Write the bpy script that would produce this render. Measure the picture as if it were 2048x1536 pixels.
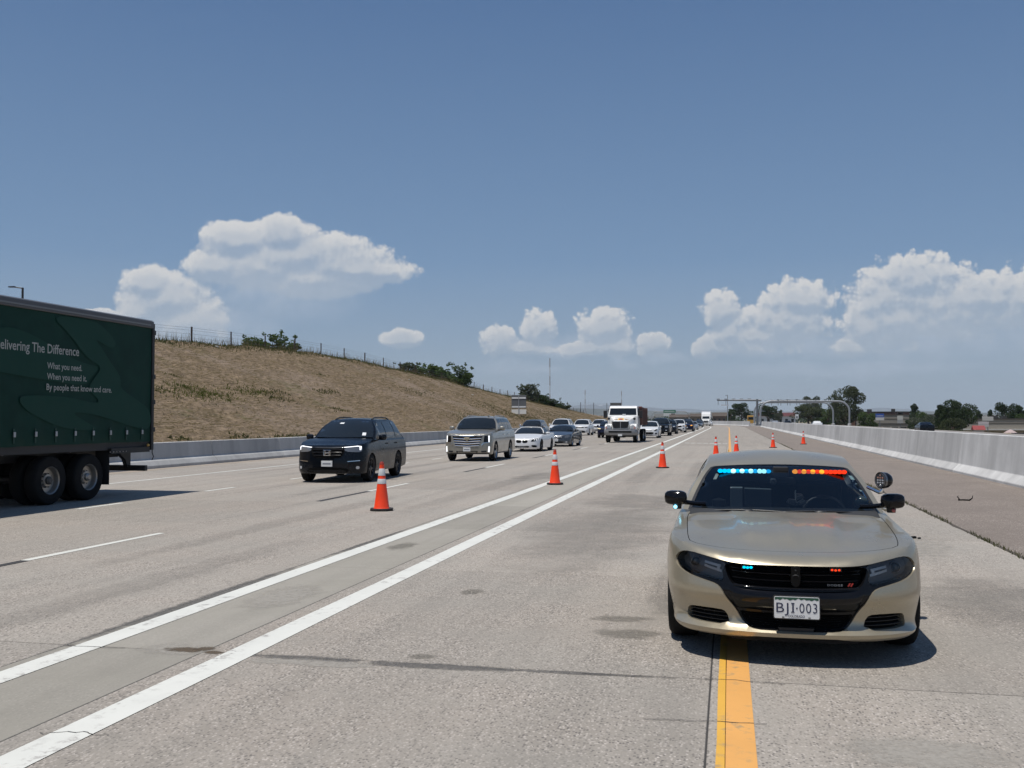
import bpy, bmesh, math, random
import numpy as np
from mathutils import Vector, Matrix, geometry, noise as mnoise

for o in list(bpy.data.objects):
    bpy.data.objects.remove(o)
S = bpy.context.scene
COL = S.collection
rnd = random.Random(7)

# ------------------------------------------------------------------ camera
cam_d = bpy.data.cameras.new('camera')
cam_d.sensor_width = 36.0
cam_d.lens = 36.0 * 2000 / 2048
cam_d.clip_start = 0.1
cam_d.clip_end = 60000
cam = bpy.data.objects.new('camera', cam_d)
COL.objects.link(cam)
cam.location = (0, 0, 1.74)
cam.rotation_euler = (math.pi / 2 + math.atan2(71, 2000), 0, math.atan2(433, 2000))
S.camera = cam

# ------------------------------------------------------------------ sun + exposure
SUN_DIR = Vector((-0.20, -0.20, 1.0)).normalized()      # towards the sun: high, left and a little behind the camera
SUN_EL = math.asin(SUN_DIR.z)
SUN_AZ = math.atan2(SUN_DIR.x, SUN_DIR.y)
sun_d = bpy.data.lights.new('sun', 'SUN')
sun_d.energy = 4.2
sun_d.angle = math.radians(0.53)
sun_d.color = (1.0, 0.955, 0.89)
sun = bpy.data.objects.new('sun', sun_d)
COL.objects.link(sun)
sun.rotation_euler = SUN_DIR.to_track_quat('Z', 'Y').to_euler()
S.view_settings.view_transform = 'Standard'
S.view_settings.look = 'None'
S.view_settings.exposure = 0.0
S.view_settings.gamma = 1.0
S.view_settings.use_curve_mapping = False
S.cycles.max_bounces = 8
S.cycles.transparent_max_bounces = 12
S.cycles.use_denoising = True
S.cycles.sample_clamp_indirect = 6.0
S.cycles.volume_bounces = 0


# ------------------------------------------------------------------ node helper
class NT:
    def __init__(self, tree):
        self.t = tree

    def n(self, typ, ins=None, **props):
        nd = self.t.nodes.new(typ)
        for k, v in props.items():
            setattr(nd, k, v)
        for k, v in (ins or {}).items():
            s = nd.inputs[k]
            if isinstance(v, bpy.types.NodeSocket):
                self.t.links.new(v, s)
            elif v is not None:
                s.default_value = v
        return nd

    def m(self, op, a, b=None, c=None, clamp=False):
        nd = self.t.nodes.new('ShaderNodeMath')
        nd.operation = op
        nd.use_clamp = clamp
        for i, v in enumerate((a, b, c)):
            if v is None:
                continue
            if isinstance(v, bpy.types.NodeSocket):
                self.t.links.new(v, nd.inputs[i])
            else:
                nd.inputs[i].default_value = v
        return nd.outputs[0]

    def v(self, op, a, b=None, scale=None):
        nd = self.t.nodes.new('ShaderNodeVectorMath')
        nd.operation = op
        for i, x in enumerate((a, b)):
            if x is None:
                continue
            if isinstance(x, bpy.types.NodeSocket):
                self.t.links.new(x, nd.inputs[i])
            else:
                nd.inputs[i].default_value = x
        if scale is not None:
            if isinstance(scale, bpy.types.NodeSocket):
                self.t.links.new(scale, nd.inputs['Scale'])
            else:
                nd.inputs['Scale'].default_value = scale
        return nd.outputs['Value'] if op in ('LENGTH', 'DOT_PRODUCT', 'DISTANCE') else nd.outputs[0]

    def mix(self, f, a, b, blend='MIX'):
        nd = self.t.nodes.new('ShaderNodeMix')
        nd.data_type = 'RGBA'
        nd.blend_type = blend
        nd.clamp_factor = True
        for s, x in ((nd.inputs[0], f), (nd.inputs[6], a), (nd.inputs[7], b)):
            if isinstance(x, bpy.types.NodeSocket):
                self.t.links.new(x, s)
            elif isinstance(x, (int, float)):
                s.default_value = x
            else:
                s.default_value = (*x, 1) if len(x) == 3 else x
        return nd.outputs[2]

    def noise(self, vec, scale, detail=4, rough=0.55, dist=0.0, col=False):
        nd = self.n('ShaderNodeTexNoise', {'Vector': vec, 'Scale': scale, 'Detail': detail, 'Roughness': rough, 'Distortion': dist})
        return nd.outputs['Color' if col else 'Fac']

    def ramp(self, x, a, b, lo=0.0, hi=1.0, smooth=True):
        nd = self.n('ShaderNodeMapRange', {'Value': x, 'From Min': a, 'From Max': b, 'To Min': lo, 'To Max': hi})
        nd.interpolation_type = 'SMOOTHSTEP' if smooth else 'LINEAR'
        return nd.outputs[0]


# ------------------------------------------------------------------ world: hazy summer sky with far cumulus
world = bpy.data.worlds.new('World')
S.world = world
world.use_nodes = True
wt = world.node_tree
wt.nodes.clear()
W = NT(wt)
SKY_STRENGTH = 0.068
HAZE_LOW = (4.9, 6.1, 7.4)
HAZE_MID = (2.65, 4.5, 7.3)
HAZE_TOP = (1.05, 2.35, 5.1)
HAZE_DENSITY = 7e-5
VEIL_COL = (6.0, 7.1, 8.6)
CLOUD_SHADE = (6.4, 7.2, 8.2)
CLOUD_LIT = (10.0, 10.0, 10.0)
sky = W.n('ShaderNodeTexSky', sky_type='NISHITA', sun_disc=False, sun_elevation=SUN_EL, sun_rotation=SUN_AZ,
          altitude=1700, air_density=1.0, dust_density=1.4, ozone_density=1.5)
tc = W.n('ShaderNodeTexCoord')
dirv = tc.outputs['Generated']
sep = W.n('ShaderNodeSeparateXYZ', {0: dirv})
az = W.m('MULTIPLY', W.m('ARCTAN2', sep.outputs[0], sep.outputs[1]), 57.29578)
el = W.m('MULTIPLY', W.m('ARCSINE', sep.outputs[2]), 57.29578)
P0 = W.n('ShaderNodeCombineXYZ', {0: az, 1: el, 2: 0.0}).outputs[0]
# centre azimuth, centre elevation, half width, half height (degrees)
CLOUDS = [(-24.4, 9.3, 4.3, 1.25), (-25.2, 10.5, 1.5, 0.9), (-27.7, 10.1, 1.6, 0.85), (-21.2, 8.75, 2.8, 0.72), (-28.8, 8.7, 1.4, 0.7), (-26.4, 8.7, 2.6, 1.1), (-23.5, 8.2, 3.2, 0.9),
          (-31.4, 6.8, 2.0, 1.3), (-32.2, 7.6, 1.2, 0.8), (-30.2, 5.6, 1.7, 1.4), (-32.9, 6.0, 0.9, 0.7), (-34.4, 5.75, 1.3, 0.3),
          (-18.6, 4.9, 1.1, 0.5), (-12.9, 4.75, 1.1, 0.75), (-10.7, 5.4, 0.95, 1.1), (-11.5, 4.4, 1.9, 0.4), (-7.0, 5.5, 1.4, 1.1), (-8.2, 4.35, 1.8, 0.45), (-4.2, 4.6, 0.85, 0.7), (-6.3, 4.5, 1.1, 0.55),
          (-0.4, 6.35, 1.0, 1.0), (3.7, 6.8, 1.8, 1.1), (3.0, 5.6, 2.4, 1.3), (-1.2, 4.3, 0.7, 0.65), (0.2, 5.1, 1.2, 1.1), (1.4, 4.4, 0.7, 0.5), (1.6, 5.0, 1.2, 0.6),
          (9.8, 7.6, 2.3, 1.2), (8.2, 6.7, 1.5, 1.2), (7.3, 5.3, 1.0, 1.1), (6.5, 4.1, 0.9, 0.45), (12.9, 6.5, 3.0, 1.2), (15.5, 6.4, 3.1, 1.3), (10.6, 6.4, 2.4, 1.4),
          (19.4, 6.8, 4.3, 2.0), (23.4, 5.1, 4.6, 1.4), (-62.0, 5.9, 4.6, 1.7), (-68.0, 6.5, 5.1, 2.3),
          (8.7, 5.6, 1.8, 1.3), (11.6, 5.7, 2.8, 1.1), (-22.5, 8.9, 3.0, 1.0)]
CLOUDS = [(a, e - 0.28, ra, re) for (a, e, ra, re) in CLOUDS]
VEILS = [(-25.33, 7.21, 4.86, 2.0), (-12.62, 3.06, 1.89, 0.57), (-10.32, 2.98, 1.26, 0.29), (10.27, 4.21, 5.43, 1.71), (3.88, 4.1, 4.57, 0.97), (-3.5, 3.37, 1.71, 0.29), (-6.04, 3.1, 1.14, 0.34), (6.48, 2.69, 8.57, 0.51), (-8.6, 4.26, 4.29, 0.74), (-29.06, 5.18, 4.0, 1.43), (17.22, 3.97, 5.71, 2.0)]


def blob_field(p, blobs):
    acc = None
    for (a, e, ra, re) in blobs:
        q = W.v('MULTIPLY', W.v('SUBTRACT', p, (a, e, 0)), (1 / ra, 1 / re, 0))
        d = W.v('LENGTH', q)
        if acc is None:
            acc = d
        else:
            nd = wt.nodes.new('ShaderNodeMath')
            nd.operation = 'SMOOTH_MIN'
            wt.links.new(acc, nd.inputs[0]); wt.links.new(d, nd.inputs[1]); nd.inputs[2].default_value = 0.18
            acc = nd.outputs[0]
    return acc


def cloud_depth(p, off, blobs, grow, puff):
    """how far inside a cloud the direction lies (0 at the edge): ellipses broken up into billows"""
    p2 = W.v('ADD', p, off) if off else p
    w1 = W.v('SUBTRACT', W.noise(p2, 0.55, 2, 0.55, col=True), (0.5, 0.5, 0.5))
    pw = W.v('ADD', p2, W.v('MULTIPLY', w1, (0.75, 0.6, 0)))
    r = W.m('SUBTRACT', grow, blob_field(pw, blobs))
    vor = W.n('ShaderNodeTexVoronoi', {'Vector': pw, 'Scale': 1.35}, feature='F1', voronoi_dimensions='2D')
    r = W.m('ADD', r, W.m('MULTIPLY', W.m('SUBTRACT', 0.42, vor.outputs['Distance']), 0.50 * puff))
    vor2 = W.n('ShaderNodeTexVoronoi', {'Vector': pw, 'Scale': 4.2}, feature='F1', voronoi_dimensions='2D')
    r = W.m('ADD', r, W.m('MULTIPLY', W.m('SUBTRACT', 0.42, vor2.outputs['Distance']), 0.20 * puff))
    return W.m('ADD', r, W.m('MULTIPLY', W.m('SUBTRACT', W.noise(p2, 3.4, 4, 0.55), 0.5), 0.20))


skycol = sky.outputs[0]
# a milky summer haze sits over the physical sky, thickest near the horizon
hz_col = W.mix(W.ramp(el, 0.0, 9.0, smooth=False), HAZE_LOW, HAZE_MID)
hz_col = W.mix(W.ramp(el, 8.0, 26.0, smooth=False), hz_col, HAZE_TOP)
skycol = W.mix(0.75, skycol, hz_col)
bg_sky = W.n('ShaderNodeBackground', {'Color': skycol, 'Strength': SKY_STRENGTH})
veil = blob_field(W.v('ADD', P0, W.v('MULTIPLY', W.v('SUBTRACT', W.noise(P0, 0.35, 3, 0.6, col=True), (0.5, 0.5, 0.5)), (3.5, 1.6, 0))), VEILS)
veil_a = W.m('MULTIPLY', W.ramp(veil, 1.2, 0.3), W.ramp(W.noise(P0, 0.8, 3, 0.6), 0.25, 0.75, 0.30, 0.8))
c1 = W.mix(veil_a, skycol, VEIL_COL)
low = W.ramp(el, 2.0, 6.5, 0.50, 0.95)
cl_dark = W.mix(0.25, CLOUD_SHADE, skycol)


def cloud_bank(blobs, grow, puff):
    depth = cloud_depth(P0, None, blobs, grow, puff)
    depth_up = cloud_depth(P0, (-0.12, 0.45, 0), blobs, grow, puff)
    alpha = W.ramp(depth, 0.0, 0.30)
    lit = W.ramp(W.m('SUBTRACT', depth, depth_up), -0.34, 0.46)
    lit = W.m('MULTIPLY', lit, W.m('SUBTRACT', 1.0, W.m('MULTIPLY', W.ramp(depth, 0.15, 1.1), 0.45)))
    col = W.mix(lit, cl_dark, CLOUD_LIT)
    a = W.m('MULTIPLY', W.m('MULTIPLY', alpha, low), W.m('ADD', 0.70, W.m('MULTIPLY', lit, 0.45)), clamp=True)
    return W.n('ShaderNodeBackground', {'Color': W.mix(a, c1, col), 'Strength': SKY_STRENGTH}).outputs[0]


def between(x, a, b):
    return W.m('MULTIPLY', W.m('GREATER_THAN', x, a), W.m('LESS_THAN', x, b))


# the cumulus stand in a low belt; each bank has its own stretch of the horizon
banks = [(-80.0, -15.4, 1.40, .55), (-15.4, -2.5, 1.27, 1.0), (-2.5, 5.75, 1.26, 1.0), (5.75, 32.0, 1.36, 1.0)]
belt = W.n('ShaderNodeBackground', {'Color': c1, 'Strength': SKY_STRENGTH}).outputs[0]
for (a0, a1, grow, puff) in banks:
    blobs = [b for b in CLOUDS if b[0] + b[2] * 1.3 + 0.5 > a0 and b[0] - b[2] * 1.3 - 0.5 < a1]
    belt = W.n('ShaderNodeMixShader', {0: between(az, a0, a1), 1: belt, 2: cloud_bank(blobs, grow, puff)}).outputs[0]
sky_sh = W.n('ShaderNodeMixShader', {0: between(el, 0.0, 14.0), 1: bg_sky.outputs[0], 2: belt})
W.n('ShaderNodeOutputWorld', {'Surface': sky_sh.outputs[0]})
world.cycles.sampling_method = 'MANUAL'
world.cycles.sample_map_resolution = 512


# ------------------------------------------------------------------ materials
MATS = {}


def principled(name, color, rough=0.5, metal=0.0, coat=0.0, spec=0.5, emit=None, estr=0.0):
    """a plain painted, rubber or metal surface with faint dirt so that it is never one flat value"""
    if name in MATS:
        return MATS[name]
    m = bpy.data.materials.new(name)
    m.use_nodes = True
    t = NT(m.node_tree)
    b = m.node_tree.nodes['Principled BSDF']
    b.inputs['Roughness'].default_value = rough
    b.inputs['Metallic'].default_value = metal
    b.inputs['Coat Weight'].default_value = coat
    b.inputs['Coat Roughness'].default_value = 0.04
    b.inputs['Specular IOR Level'].default_value = spec
    g = t.n('ShaderNodeNewGeometry')
    nz = t.noise(g.outputs['Position'], 3.1, 4, 0.6)
    f = t.ramp(nz, 0.3, 0.75, 0.0, 0.16)
    col = t.mix(f, color, tuple(min(1, c * 0.72 + 0.02) for c in color))
    m.node_tree.links.new(col, b.inputs['Base Color'])
    if emit:
        b.inputs['Emission Color'].default_value = (*emit, 1)
        b.inputs['Emission Strength'].default_value = estr
    MATS[name] = m
    return m


def paint(name, color, metal=0.0, rough=0.35, flake=0.0):
    """car paint: a pigment coat with an optional metal flake under a clear coat"""
    if name in MATS:
        return MATS[name]
    m = bpy.data.materials.new(name)
    m.use_nodes = True
    t = NT(m.node_tree)
    b = m.node_tree.nodes['Principled BSDF']
    b.inputs['Metallic'].default_value = metal
    dark = max(color) < .05
    b.inputs['Coat Weight'].default_value = 0.45 if dark else 0.9
    b.inputs['Specular IOR Level'].default_value = .05 if dark else .5
    b.inputs['Coat Roughness'].default_value = 0.05
    tcn = t.n('ShaderNodeTexCoord')
    fl = t.noise(tcn.outputs['Object'], 420.0, 1, 0.5)
    dust = t.noise(tcn.outputs['Object'], 2.3, 5, 0.62)
    col = t.mix(t.ramp(fl, 0.35, 0.7, 0.0, flake), color, tuple(min(1.0, c * 1.5 + 0.03) for c in color))
    col = t.mix(t.ramp(dust, 0.42, 0.8, 0.0, 0.14), col, tuple(c * .6 + (0.13 if max(color) > .1 else .012) for c in color))
    m.node_tree.links.new(col, b.inputs['Base Color'])
    m.node_tree.links.new(t.ramp(dust, 0.3, 0.8, rough, rough + 0.14), b.inputs['Roughness'])
    MATS[name] = m
    return m


def emission(name, color, strength):
    if name in MATS:
        return MATS[name]
    m = bpy.data.materials.new(name)
    m.use_nodes = True
    nt = m.node_tree
    nt.nodes.clear()
    e = nt.nodes.new('ShaderNodeEmission')
    e.inputs[0].default_value = (*color, 1)
    e.inputs[1].default_value = strength
    o = nt.nodes.new('ShaderNodeOutputMaterial')
    nt.links.new(e.outputs[0], o.inputs[0])
    MATS[name] = m
    return m


def clear_glass(name, tint, refl=1.0, rough=0.02):
    """thin tinted pane: tinted see-through with a Fresnel reflection"""
    if name in MATS:
        return MATS[name]
    m = bpy.data.materials.new(name)
    m.use_nodes = True
    nt = m.node_tree
    nt.nodes.clear()
    t = NT(nt)
    tr = t.n('ShaderNodeBsdfTransparent', {'Color': (*tint, 1)})
    gl = t.n('ShaderNodeBsdfGlossy', {'Color': (refl, refl, refl, 1), 'Roughness': rough})
    fr = t.n('ShaderNodeFresnel', {'IOR': 1.5})
    mx = t.n('ShaderNodeMixShader', {0: fr.outputs[0], 1: tr.outputs[0], 2: gl.outputs[0]})
    t.n('ShaderNodeOutputMaterial', {0: mx.outputs[0]})
    MATS[name] = m
    return m


def dark_glass(name='dark_car_glass', color=(0.012, 0.016, 0.02)):
    return principled(name, color, 0.04, 0.0, 0.0, 0.5)


M_RUBBER = principled('tyre_rubber', (0.011, 0.011, 0.011), 0.85, spec=.2)
M_BLACK = principled('black_plastic', (0.014, 0.014, 0.015), 0.5)
M_GLOSS = principled('gloss_black_trim', (0.005, 0.005, 0.006), 0.09, spec=0.32)
M_VOID = principled('dark_recess', (0.006, 0.006, 0.006), 0.9, spec=0.1)
M_CHROME = principled('chrome_trim', (0.78, 0.79, 0.8), 0.12, 1.0)
M_ALLOY = principled('alloy_wheel', (0.42, 0.43, 0.44), 0.3, 1.0)
M_DALLOY = principled('dark_alloy_wheel', (0.045, 0.045, 0.05), 0.32, 0.6)
M_GLASS = dark_glass()
M_STEEL = principled('galvanised_steel', (0.42, 0.43, 0.44), 0.5, 0.7)
M_LAMPW = principled('headlamp_lens', (0.62, 0.64, 0.66), 0.12, 0.3)
M_LAMPON = principled('running_light', (0.9, 0.9, 0.9), 0.2, emit=(0.95, 0.97, 1.0), estr=1.0)
M_WHITEPL = principled('plate_white', (0.78, 0.79, 0.78), 0.4)


# ------------------------------------------------------------------ mesh helpers
class MB:
    """collects shapes and links them as one mesh object"""

    def __init__(self):
        self.v = []
        self.f = []

    def add(self, vs, fs):
        b = len(self.v)
        self.v += [tuple(p) for p in vs]
        self.f += [tuple(i + b for i in q) for q in fs]
        return self

    def box(self, c, s, rot=None, taper=None):
        hx, hy, hz = s[0] / 2, s[1] / 2, s[2] / 2
        vs = []
        for z in (-1, 1):
            k = (taper if (taper and z > 0) else (1, 1))
            for (x, y) in ((-1, -1), (1, -1), (1, 1), (-1, 1)):
                p = Vector((x * hx * k[0], y * hy * k[1], z * hz))
                if rot is not None:
                    p = rot @ p
                vs.append(p + Vector(c))
        return self.add(vs, [(3, 2, 1, 0), (4, 5, 6, 7), (0, 1, 5, 4), (1, 2, 6, 5), (2, 3, 7, 6), (3, 0, 4, 7)])

    def bx(self, x0, x1, y0, y1, z0, z1):
        return self.box(((x0 + x1) / 2, (y0 + y1) / 2, (z0 + z1) / 2), (abs(x1 - x0), abs(y1 - y0), abs(z1 - z0)))

    def tube(self, pts, r, n=8, caps=True):
        pts = [Vector(p) for p in pts]
        rs = r if isinstance(r, (list, tuple)) else [r] * len(pts)
        rings = []
        up = None
        for i, p in enumerate(pts):
            d = (pts[min(i + 1, len(pts) - 1)] - pts[max(i - 1, 0)]).normalized()
            if up is None:
                up = d.orthogonal().normalized()
            up = (up - d * up.dot(d)).normalized()
            s = d.cross(up)
            rings.append([p + (up * math.cos(k * math.tau / n) + s * math.sin(k * math.tau / n)) * rs[i] for k in range(n)])
        vs = [q for rg in rings for q in rg]
        fs = []
        for i in range(len(pts) - 1):
            for k in range(n):
                a, b = i * n + k, i * n + (k + 1) % n
                fs.append((a, b, b + n, a + n))
        if caps:
            fs.append(tuple(range(n - 1, -1, -1)))
            fs.append(tuple(range((len(pts) - 1) * n, len(pts) * n)))
        return self.add(vs, fs)

    def lathe(self, prof, n=24, axis='x', c=(0, 0, 0), close=False):
        """prof: list of (radius, along)"""
        vs = []
        for (r, a) in prof:
            for k in range(n):
                t = k * math.tau / n
                u, w = r * math.cos(t), r * math.sin(t)
                p = {'x': (a, u, w), 'y': (w, a, u), 'z': (u, w, a)}[axis]
                vs.append((p[0] + c[0], p[1] + c[1], p[2] + c[2]))
        fs = []
        m = len(prof)
        for i in range(m - (0 if close else 1)):
            j = (i + 1) % m
            for k in range(n):
                k2 = (k + 1) % n
                fs.append((i * n + k, i * n + k2, j * n + k2, j * n + k))
        return self.add(vs, fs)

    def prism(self, poly, a0, a1, axis='y'):
        """poly in the plane normal to the axis, pushed from a0 to a1; 'y': (x,z)  'x': (y,z)  'z': (x,y)"""
        def P(p, a):
            return {'y': (p[0], a, p[1]), 'x': (a, p[0], p[1]), 'z': (p[0], p[1], a)}[axis]
        n = len(poly)
        vs = [P(p, a0) for p in poly] + [P(p, a1) for p in poly]
        tris = geometry.tessellate_polygon([[Vector((p[0], p[1], 0)) for p in poly]])
        fs = [tuple(t) for t in tris] + [tuple(i + n for i in reversed(t)) for t in tris]
        fs += [(i, (i + 1) % n, n + (i + 1) % n, n + i) for i in range(n)]
        return self.add(vs, fs)

    def sphere(self, c, r, nu=16, nv=10, squash=(1, 1, 1)):
        vs = [(c[0], c[1], c[2] - r * squash[2])]
        for j in range(1, nv):
            ph = -math.pi / 2 + math.pi * j / nv
            for i in range(nu):
                th = math.tau * i / nu
                vs.append((c[0] + r * squash[0] * math.cos(ph) * math.cos(th), c[1] + r * squash[1] * math.cos(ph) * math.sin(th), c[2] + r * squash[2] * math.sin(ph)))
        vs.append((c[0], c[1], c[2] + r * squash[2]))
        fs = [(0, 1 + (i + 1) % nu, 1 + i) for i in range(nu)]
        for j in range(nv - 2):
            for i in range(nu):
                a, b = 1 + j * nu + i, 1 + j * nu + (i + 1) % nu
                fs.append((a, b, b + nu, a + nu))
        L = len(vs) - 1
        fs += [(L, 1 + (nv - 2) * nu + i, 1 + (nv - 2) * nu + (i + 1) % nu) for i in range(nu)]
        return self.add(vs, fs)

    def build(self, name, mat, parent=None, smooth=False, angle=40, bevel=0.0, segs=2, loc=None, weld=False, fixn=True):
        me = bpy.data.meshes.new(name)
        me.from_pydata(self.v, [], self.f)
        if weld or fixn:
            bm = bmesh.new()
            bm.from_mesh(me)
            if weld:
                bmesh.ops.remove_doubles(bm, verts=bm.verts, dist=2e-4)
            if fixn:
                bmesh.ops.recalc_face_normals(bm, faces=bm.faces)
            bm.to_mesh(me)
            bm.free()
        return link(name, me, mat, parent, smooth, angle, bevel, segs, loc)


def link(name, me, mat, parent=None, smooth=False, angle=40, bevel=0.0, segs=2, loc=None):
    if mat is not None and not me.materials:
        me.materials.append(mat)
    if smooth:
        me.polygons.foreach_set('use_smooth', [True] * len(me.polygons))
        if angle < 180:
            me.set_sharp_from_angle(angle=math.radians(angle))
    o = bpy.data.objects.new(name, me)
    COL.objects.link(o)
    if parent is not None:
        o.parent = parent
    if loc is not None:
        o.location = loc
    if bevel > 0:
        b = o.modifiers.new('bevel', 'BEVEL')
        b.width = bevel
        b.segments = segs
        b.limit_method = 'ANGLE'
        b.angle_limit = math.radians(35)
        b.harden_normals = False
    return o


def empty(name, loc=(0, 0, 0), rz=0.0):
    o = bpy.data.objects.new(name, None)
    o.empty_display_size = 0.3
    COL.objects.link(o)
    o.location = loc
    o.rotation_euler = (0, 0, rz)
    return o


def tag(o, label, cat, group=None):
    o['label'] = label
    o['category'] = cat
    if group:
        o['group'] = group
    return o


def struct(o):
    o['kind'] = 'structure'
    return o


def stuff(o, label=None, cat=None):
    o['kind'] = 'stuff'
    if label:
        o['label'] = label
    if cat:
        o['category'] = cat
    return o


def copy_tree(o, parent=None):
    c = o.copy()
    COL.objects.link(c)
    if parent is not None:
        c.parent = parent
        c.matrix_parent_inverse = o.matrix_parent_inverse
    for ch in list(o.children):
        copy_tree(ch, c)
    return c


def text_mesh(body, size, extrude=0.0, bold=0.0, spacing=1.0, align='LEFT'):
    cu = bpy.data.curves.new('lettering', 'FONT')
    cu.body = body
    cu.size = size
    cu.extrude = extrude
    cu.offset = bold
    cu.space_character = spacing
    cu.align_x = align
    cu.resolution_u = 3
    ob = bpy.data.objects.new('lettering', cu)
    COL.objects.link(ob)
    dg = bpy.context.evaluated_depsgraph_get()
    me = bpy.data.meshes.new_from_object(ob.evaluated_get(dg))
    bpy.data.objects.remove(ob)
    bpy.data.curves.remove(cu)
    return me


def chaikin(poly, n=2, closed=True):
    for _ in range(n):
        q = []
        L = len(poly)
        for i in range(L if closed else L - 1):
            a, b = poly[i], poly[(i + 1) % L]
            q.append((0.75 * a[0] + 0.25 * b[0], 0.75 * a[1] + 0.25 * b[1]))
            q.append((0.25 * a[0] + 0.75 * b[0], 0.25 * a[1] + 0.75 * b[1]))
        if not closed:
            q = [poly[0]] + q + [poly[-1]]
        poly = q
    return poly


def mirror_poly(half):
    """half outline with x>=0 from top centre to bottom centre -> closed symmetric outline"""
    left = [(-x, z) for (x, z) in reversed(half) if x > 1e-6]
    return list(half) + left


def resample(poly, step, closed=True):
    out = []
    L = len(poly)
    for i in range(L if closed else L - 1):
        a, b = poly[i], poly[(i + 1) % L]
        d = math.hypot(b[0] - a[0], b[1] - a[1])
        k = max(1, int(math.ceil(d / step)))
        for j in range(k):
            out.append((a[0] + (b[0] - a[0]) * j / k, a[1] + (b[1] - a[1]) * j / k))
    if not closed:
        out.append(poly[-1])
    return out


def inside_mask(poly, px, py):
    p = np.asarray(poly)
    x0, y0 = p[:, 0], p[:, 1]
    x1, y1 = np.roll(x0, -1), np.roll(y0, -1)
    res = np.zeros(len(px), bool)
    for a, b, c, d in zip(x0, y0, x1, y1):
        if b == d:
            continue
        cond = (b > py) != (d > py)
        res ^= cond & (px < (c - a) * (py - b) / (d - b) + a)
    return res


def patch(outline, holes, step, fn, grid=None):
    """fill a flat outline (minus holes) with small triangles and lift them with fn(u, v) -> (x, y, z)"""
    loops = [resample(outline, step)] + [resample(h, step) for h in holes]
    pts, edges = [], []
    for lp in loops:
        b = len(pts)
        pts += lp
        edges += [(b + i, b + (i + 1) % len(lp)) for i in range(len(lp))]
    o = np.asarray(loops[0])
    gx, gy = grid or (step, step)
    us = np.arange(o[:, 0].min() + gx * 0.5, o[:, 0].max(), gx)
    vs = np.arange(o[:, 1].min() + gy * 0.5, o[:, 1].max(), gy)
    if len(us) and len(vs):
        U, V = np.meshgrid(us, vs)
        V = V + (np.arange(U.shape[1]) % 2) * 0.0
        U, V = U.ravel(), V.ravel()
        ok = inside_mask(loops[0], U, V)
        for h in loops[1:]:
            ok &= ~inside_mask(h, U, V)
        bp = np.asarray(pts)
        U, V = U[ok], V[ok]
        if len(U):
            dmin = np.full(len(U), 9e9)
            for q in bp:
                dmin = np.minimum(dmin, ((U - q[0]) / gx) ** 2 + ((V - q[1]) / gy) ** 2)
            keep = dmin > 0.3
            pts = pts + list(zip(U[keep].tolist(), V[keep].tolist()))
    res = geometry.delaunay_2d_cdt([Vector(p) for p in pts], edges, [], 0, 1e-6)
    vv, tris = res[0], res[2]
    C = np.array([[(vv[t[0]][k] + vv[t[1]][k] + vv[t[2]][k]) / 3 for k in (0, 1)] for t in tris if len(t) == 3])
    ok = inside_mask(loops[0], C[:, 0], C[:, 1])
    for h in loops[1:]:
        ok &= ~inside_mask(h, C[:, 0], C[:, 1])
    fs = [tuple(t) for t, k in zip([t for t in tris if len(t) == 3], ok) if k]
    return [fn(p[0], p[1]) for p in vv], fs


def rounded_rect(x0, x1, z0, z1, r, n=4):
    pts = []
    for (cx, cz, a0) in ((x1 - r, z1 - r, 0), (x0 + r, z1 - r, 90), (x0 + r, z0 + r, 180), (x1 - r, z0 + r, 270)):
        for k in range(n + 1):
            a = math.radians(a0 + 90 * k / n)
            pts.append((cx + r * math.cos(a), cz + r * math.sin(a)))
    return pts


def curve1(pts):
    """smooth monotone interpolation through (t, value) points"""
    ts = np.array([p[0] for p in pts], float)
    ys = np.array([p[1] for p in pts], float)
    h = np.diff(ts)
    d = np.diff(ys) / h
    m = np.zeros(len(ts))
    m[0], m[-1] = d[0], d[-1]
    for i in range(1, len(ts) - 1):
        if d[i - 1] * d[i] > 0:
            w1, w2 = 2 * h[i] + h[i - 1], h[i] + 2 * h[i - 1]
            m[i] = (w1 + w2) / (w1 / d[i - 1] + w2 / d[i])
    tl, yl, ml = ts.tolist(), ys.tolist(), m.tolist()

    def f(t):
        if t <= tl[0]:
            return yl[0]
        if t >= tl[-1]:
            return yl[-1]
        lo, hi = 0, len(tl) - 1
        while hi - lo > 1:
            md = (lo + hi) // 2
            if tl[md] <= t:
                lo = md
            else:
                hi = md
        hh = tl[hi] - tl[lo]
        s = (t - tl[lo]) / hh
        return (yl[lo] * (1 + 2 * s) * (1 - s) ** 2 + hh * ml[lo] * s * (1 - s) ** 2 + yl[hi] * s * s * (3 - 2 * s) + hh * ml[hi] * s * s * (s - 1))
    return f


def smooth01(a, b, x):
    t = max(0.0, min(1.0, (x - a) / (b - a)))
    return t * t * (3 - 2 * t)


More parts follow.
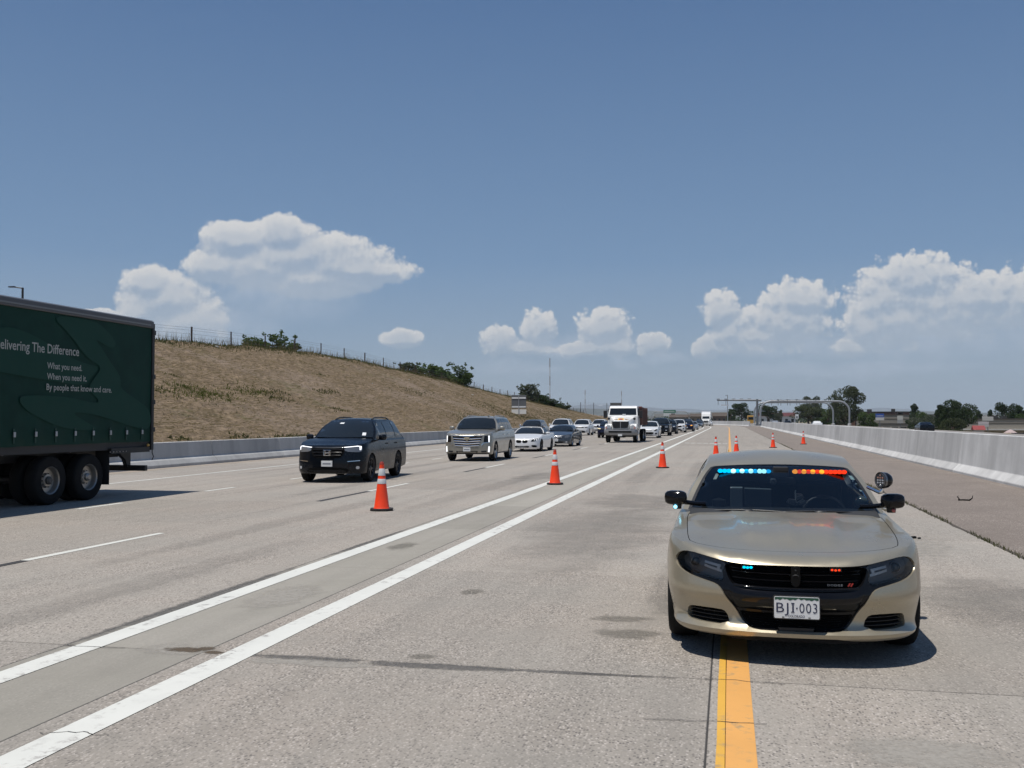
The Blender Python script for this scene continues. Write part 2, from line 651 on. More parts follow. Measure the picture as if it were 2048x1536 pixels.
# ------------------------------------------------------------------ the setting: materials
def concrete(name, base, warm, speck=1.0, rough=0.85, streak=0.35, tone=0.16):
    m = bpy.data.materials.new(name)
    m.use_nodes = True
    t = NT(m.node_tree)
    b = m.node_tree.nodes['Principled BSDF']
    P = t.n('ShaderNodeNewGeometry').outputs['Position']
    oi = t.n('ShaderNodeObjectInfo').outputs['Random']
    big = t.noise(P, 0.45, 5, 0.6)
    mid = t.noise(P, 2.6, 5, 0.65)
    st = t.noise(t.v('MULTIPLY', P, (2.2, 0.07, 1.0)), 1.0, 4, 0.6)
    st2 = t.noise(t.v('MULTIPLY', P, (7.0, 0.22, 1.0)), 1.0, 3, 0.6)
    col = t.mix(t.ramp(big, 0.3, 0.7), base, warm)
    col = t.mix(t.ramp(st, 0.40, 0.68, 0.0, streak), col, tuple(c * 0.62 for c in base))
    col = t.mix(t.ramp(st2, 0.52, 0.75, 0.0, streak * 0.6), col, tuple(c * 0.7 for c in warm))
    col = t.mix(t.ramp(mid, 0.35, 0.75, 0.0, 0.22), col, tuple(c * 1.22 for c in base))
    tn = t.m('ADD', 1.0 - tone / 2, t.m('MULTIPLY', oi, tone))
    col = t.mix(1.0, col, t.n('ShaderNodeCombineColor', {0: tn, 1: tn, 2: tn}).outputs[0], 'MULTIPLY')
    # exposed aggregate: stones of a few centimetres, some dark, some pale
    pj = t.v('ADD', t.v('MULTIPLY', P, (1.0, 0.72, 1.0)), t.v('SCALE', t.noise(P, 30, 2, 0.5, col=True), None, 0.012))
    vo = t.n('ShaderNodeTexVoronoi', {'Vector': pj, 'Scale': 54.0}, feature='F1', voronoi_dimensions='2D')
    rr = t.n('ShaderNodeSeparateColor', {0: vo.outputs['Color']})
    chip = t.ramp(vo.outputs['Distance'], 0.46, 0.34)
    worn = t.ramp(t.noise(P, 0.9, 4, 0.65), 0.28, 0.66, 0.35, 1.0)
    dark = t.m('MULTIPLY', t.m('MULTIPLY', t.ramp(rr.outputs[0], 0.50, 0.82, 0.0, 0.85, False), chip), t.m('MULTIPLY', worn, speck))
    pale = t.m('MULTIPLY', t.m('MULTIPLY', t.ramp(rr.outputs[1], 0.58, 0.88, 0.0, 0.75, False), chip), t.m('MULTIPLY', worn, speck))
    col = t.mix(dark, col, (0.100, 0.092, 0.087))
    col = t.mix(pale, col, (0.60, 0.54, 0.48))
    vo2 = t.n('ShaderNodeTexVoronoi', {'Vector': P, 'Scale': 140.0}, feature='F1', voronoi_dimensions='2D')
    r2 = t.n('ShaderNodeSeparateColor', {0: vo2.outputs['Color']})
    col = t.mix(t.ramp(r2.outputs[0], 0.0, 1.0, 0.0, 0.30 * speck, False), col, tuple(c * 0.55 for c in base))
    m.node_tree.links.new(col, b.inputs['Base Color'])
    b.inputs['Roughness'].default_value = rough
    b.inputs['Specular IOR Level'].default_value = 0.25
    hgt = t.m('ADD', t.m('MULTIPLY', vo.outputs['Distance'], 0.6), t.noise(P, 70, 3, 0.6))
    bp = t.n('ShaderNodeBump', {'Height': hgt, 'Strength': 0.45 * max(speck, 0.3), 'Distance': 0.008})
    m.node_tree.links.new(bp.outputs[0], b.inputs['Normal'])
    return m


M_SLAB = concrete('lane_concrete', (0.338, 0.310, 0.270), (0.366, 0.320, 0.272))
M_STRIP = concrete('smooth_buffer_concrete', (0.300, 0.280, 0.238), (0.325, 0.302, 0.262), speck=0.18, streak=0.25)
M_SHOULDER = concrete('brown_shoulder_asphalt', (0.195, 0.163, 0.138), (0.228, 0.190, 0.160), speck=0.8, streak=0.12)


def road_paint(name, color, under):
    m = bpy.data.materials.new(name)
    m.use_nodes = True
    t = NT(m.node_tree)
    b = m.node_tree.nodes['Principled BSDF']
    P = t.n('ShaderNodeNewGeometry').outputs['Position']
    a = t.noise(P, 9.0, 6, 0.7)
    c = t.noise(t.v('MULTIPLY', P, (1, 0.3, 1)), 2.2, 4, 0.65)
    wear = t.m('MULTIPLY', t.ramp(a, 0.50, 0.66), t.ramp(c, 0.42, 0.62))
    grime = t.ramp(t.noise(P, 1.4, 5, 0.65), 0.35, 0.75, 0.0, 0.30)
    col = t.mix(grime, color, tuple(x * 0.72 for x in color))
    col = t.mix(wear, col, under)
    m.node_tree.links.new(col, b.inputs['Base Color'])
    b.inputs['Roughness'].default_value = 0.6
    return m


M_WHITE = road_paint('white_road_paint', (0.68, 0.675, 0.615), (0.30, 0.275, 0.25))
M_YELLOW = road_paint('yellow_road_paint', (0.74, 0.375, 0.105), (0.40, 0.27, 0.13))
M_YELLOW2 = road_paint('old_yellow_paint', (0.72, 0.40, 0.06), (0.40, 0.27, 0.13))
M_TAR = principled('black_contrast_paint', (0.045, 0.043, 0.042), 0.7)


def wall_concrete(name, base):
    m = bpy.data.materials.new(name)
    m.use_nodes = True
    t = NT(m.node_tree)
    b = m.node_tree.nodes['Principled BSDF']
    P = t.n('ShaderNodeNewGeometry').outputs['Position']
    oi = t.n('ShaderNodeObjectInfo').outputs['Random']
    v1 = t.noise(t.v('ADD', t.v('MULTIPLY', P, (1.0, 1.0, 0.16)), t.n('ShaderNodeCombineXYZ', {0: oi}).outputs[0]), 1.5, 5, 0.6)
    v2 = t.noise(t.v('MULTIPLY', P, (1.0, 0.9, 0.22)), 1.0, 5, 0.65)
    col = t.mix(t.ramp(v1, 0.32, 0.70), base, tuple(c * 0.80 for c in base))
    col = t.mix(t.ramp(v2, 0.42, 0.72, 0.0, 0.5), col, tuple(min(1, c * 1.32) for c in base))
    col = t.mix(t.ramp(t.noise(P, 14, 4, 0.6), 0.4, 0.8, 0.0, 0.3), col, tuple(c * 0.8 for c in base))
    col = t.mix(t.ramp(t.noise(t.v('MULTIPLY', P, (1, .35, .8)), 0.5, 5, .65), 0.45, 0.72, 0.0, 0.5), col, tuple(c * 0.66 for c in base))
    tn = t.m('ADD', 0.90, t.m('MULTIPLY', oi, 0.16))
    col = t.mix(1.0, col, t.n('ShaderNodeCombineColor', {0: tn, 1: tn, 2: tn}).outputs[0], 'MULTIPLY')
    m.node_tree.links.new(col, b.inputs['Base Color'])
    b.inputs['Roughness'].default_value = 0.9
    bp = t.n('ShaderNodeBump', {'Height': t.noise(P, 25, 4, 0.6), 'Strength': 0.2, 'Distance': 0.01})
    m.node_tree.links.new(bp.outputs[0], b.inputs['Normal'])
    return m


M_WALL = wall_concrete('barrier_concrete', (0.56, 0.555, 0.54))
M_WALL2 = wall_concrete('weathered_wall_concrete', (0.46, 0.455, 0.44))


def earth(name, straw, dirt, green_amt):
    m = bpy.data.materials.new(name)
    m.use_nodes = True
    t = NT(m.node_tree)
    b = m.node_tree.nodes['Principled BSDF']
    P = t.n('ShaderNodeNewGeometry').outputs['Position']
    Pa = t.v('MULTIPLY', P, (2.2, 1.0, 2.2))
    n1 = t.noise(Pa, 2.3, 6, 0.68, 0.8)
    n2 = t.noise(Pa, 0.6, 5, 0.62)
    n3 = t.noise(P, 0.13, 4, 0.6)
    col = t.mix(t.ramp(n1, 0.34, 0.60), dirt, straw)
    col = t.mix(t.ramp(n2, 0.38, 0.62, 0.0, 0.7), col, tuple(c * 0.58 for c in straw))
    col = t.mix(t.ramp(n3, 0.45, 0.7, 0.0, 0.45), col, (0.30, 0.235, 0.19))
    g = t.m('MULTIPLY', t.ramp(t.noise(P, 0.22, 4, 0.65), 0.56, 0.68, 0.0, green_amt), t.ramp(t.noise(P, 2.0, 4, 0.6), 0.40, 0.62))
    col = t.mix(g, col, (0.085, 0.105, 0.035))
    m.node_tree.links.new(col, b.inputs['Base Color'])
    b.inputs['Roughness'].default_value = 0.95
    b.inputs['Specular IOR Level'].default_value = 0.1
    bp = t.n('ShaderNodeBump', {'Height': t.m('ADD', n1, t.m('MULTIPLY', n2, 1.5)), 'Strength': 0.9, 'Distance': 0.12})
    m.node_tree.links.new(bp.outputs[0], b.inputs['Normal'])
    return m


M_HILL = earth('straw_covered_slope', (0.285, 0.212, 0.138), (0.105, 0.078, 0.056), 0.45)
M_GROUND = earth('dry_grassland', (0.26, 0.215, 0.13), (0.15, 0.125, 0.07), 0.9)


# ------------------------------------------------------------------ the setting: ground, road, shoulder
GX = [-12000, -6000, -1500, -400, -140, -60, -24, 10, 36, 39, 42, 46, 60, 100, 200, 600, 2500, 6000, 12000]
GY = [-1500, -300, -60, 0, 100, 200, 300, 420, 560, 700, 900, 1300, 2500, 6000, 12000, 17100]


def ground_z(x, y):
    """the motorway runs on a low bank: the land to its right lies about four metres lower"""
    return -0.09 - 3.9 * smooth01(36, 46, x)


mb = MB()
mb.add([(x, y, ground_z(x, y)) for y in GY for x in GX], [(j * len(GX) + i, j * len(GX) + i + 1, (j + 1) * len(GX) + i + 1, (j + 1) * len(GX) + i) for j in range(len(GY) - 1) for i in range(len(GX) - 1)])
struct(mb.build('ground', M_GROUND, smooth=True, angle=180, fixn=False))

ROW0, ROWS, RL = 6.9 - 4.27 * 2, 16, 4.27
YFAR = ROW0 + ROWS * RL
mb = MB()
mb.add([(-19.95, YFAR, 0), (3.585, YFAR, 0), (3.585, 260, 0), (-19.95, 260, 0)], [(0, 1, 2, 3)])
mb.add([(-19.95, 260, 0), (3.585, 260, 0), (2.4, 285, 0), (-4.5, 335, 0), (-30, 420, 0), (-90, 520, 0), (-130, 500, 0), (-55, 400, 0), (-28, 330, 0)], [tuple(range(9))])
mb.add([(-19.95, -14, -0.016), (3.585, -14, -0.016), (3.585, YFAR, -0.016), (-19.95, YFAR, -0.016)], [(0, 1, 2, 3)])
road = struct(mb.build('road', M_SLAB, fixn=False))
mb = MB()
mb.add([(-19.9, -14, -0.0035), (3.58, -14, -0.0035), (3.58, YFAR, -0.0035), (-19.9, YFAR, -0.0035)], [(0, 1, 2, 3)])
mb.build('joint_sealant', principled('joint_sealant', (0.05, 0.046, 0.042), 0.9), road, fixn=False)
LANES = [(-19.93, -16.62), (-16.62, -12.66), (-12.66, -8.66), (-8.66, -5.02), (-5.02, -3.86), (-3.86, -0.13), (-0.13, 3.585)]
for (x0, x1) in LANES:
    gx, gy = 0.0055, 0.009
    w, l = x1 - x0 - 2 * gx, RL - 2 * gy
    mb = MB()
    e = 0.003
    mb.add([(-w / 2, -l / 2, -.05), (w / 2, -l / 2, -.05), (w / 2, l / 2, -.05), (-w / 2, l / 2, -.05),
            (-w / 2, -l / 2, -e), (w / 2, -l / 2, -e), (w / 2, l / 2, -e), (-w / 2, l / 2, -e),
            (-w / 2 + e, -l / 2 + e, 0), (w / 2 - e, -l / 2 + e, 0), (w / 2 - e, l / 2 - e, 0), (-w / 2 + e, l / 2 - e, 0)],
           [(0, 1, 5, 4), (1, 2, 6, 5), (2, 3, 7, 6), (3, 0, 4, 7), (4, 5, 9, 8), (5, 6, 10, 9), (6, 7, 11, 10), (7, 4, 8, 11), (8, 9, 10, 11)])
    first = None
    for r in range(-2, ROWS):
        c = ((x0 + x1) / 2, ROW0 + (r + 0.5) * RL, 0)
        if first is None:
            first = mb.build('slab', M_STRIP if x0 == -5.02 else M_SLAB, road, loc=c)
        else:
            o = first.copy()
            COL.objects.link(o)
            o.location = c

mb = MB()
mb.add([(3.60, -14, 0.0), (7.6, -14, 0.0), (7.6, 250, 0.0), (5.0, 285, 0), (2.41, 285, 0.0), (3.60, 250, 0.0)], [(0, 1, 2, 3, 4, 5)])
shoulder = struct(mb.build('road_shoulder', M_SHOULDER, fixn=False))
# opposite carriageway behind the median barrier
mb = MB()
mb.add([(7.7, -40, -0.004), (34, -40, -0.004), (34, 520, -0.004), (-6, 520, -0.004), (2.5, 300, -0.004)], [(0, 1, 2, 3, 4)])
struct(mb.build('opposite_road', concrete('far_lane_concrete', (0.27, 0.255, 0.235), (0.29, 0.26, 0.235), speck=0.3), fixn=False))


# ------------------------------------------------------------------ painted markings (children of the road)
def strip(name, pts, w, mat, z=0.004, parent=road, n=1):
    """painted line along a polyline of (x, y) with straight segments"""
    mb = MB()
    vs, fs = [], []
    for (x, y) in pts:
        j1, j2 = rnd.uniform(-.006, .006), rnd.uniform(-.006, .006)
        vs += [(x - w / 2 + j1, y, z), (x + w / 2 + j2, y, z)]
    for i in range(len(pts) - 1):
        fs.append((2 * i, 2 * i + 1, 2 * i + 3, 2 * i + 2))
    return mb.add(vs, fs).build(name, mat, parent, fixn=False)


def linspace_line(x0, y0, x1, y1, n):
    return [(x0 + (x1 - x0) * k / n, y0 + (y1 - y0) * k / n) for k in range(n + 1)]


far_curve = [(0, 0), (-0.5, 25), (-2.0, 50), (-4.6, 75), (-9, 105), (-16, 140)]
strip('edge_line', linspace_line(-3.56, -8, -3.62, 210, 120) + [(-3.62 + a, 212 + b) for a, b in far_curve], 0.235, M_WHITE)
strip('edge_line', linspace_line(-4.80, -8, -4.98, 200, 120) + [(-4.98 + a, 202 + b) for a, b in far_curve], 0.225, M_WHITE)
strip('yellow_line', linspace_line(0.045, -8, 0.10, 215, 140) + [(0.10 + a, 217 + b) for a, b in far_curve[:4]], 0.155, M_YELLOW)
strip('yellow_line', linspace_line(-0.062, -8, -0.02, 60, 60), 0.05, M_YELLOW2)
strip('edge_line', linspace_line(-16.3, 5, -17.4, 210, 60), 0.13, M_WHITE)


def dashes(name, y0, cyc, length, count, xf, w, mat):
    first = None
    for k in range(count):
        y = y0 + k * cyc
        if first is None:
            first = strip(name, linspace_line(0, 0, 0, length, 4), w, mat)
            o = first
        else:
            o = first.copy()
            COL.objects.link(o)
        o.location = (xf(y), y, 0)


dashes('dash_line', 10.85 - 12.19, 12.19, 3.05, 16, lambda y: -8.46 - 0.004 * y, 0.115, M_WHITE)
dashes('contrast_dash', 7.8 - 12.19, 12.19, 3.05, 16, lambda y: -8.46 - 0.004 * y, 0.13, M_TAR)
dashes('dash_line', 12.3, 4.95, 1.45, 34, lambda y: -12.35 - 0.012 * (y - 17), 0.12, M_WHITE)
for k in range(7):
    x = -3.2 + k * 0.46
    strip('cross_dash', [(x + 0.18, 74.9 - 0.63 * (x + 3.35)), (x + 0.18, 75.6 - 0.63 * (x + 3.35))], 0.34, M_WHITE)


def blotch(name, x, y, rx, ry, mat, z=0.0032, n=26, jag=0.35, seed=0, parent=road):
    r = random.Random(seed + int(x * 100))
    vs = []
    for k in range(n):
        a = k * math.tau / n
        f = 1 + jag * (mnoise.noise(Vector((math.cos(a) * 1.7 + seed, math.sin(a) * 1.7, x))) + 0.5 * mnoise.noise(Vector((math.cos(a) * 5, math.sin(a) * 5 + seed, y))))
        vs.append((x + rx * f * math.cos(a), y + ry * f * math.sin(a), z))
    mb = MB()
    mb.add(vs, [tuple(range(n))])
    return mb.build(name, mat, parent, fixn=False)


def soft(name, color, alpha, stretch=1.0, freq=3.0):
    """a stain that thins out towards a ragged rim"""
    m = bpy.data.materials.new(name)
    m.use_nodes = True
    nt = m.node_tree
    t = NT(nt)
    b = nt.nodes['Principled BSDF']
    G = t.n('ShaderNodeTexCoord').outputs['Generated']
    P = t.n('ShaderNodeNewGeometry').outputs['Position']
    c = t.v('MULTIPLY', t.v('SUBTRACT', G, (.5, .5, 0)), (2, 2, 0))
    r = t.m('ADD', t.v('LENGTH', c), t.m('MULTIPLY', t.m('SUBTRACT', t.noise(P, freq, 5, .65), .5), 1.3))
    a = t.m('MULTIPLY', t.ramp(r, 1.0, .45), t.m('MULTIPLY', t.ramp(t.noise(P, freq * 3, 4, .6), .25, .6, .55, 1.0), alpha))
    nt.links.new(t.mix(t.ramp(t.noise(P, 40, 3, .6), .3, .7), color, tuple(x * .8 for x in color)), b.inputs['Base Color'])
    b.inputs['Roughness'].default_value = .85
    nt.links.new(a, b.inputs['Alpha'])
    return m


M_STAIN = soft('oil_stain', (0.185, 0.17, 0.14), .48, freq=5)
M_PATCHD = soft('tar_smear', (0.12, 0.116, 0.11), .6, freq=6)
M_BROKEN = soft('broken_joint_dirt', (0.11, 0.08, 0.05), .95, freq=9)
M_PALE = soft('pale_repair', (0.42, 0.39, 0.34), .7, freq=5)
M_WORN = soft('worn_slab', (0.215, 0.2, 0.178), .27, freq=.8)
M_TYRE = soft('tyre_rubbed', (0.17, 0.158, 0.142), .15, freq=1.6)
for i, (x, y, rx, ry, mt) in enumerate([
        (-2.55, 9.83, .16, .20, M_STAIN), (-2.22, 7.10, .12, .11, M_STAIN), (-0.92, 8.80, .30, .16, M_STAIN), (-0.80, 8.20, .34, .22, M_STAIN), (-0.5, 9.6, .3, .7, M_TYRE),
        (-2.05, 6.84, .75, .10, M_PATCHD), (-3.05, 6.87, .55, .09, M_PATCHD), (-1.1, 6.86, .7, .05, M_PATCHD), (-4.08, 6.93, .38, .22, M_PALE), (-2.9, 6.75, .6, .12, M_PALE),
        (-4.02, 6.93, .20, .09, M_BROKEN), (-3.90, 6.99, .09, .08, M_BROKEN), (-3.78, 6.90, .10, .06, M_BROKEN),
        (-5.00, 8.9, .10, 2.6, M_PATCHD), (-5.0, 13.6, .07, 2.0, M_PATCHD), (-4.4, 13.2, .2, .5, M_STAIN), (-4.3, 9.2, .35, .8, M_PALE),
        (-1.95, 15.6, 1.25, 5.2, M_WORN), (-1.8, 21.5, 1.5, 2.6, M_WORN), (-2.6, 33, .5, 8, M_TYRE), (-1.0, 36, .45, 9, M_TYRE), (-0.6, 10.8, .25, 2.4, M_TYRE),
        (-6.1, 9.5, .35, 5.5, M_TYRE), (-7.4, 16.5, .35, 7.5, M_TYRE), (-6.0, 24, .4, 9, M_TYRE), (-5.7, 30, .8, 3.2, M_WORN), (-9.8, 30, .4, 12, M_TYRE), (-11.4, 32, .4, 12, M_TYRE), (-13.6, 40, .4, 14, M_TYRE), (-15.3, 40, .4, 14, M_TYRE),
        (1.9, 15.0, 1.2, 2.0, M_PALE), (2.6, 10.5, .9, 1.6, M_WORN), (1.0, 5.6, .5, .35, M_PALE)]):
    mb = MB()
    mb.add([(-rx, -ry, 0), (rx, -ry, 0), (rx, ry, 0), (-rx, ry, 0)], [(0, 1, 2, 3)])
    mb.build('pavement_stain', mt, road, fixn=False, loc=(x, y, 0.0012 + i * 0.00008))
# thin cracks, drawn as narrow strips of one dark colour
M_CRACK = principled('crack_dark', (0.06, 0.055, 0.05), 0.95)
for (x0, y0, x1, y1, amp) in [(-3.75, 4.95, -3.35, 4.98, .05), (-1.0, 6.86, -0.35, 6.87, .02), (-4.5, 6.86, -5.0, 6.85, .02), (0.2, 5.95, -0.5, 5.9, .015), (-0.2, 6.9, 0.35, 6.86, .03)]:
    mb = MB()
    n = 14
    L, Rr = [], []
    for k in range(n + 1):
        s = k / n
        x, y = x0 + (x1 - x0) * s, y0 + (y1 - y0) * s + amp * (mnoise.noise(Vector((s * 6, x0, y0))))
        w = 0.003 + 0.003 * abs(mnoise.noise(Vector((s * 9, y0, 3))))
        L.append((x, y - w, 0.0065)); Rr.append((x, y + w, 0.0065))
    mb.add(L + Rr, [(k, k + 1, n + 2 + k, n + 1 + k) for k in range(n)])
    mb.build('crack', M_CRACK, road, fixn=False)

# ------------------------------------------------------------------ the straw covered cutting slope on the left
ZC = curve1([(-60, 6.8), (0, 6.8), (40, 6.9), (61, 7.15), (88, 7.95), (113, 7.55), (152, 6.35), (221, 4.35), (302, 2.3), (360, 0.7), (420, 0.1)])
FOOT = -20.45


def hill_z(x, y):
    zc = ZC(y)
    f = 0.72 * smooth01(420, 260, y)
    t = (FOOT - x) / 17.5
    if t <= 0:
        return f
    if t <= 1:
        p = 0.86 * t + 0.14 * t * t * (3 - 2 * t)
        z = f + (zc - f) * p
    else:
        z = zc - 0.35 * (1 - math.exp(-(t - 1) * 2.5))
    w = min(1, t * 5) * smooth01(400, 300, y)
    z += w * (0.16 * mnoise.noise(Vector((x * .35, y * .22, 1))) + 0.10 * mnoise.noise(Vector((x * 1.1, y * .8, 5))) + 0.05 * mnoise.noise(Vector((x * 3, y * 2.4, 9))))
    return z


xs = list(np.linspace(FOOT, -39.5, 54)) + list(np.linspace(-41, -60, 10)) + [-75, -100, -140]
ys = list(np.arange(-40, 20, 4.0)) + list(np.arange(20, 170, 0.6)) + list(np.arange(170, 425, 2.5))
mb = MB()
nx = len(xs)
mb.add([(x, y, hill_z(x, y)) for y in ys for x in xs],
       [(j * nx + i, j * nx + i + 1, (j + 1) * nx + i + 1, (j + 1) * nx + i) for j in range(len(ys) - 1) for i in range(nx - 1)])
hill = struct(mb.build('hillside', M_HILL, smooth=True, angle=180, fixn=True))


# ------------------------------------------------------------------ concrete barriers
def barrier(name, label, prof, y0, y1, sec, mat, xf=lambda y: 0.0, gap=0.03):
    root = empty(name, (prof[0][0], y0, 0))
    tag(root, label, 'barrier')
    y = y0
    first = None
    while y < y1 - 0.1:
        if first is None:
            mb = MB()
            mb.prism([(p[0] - prof[0][0], p[1]) for p in prof], 0, sec - gap, 'y')
            first = mb.build('barrier_section', mat, root, bevel=0.012, segs=1)
            o = first
        else:
            o = first.copy()
            COL.objects.link(o)
        o.location = (xf(y), y - y0, 0)
        y += sec
    return root


barrier('median_barrier', 'tall grey concrete median barrier with pale sloped toe along the brown shoulder',
        [(7.24, -.05), (7.24, .07), (7.44, .28), (7.56, 1.29), (7.80, 1.29), (7.92, .28), (8.12, .07), (8.12, -.05)], 4.0, 236, 7.9, M_WALL)
barrier('roadside_wall', 'low weathered concrete wall at the foot of the straw covered slope',
        [(-20.50, -.05), (-20.50, .90), (-20.16, .90), (-20.10, .34), (-19.98, .26), (-19.86, .10), (-19.86, -.05)], 6.0, 252, 6.1, M_WALL2)
# the barrier where the road bends away in the distance
root = tag(empty('bend_barrier', (2.4, 285, 0)), 'far grey concrete barrier where the road bends away', 'barrier')
pts = [(5.2, 262), (3.6, 276), (2.4, 285), (-0.4, 305), (-4.3, 332), (-10, 360)]
for (a, b) in zip(pts[:-1], pts[1:]):
    d = Vector((b[0] - a[0], b[1] - a[1], 0))
    L = d.length
    mb = MB()
    mb.prism([(-.3, -.05), (-.3, .1), (-.14, .3), (-.1, 1.3), (.14, 1.3), (.2, .3), (.36, .1), (.36, -.05)], 0, L - .01, 'y')
    o = mb.build('barrier_section', M_WALL, root)
    o.location = (a[0] - 2.4, a[1] - 285, 0)
    o.rotation_euler = (0, 0, math.atan2(-d.x, d.y))

# sand and grit along the foot of the left wall
mb = MB()
n = 120
ed = [(-19.25 + 0.35 * mnoise.noise(Vector((k * .37, 2, 0))), 10 + k * 1.6) for k in range(n)]
mb.add([(-19.84, y, 0.003) for x, y in ed] + [(x, y, 0.003) for x, y in ed], [(k, n + k, n + k + 1, k + 1) for k in range(n - 1)])
mb.build('gutter_grit', concrete('gutter_grit', (0.30, 0.255, 0.205), (0.34, 0.29, 0.235), speck=0.6), road, fixn=False)


# ------------------------------------------------------------------ car bodies
class Body:
    """Car shell described by its plan outline, the inset of its sides and front, the height of its shoulder line
    and the centre line of its roof.  Local axes: x across, y from the nose (0) to the tail, z up."""

    def __init__(s, L, W, D, n, Dr, nr, qf, qs, zs, crown, zb_front, zb_side, roof, w, bow, drop, wheels, R, track, arch=1.10, qr=None, p=2.0, belt=None, tuck=0.01):
        s.L, s.W, s.D, s.n, s.Dr, s.nr = L, W, D, n, Dr, nr
        s.qf, s.qs, s.zs, s.crown = curve1(qf), curve1(qs), curve1(zs), curve1(crown)
        s.qr = curve1(qr) if qr else s.qs
        s.zbf, s.zbs = zb_front, zb_side
        s.roof, s.w, s.bow, s.drop = curve1(roof), curve1(w), curve1(bow), curve1(drop)
        s.y0, s.y1 = roof[0][0], roof[-1][0]
        s.wheels, s.R, s.track, s.arch = wheels, R, track, arch
        s.Ls = L - D - Dr
        s.S = 2 + s.Ls
        s.p = p
        s.belt = curve1(belt) if belt else s.zs
        s.tuck = tuck

    # plan outline: |s| 0..1 front corner, then along the flank, then the rear corner
    def plan(s, t):
        sg = -1 if t < 0 else 1
        a = abs(t)
        if a <= 1:
            th = a * math.pi / 2
            x = s.W * math.sin(th) ** (2 / s.n)
            y = s.D * (1 - max(0.0, math.cos(th)) ** (2 / s.n))
            nx, ny = (math.sin(th) ** (2 - 2 / s.n)) / s.W, (max(0.0, math.cos(th)) ** (2 - 2 / s.n)) / s.D
        elif a <= 1 + s.Ls:
            x, y, nx, ny = s.W, s.D + a - 1, 1, 0
        else:
            th = min(1.0, a - 1 - s.Ls) * math.pi / 2
            x = s.W * max(0.0, math.cos(th)) ** (2 / s.nr)
            y = s.L - s.Dr * (1 - math.sin(th) ** (2 / s.nr))
            nx, ny = (max(0.0, math.cos(th)) ** (2 - 2 / s.nr)) / s.W, -(math.sin(th) ** (2 - 2 / s.nr)) / s.Dr
        k = math.hypot(nx, ny) or 1
        return sg * x, y, -sg * nx / k, ny / k          # point and inward normal

    def x2s(s, x):
        a = min(abs(x) / s.W, 1.0)
        return math.copysign(math.asin(min(1, a ** (s.n / 2))) / (math.pi / 2), x)

    def y2s(s, y):
        if y < s.D:
            return math.acos(max(0, min(1, (1 - y / s.D) ** (s.n / 2)))) / (math.pi / 2)
        return 1 + y - s.D

    def ztop(s, t):
        return s.zs(s.plan(t)[1])

    def skirt(s, t, z, off=0.0):
        x, y, nx, ny = s.plan(t)
        a = abs(t)
        kf = 1 - smooth01(0.55, 1.05, a)
        kr = smooth01(1 + s.Ls - 0.05, 1.5 + s.Ls, a)
        q = s.qf(z) * kf + s.qr(z) * kr + s.qs(z) * (1 - kf - kr)
        zt = s.zs(y)
        r = 0.05
        if z > zt - r:                                   # the shoulder rolls over into the top
            f = (z - (zt - r)) / r
            q += s.tuck * 2.2 * f * f * (1 - 0.3 * kf)
        q -= off
        return (x + nx * q, y + ny * q, z)

    def edge(s, t):
        return s.skirt(t, s.ztop(t))

    def xe(s, y):
        lo, hi = 0.0, s.S
        if not hasattr(s, '_xe'):
            ts = [s.S * k / 400 for k in range(401)]
            e = [s.edge(t) for t in ts]
            s._xe = ([q[1] for q in e], [q[0] for q in e])
        ys, xs = s._xe
        return float(np.interp(y, ys, xs))

    def top(s, x, y, off=0.0):
        xe = max(0.02, s.xe(y))
        u = min(1.0, abs(x) / xe)
        return (x, y, s.zs(y) + s.crown(y) * (1 - u ** s.p) + off)

    def strip(s, u, y, off=0.0):
        z = s.roof(y)
        dz = (s.roof(y + .01) - s.roof(y - .01)) / .02
        k = 1 / math.sqrt(1 + dz * dz)
        return (u * s.w(y), y + s.bow(y) * u * u - dz * k * off, z - s.drop(y) * u * u + k * off)

    def side(s, y, t, sg=1, off=0.0):
        a = s.strip(1.0, y)
        zb = s.belt(a[1]) - 0.01
        xb = s.xe(a[1]) - 0.035
        zt = max(a[2], zb)
        b = 0.035 * 4 * t * (1 - t) * min(1, (zt - zb) / 0.3)
        return (sg * (a[0] + (xb - a[0]) * (1 - t) + b + off), a[1], zb + (zt - zb) * t)

    # ---- meshes
    def skin_outline(s, step=0.05):
        ts = []
        k = int(1 / 0.03)
        ts += [i / k for i in range(k)]
        m = max(6, int(s.Ls / step))
        ts += [1 + s.Ls * i / m for i in range(m)]
        ts += [1 + s.Ls + i / 10 for i in range(11)]
        s.ts = [-t for t in reversed(ts[1:])] + ts
        return s.ts

    def bottom(s):
        """bottom edge from tail (left) round the nose to tail (right), with the wheel arches"""
        pts = []
        half = []
        ra = s.R * s.arch
        y_prev = 0
        zf = s.zbf
        cur = 0.0
        for yw in s.wheels:
            a0 = yw - math.sqrt(max(0, ra * ra - (s.R - s.zbs) ** 2))
            a1 = yw + math.sqrt(max(0, ra * ra - (s.R - s.zbs) ** 2))
            half += [('y', a0, s.zbs)]
            n = 14
            p0 = math.atan2(s.zbs - s.R, a0 - yw)
            if p0 < 0:
                p0 += math.tau
            p1 = math.atan2(s.zbs - s.R, a1 - yw)
            for k in range(1, n):
                a = p0 + (p1 - p0) * k / n
                half.append(('y', yw + ra * math.cos(a), s.R + ra * math.sin(a)))
            half += [('y', a1, s.zbs)]
        out = [(0.0, zf(0))]
        s0 = s.y2s(half[0][1])
        k = 14
        for i in range(1, k):
            t = s0 * i / k
            out.append((t, zf(abs(s.plan(t)[0]))))
        out += [(s.y2s(y), z) for (_, y, z) in half]
        out += [(1 + s.Ls + 0.1, s.zbs + .04), (s.S, s.zbs + .06)]
        return out

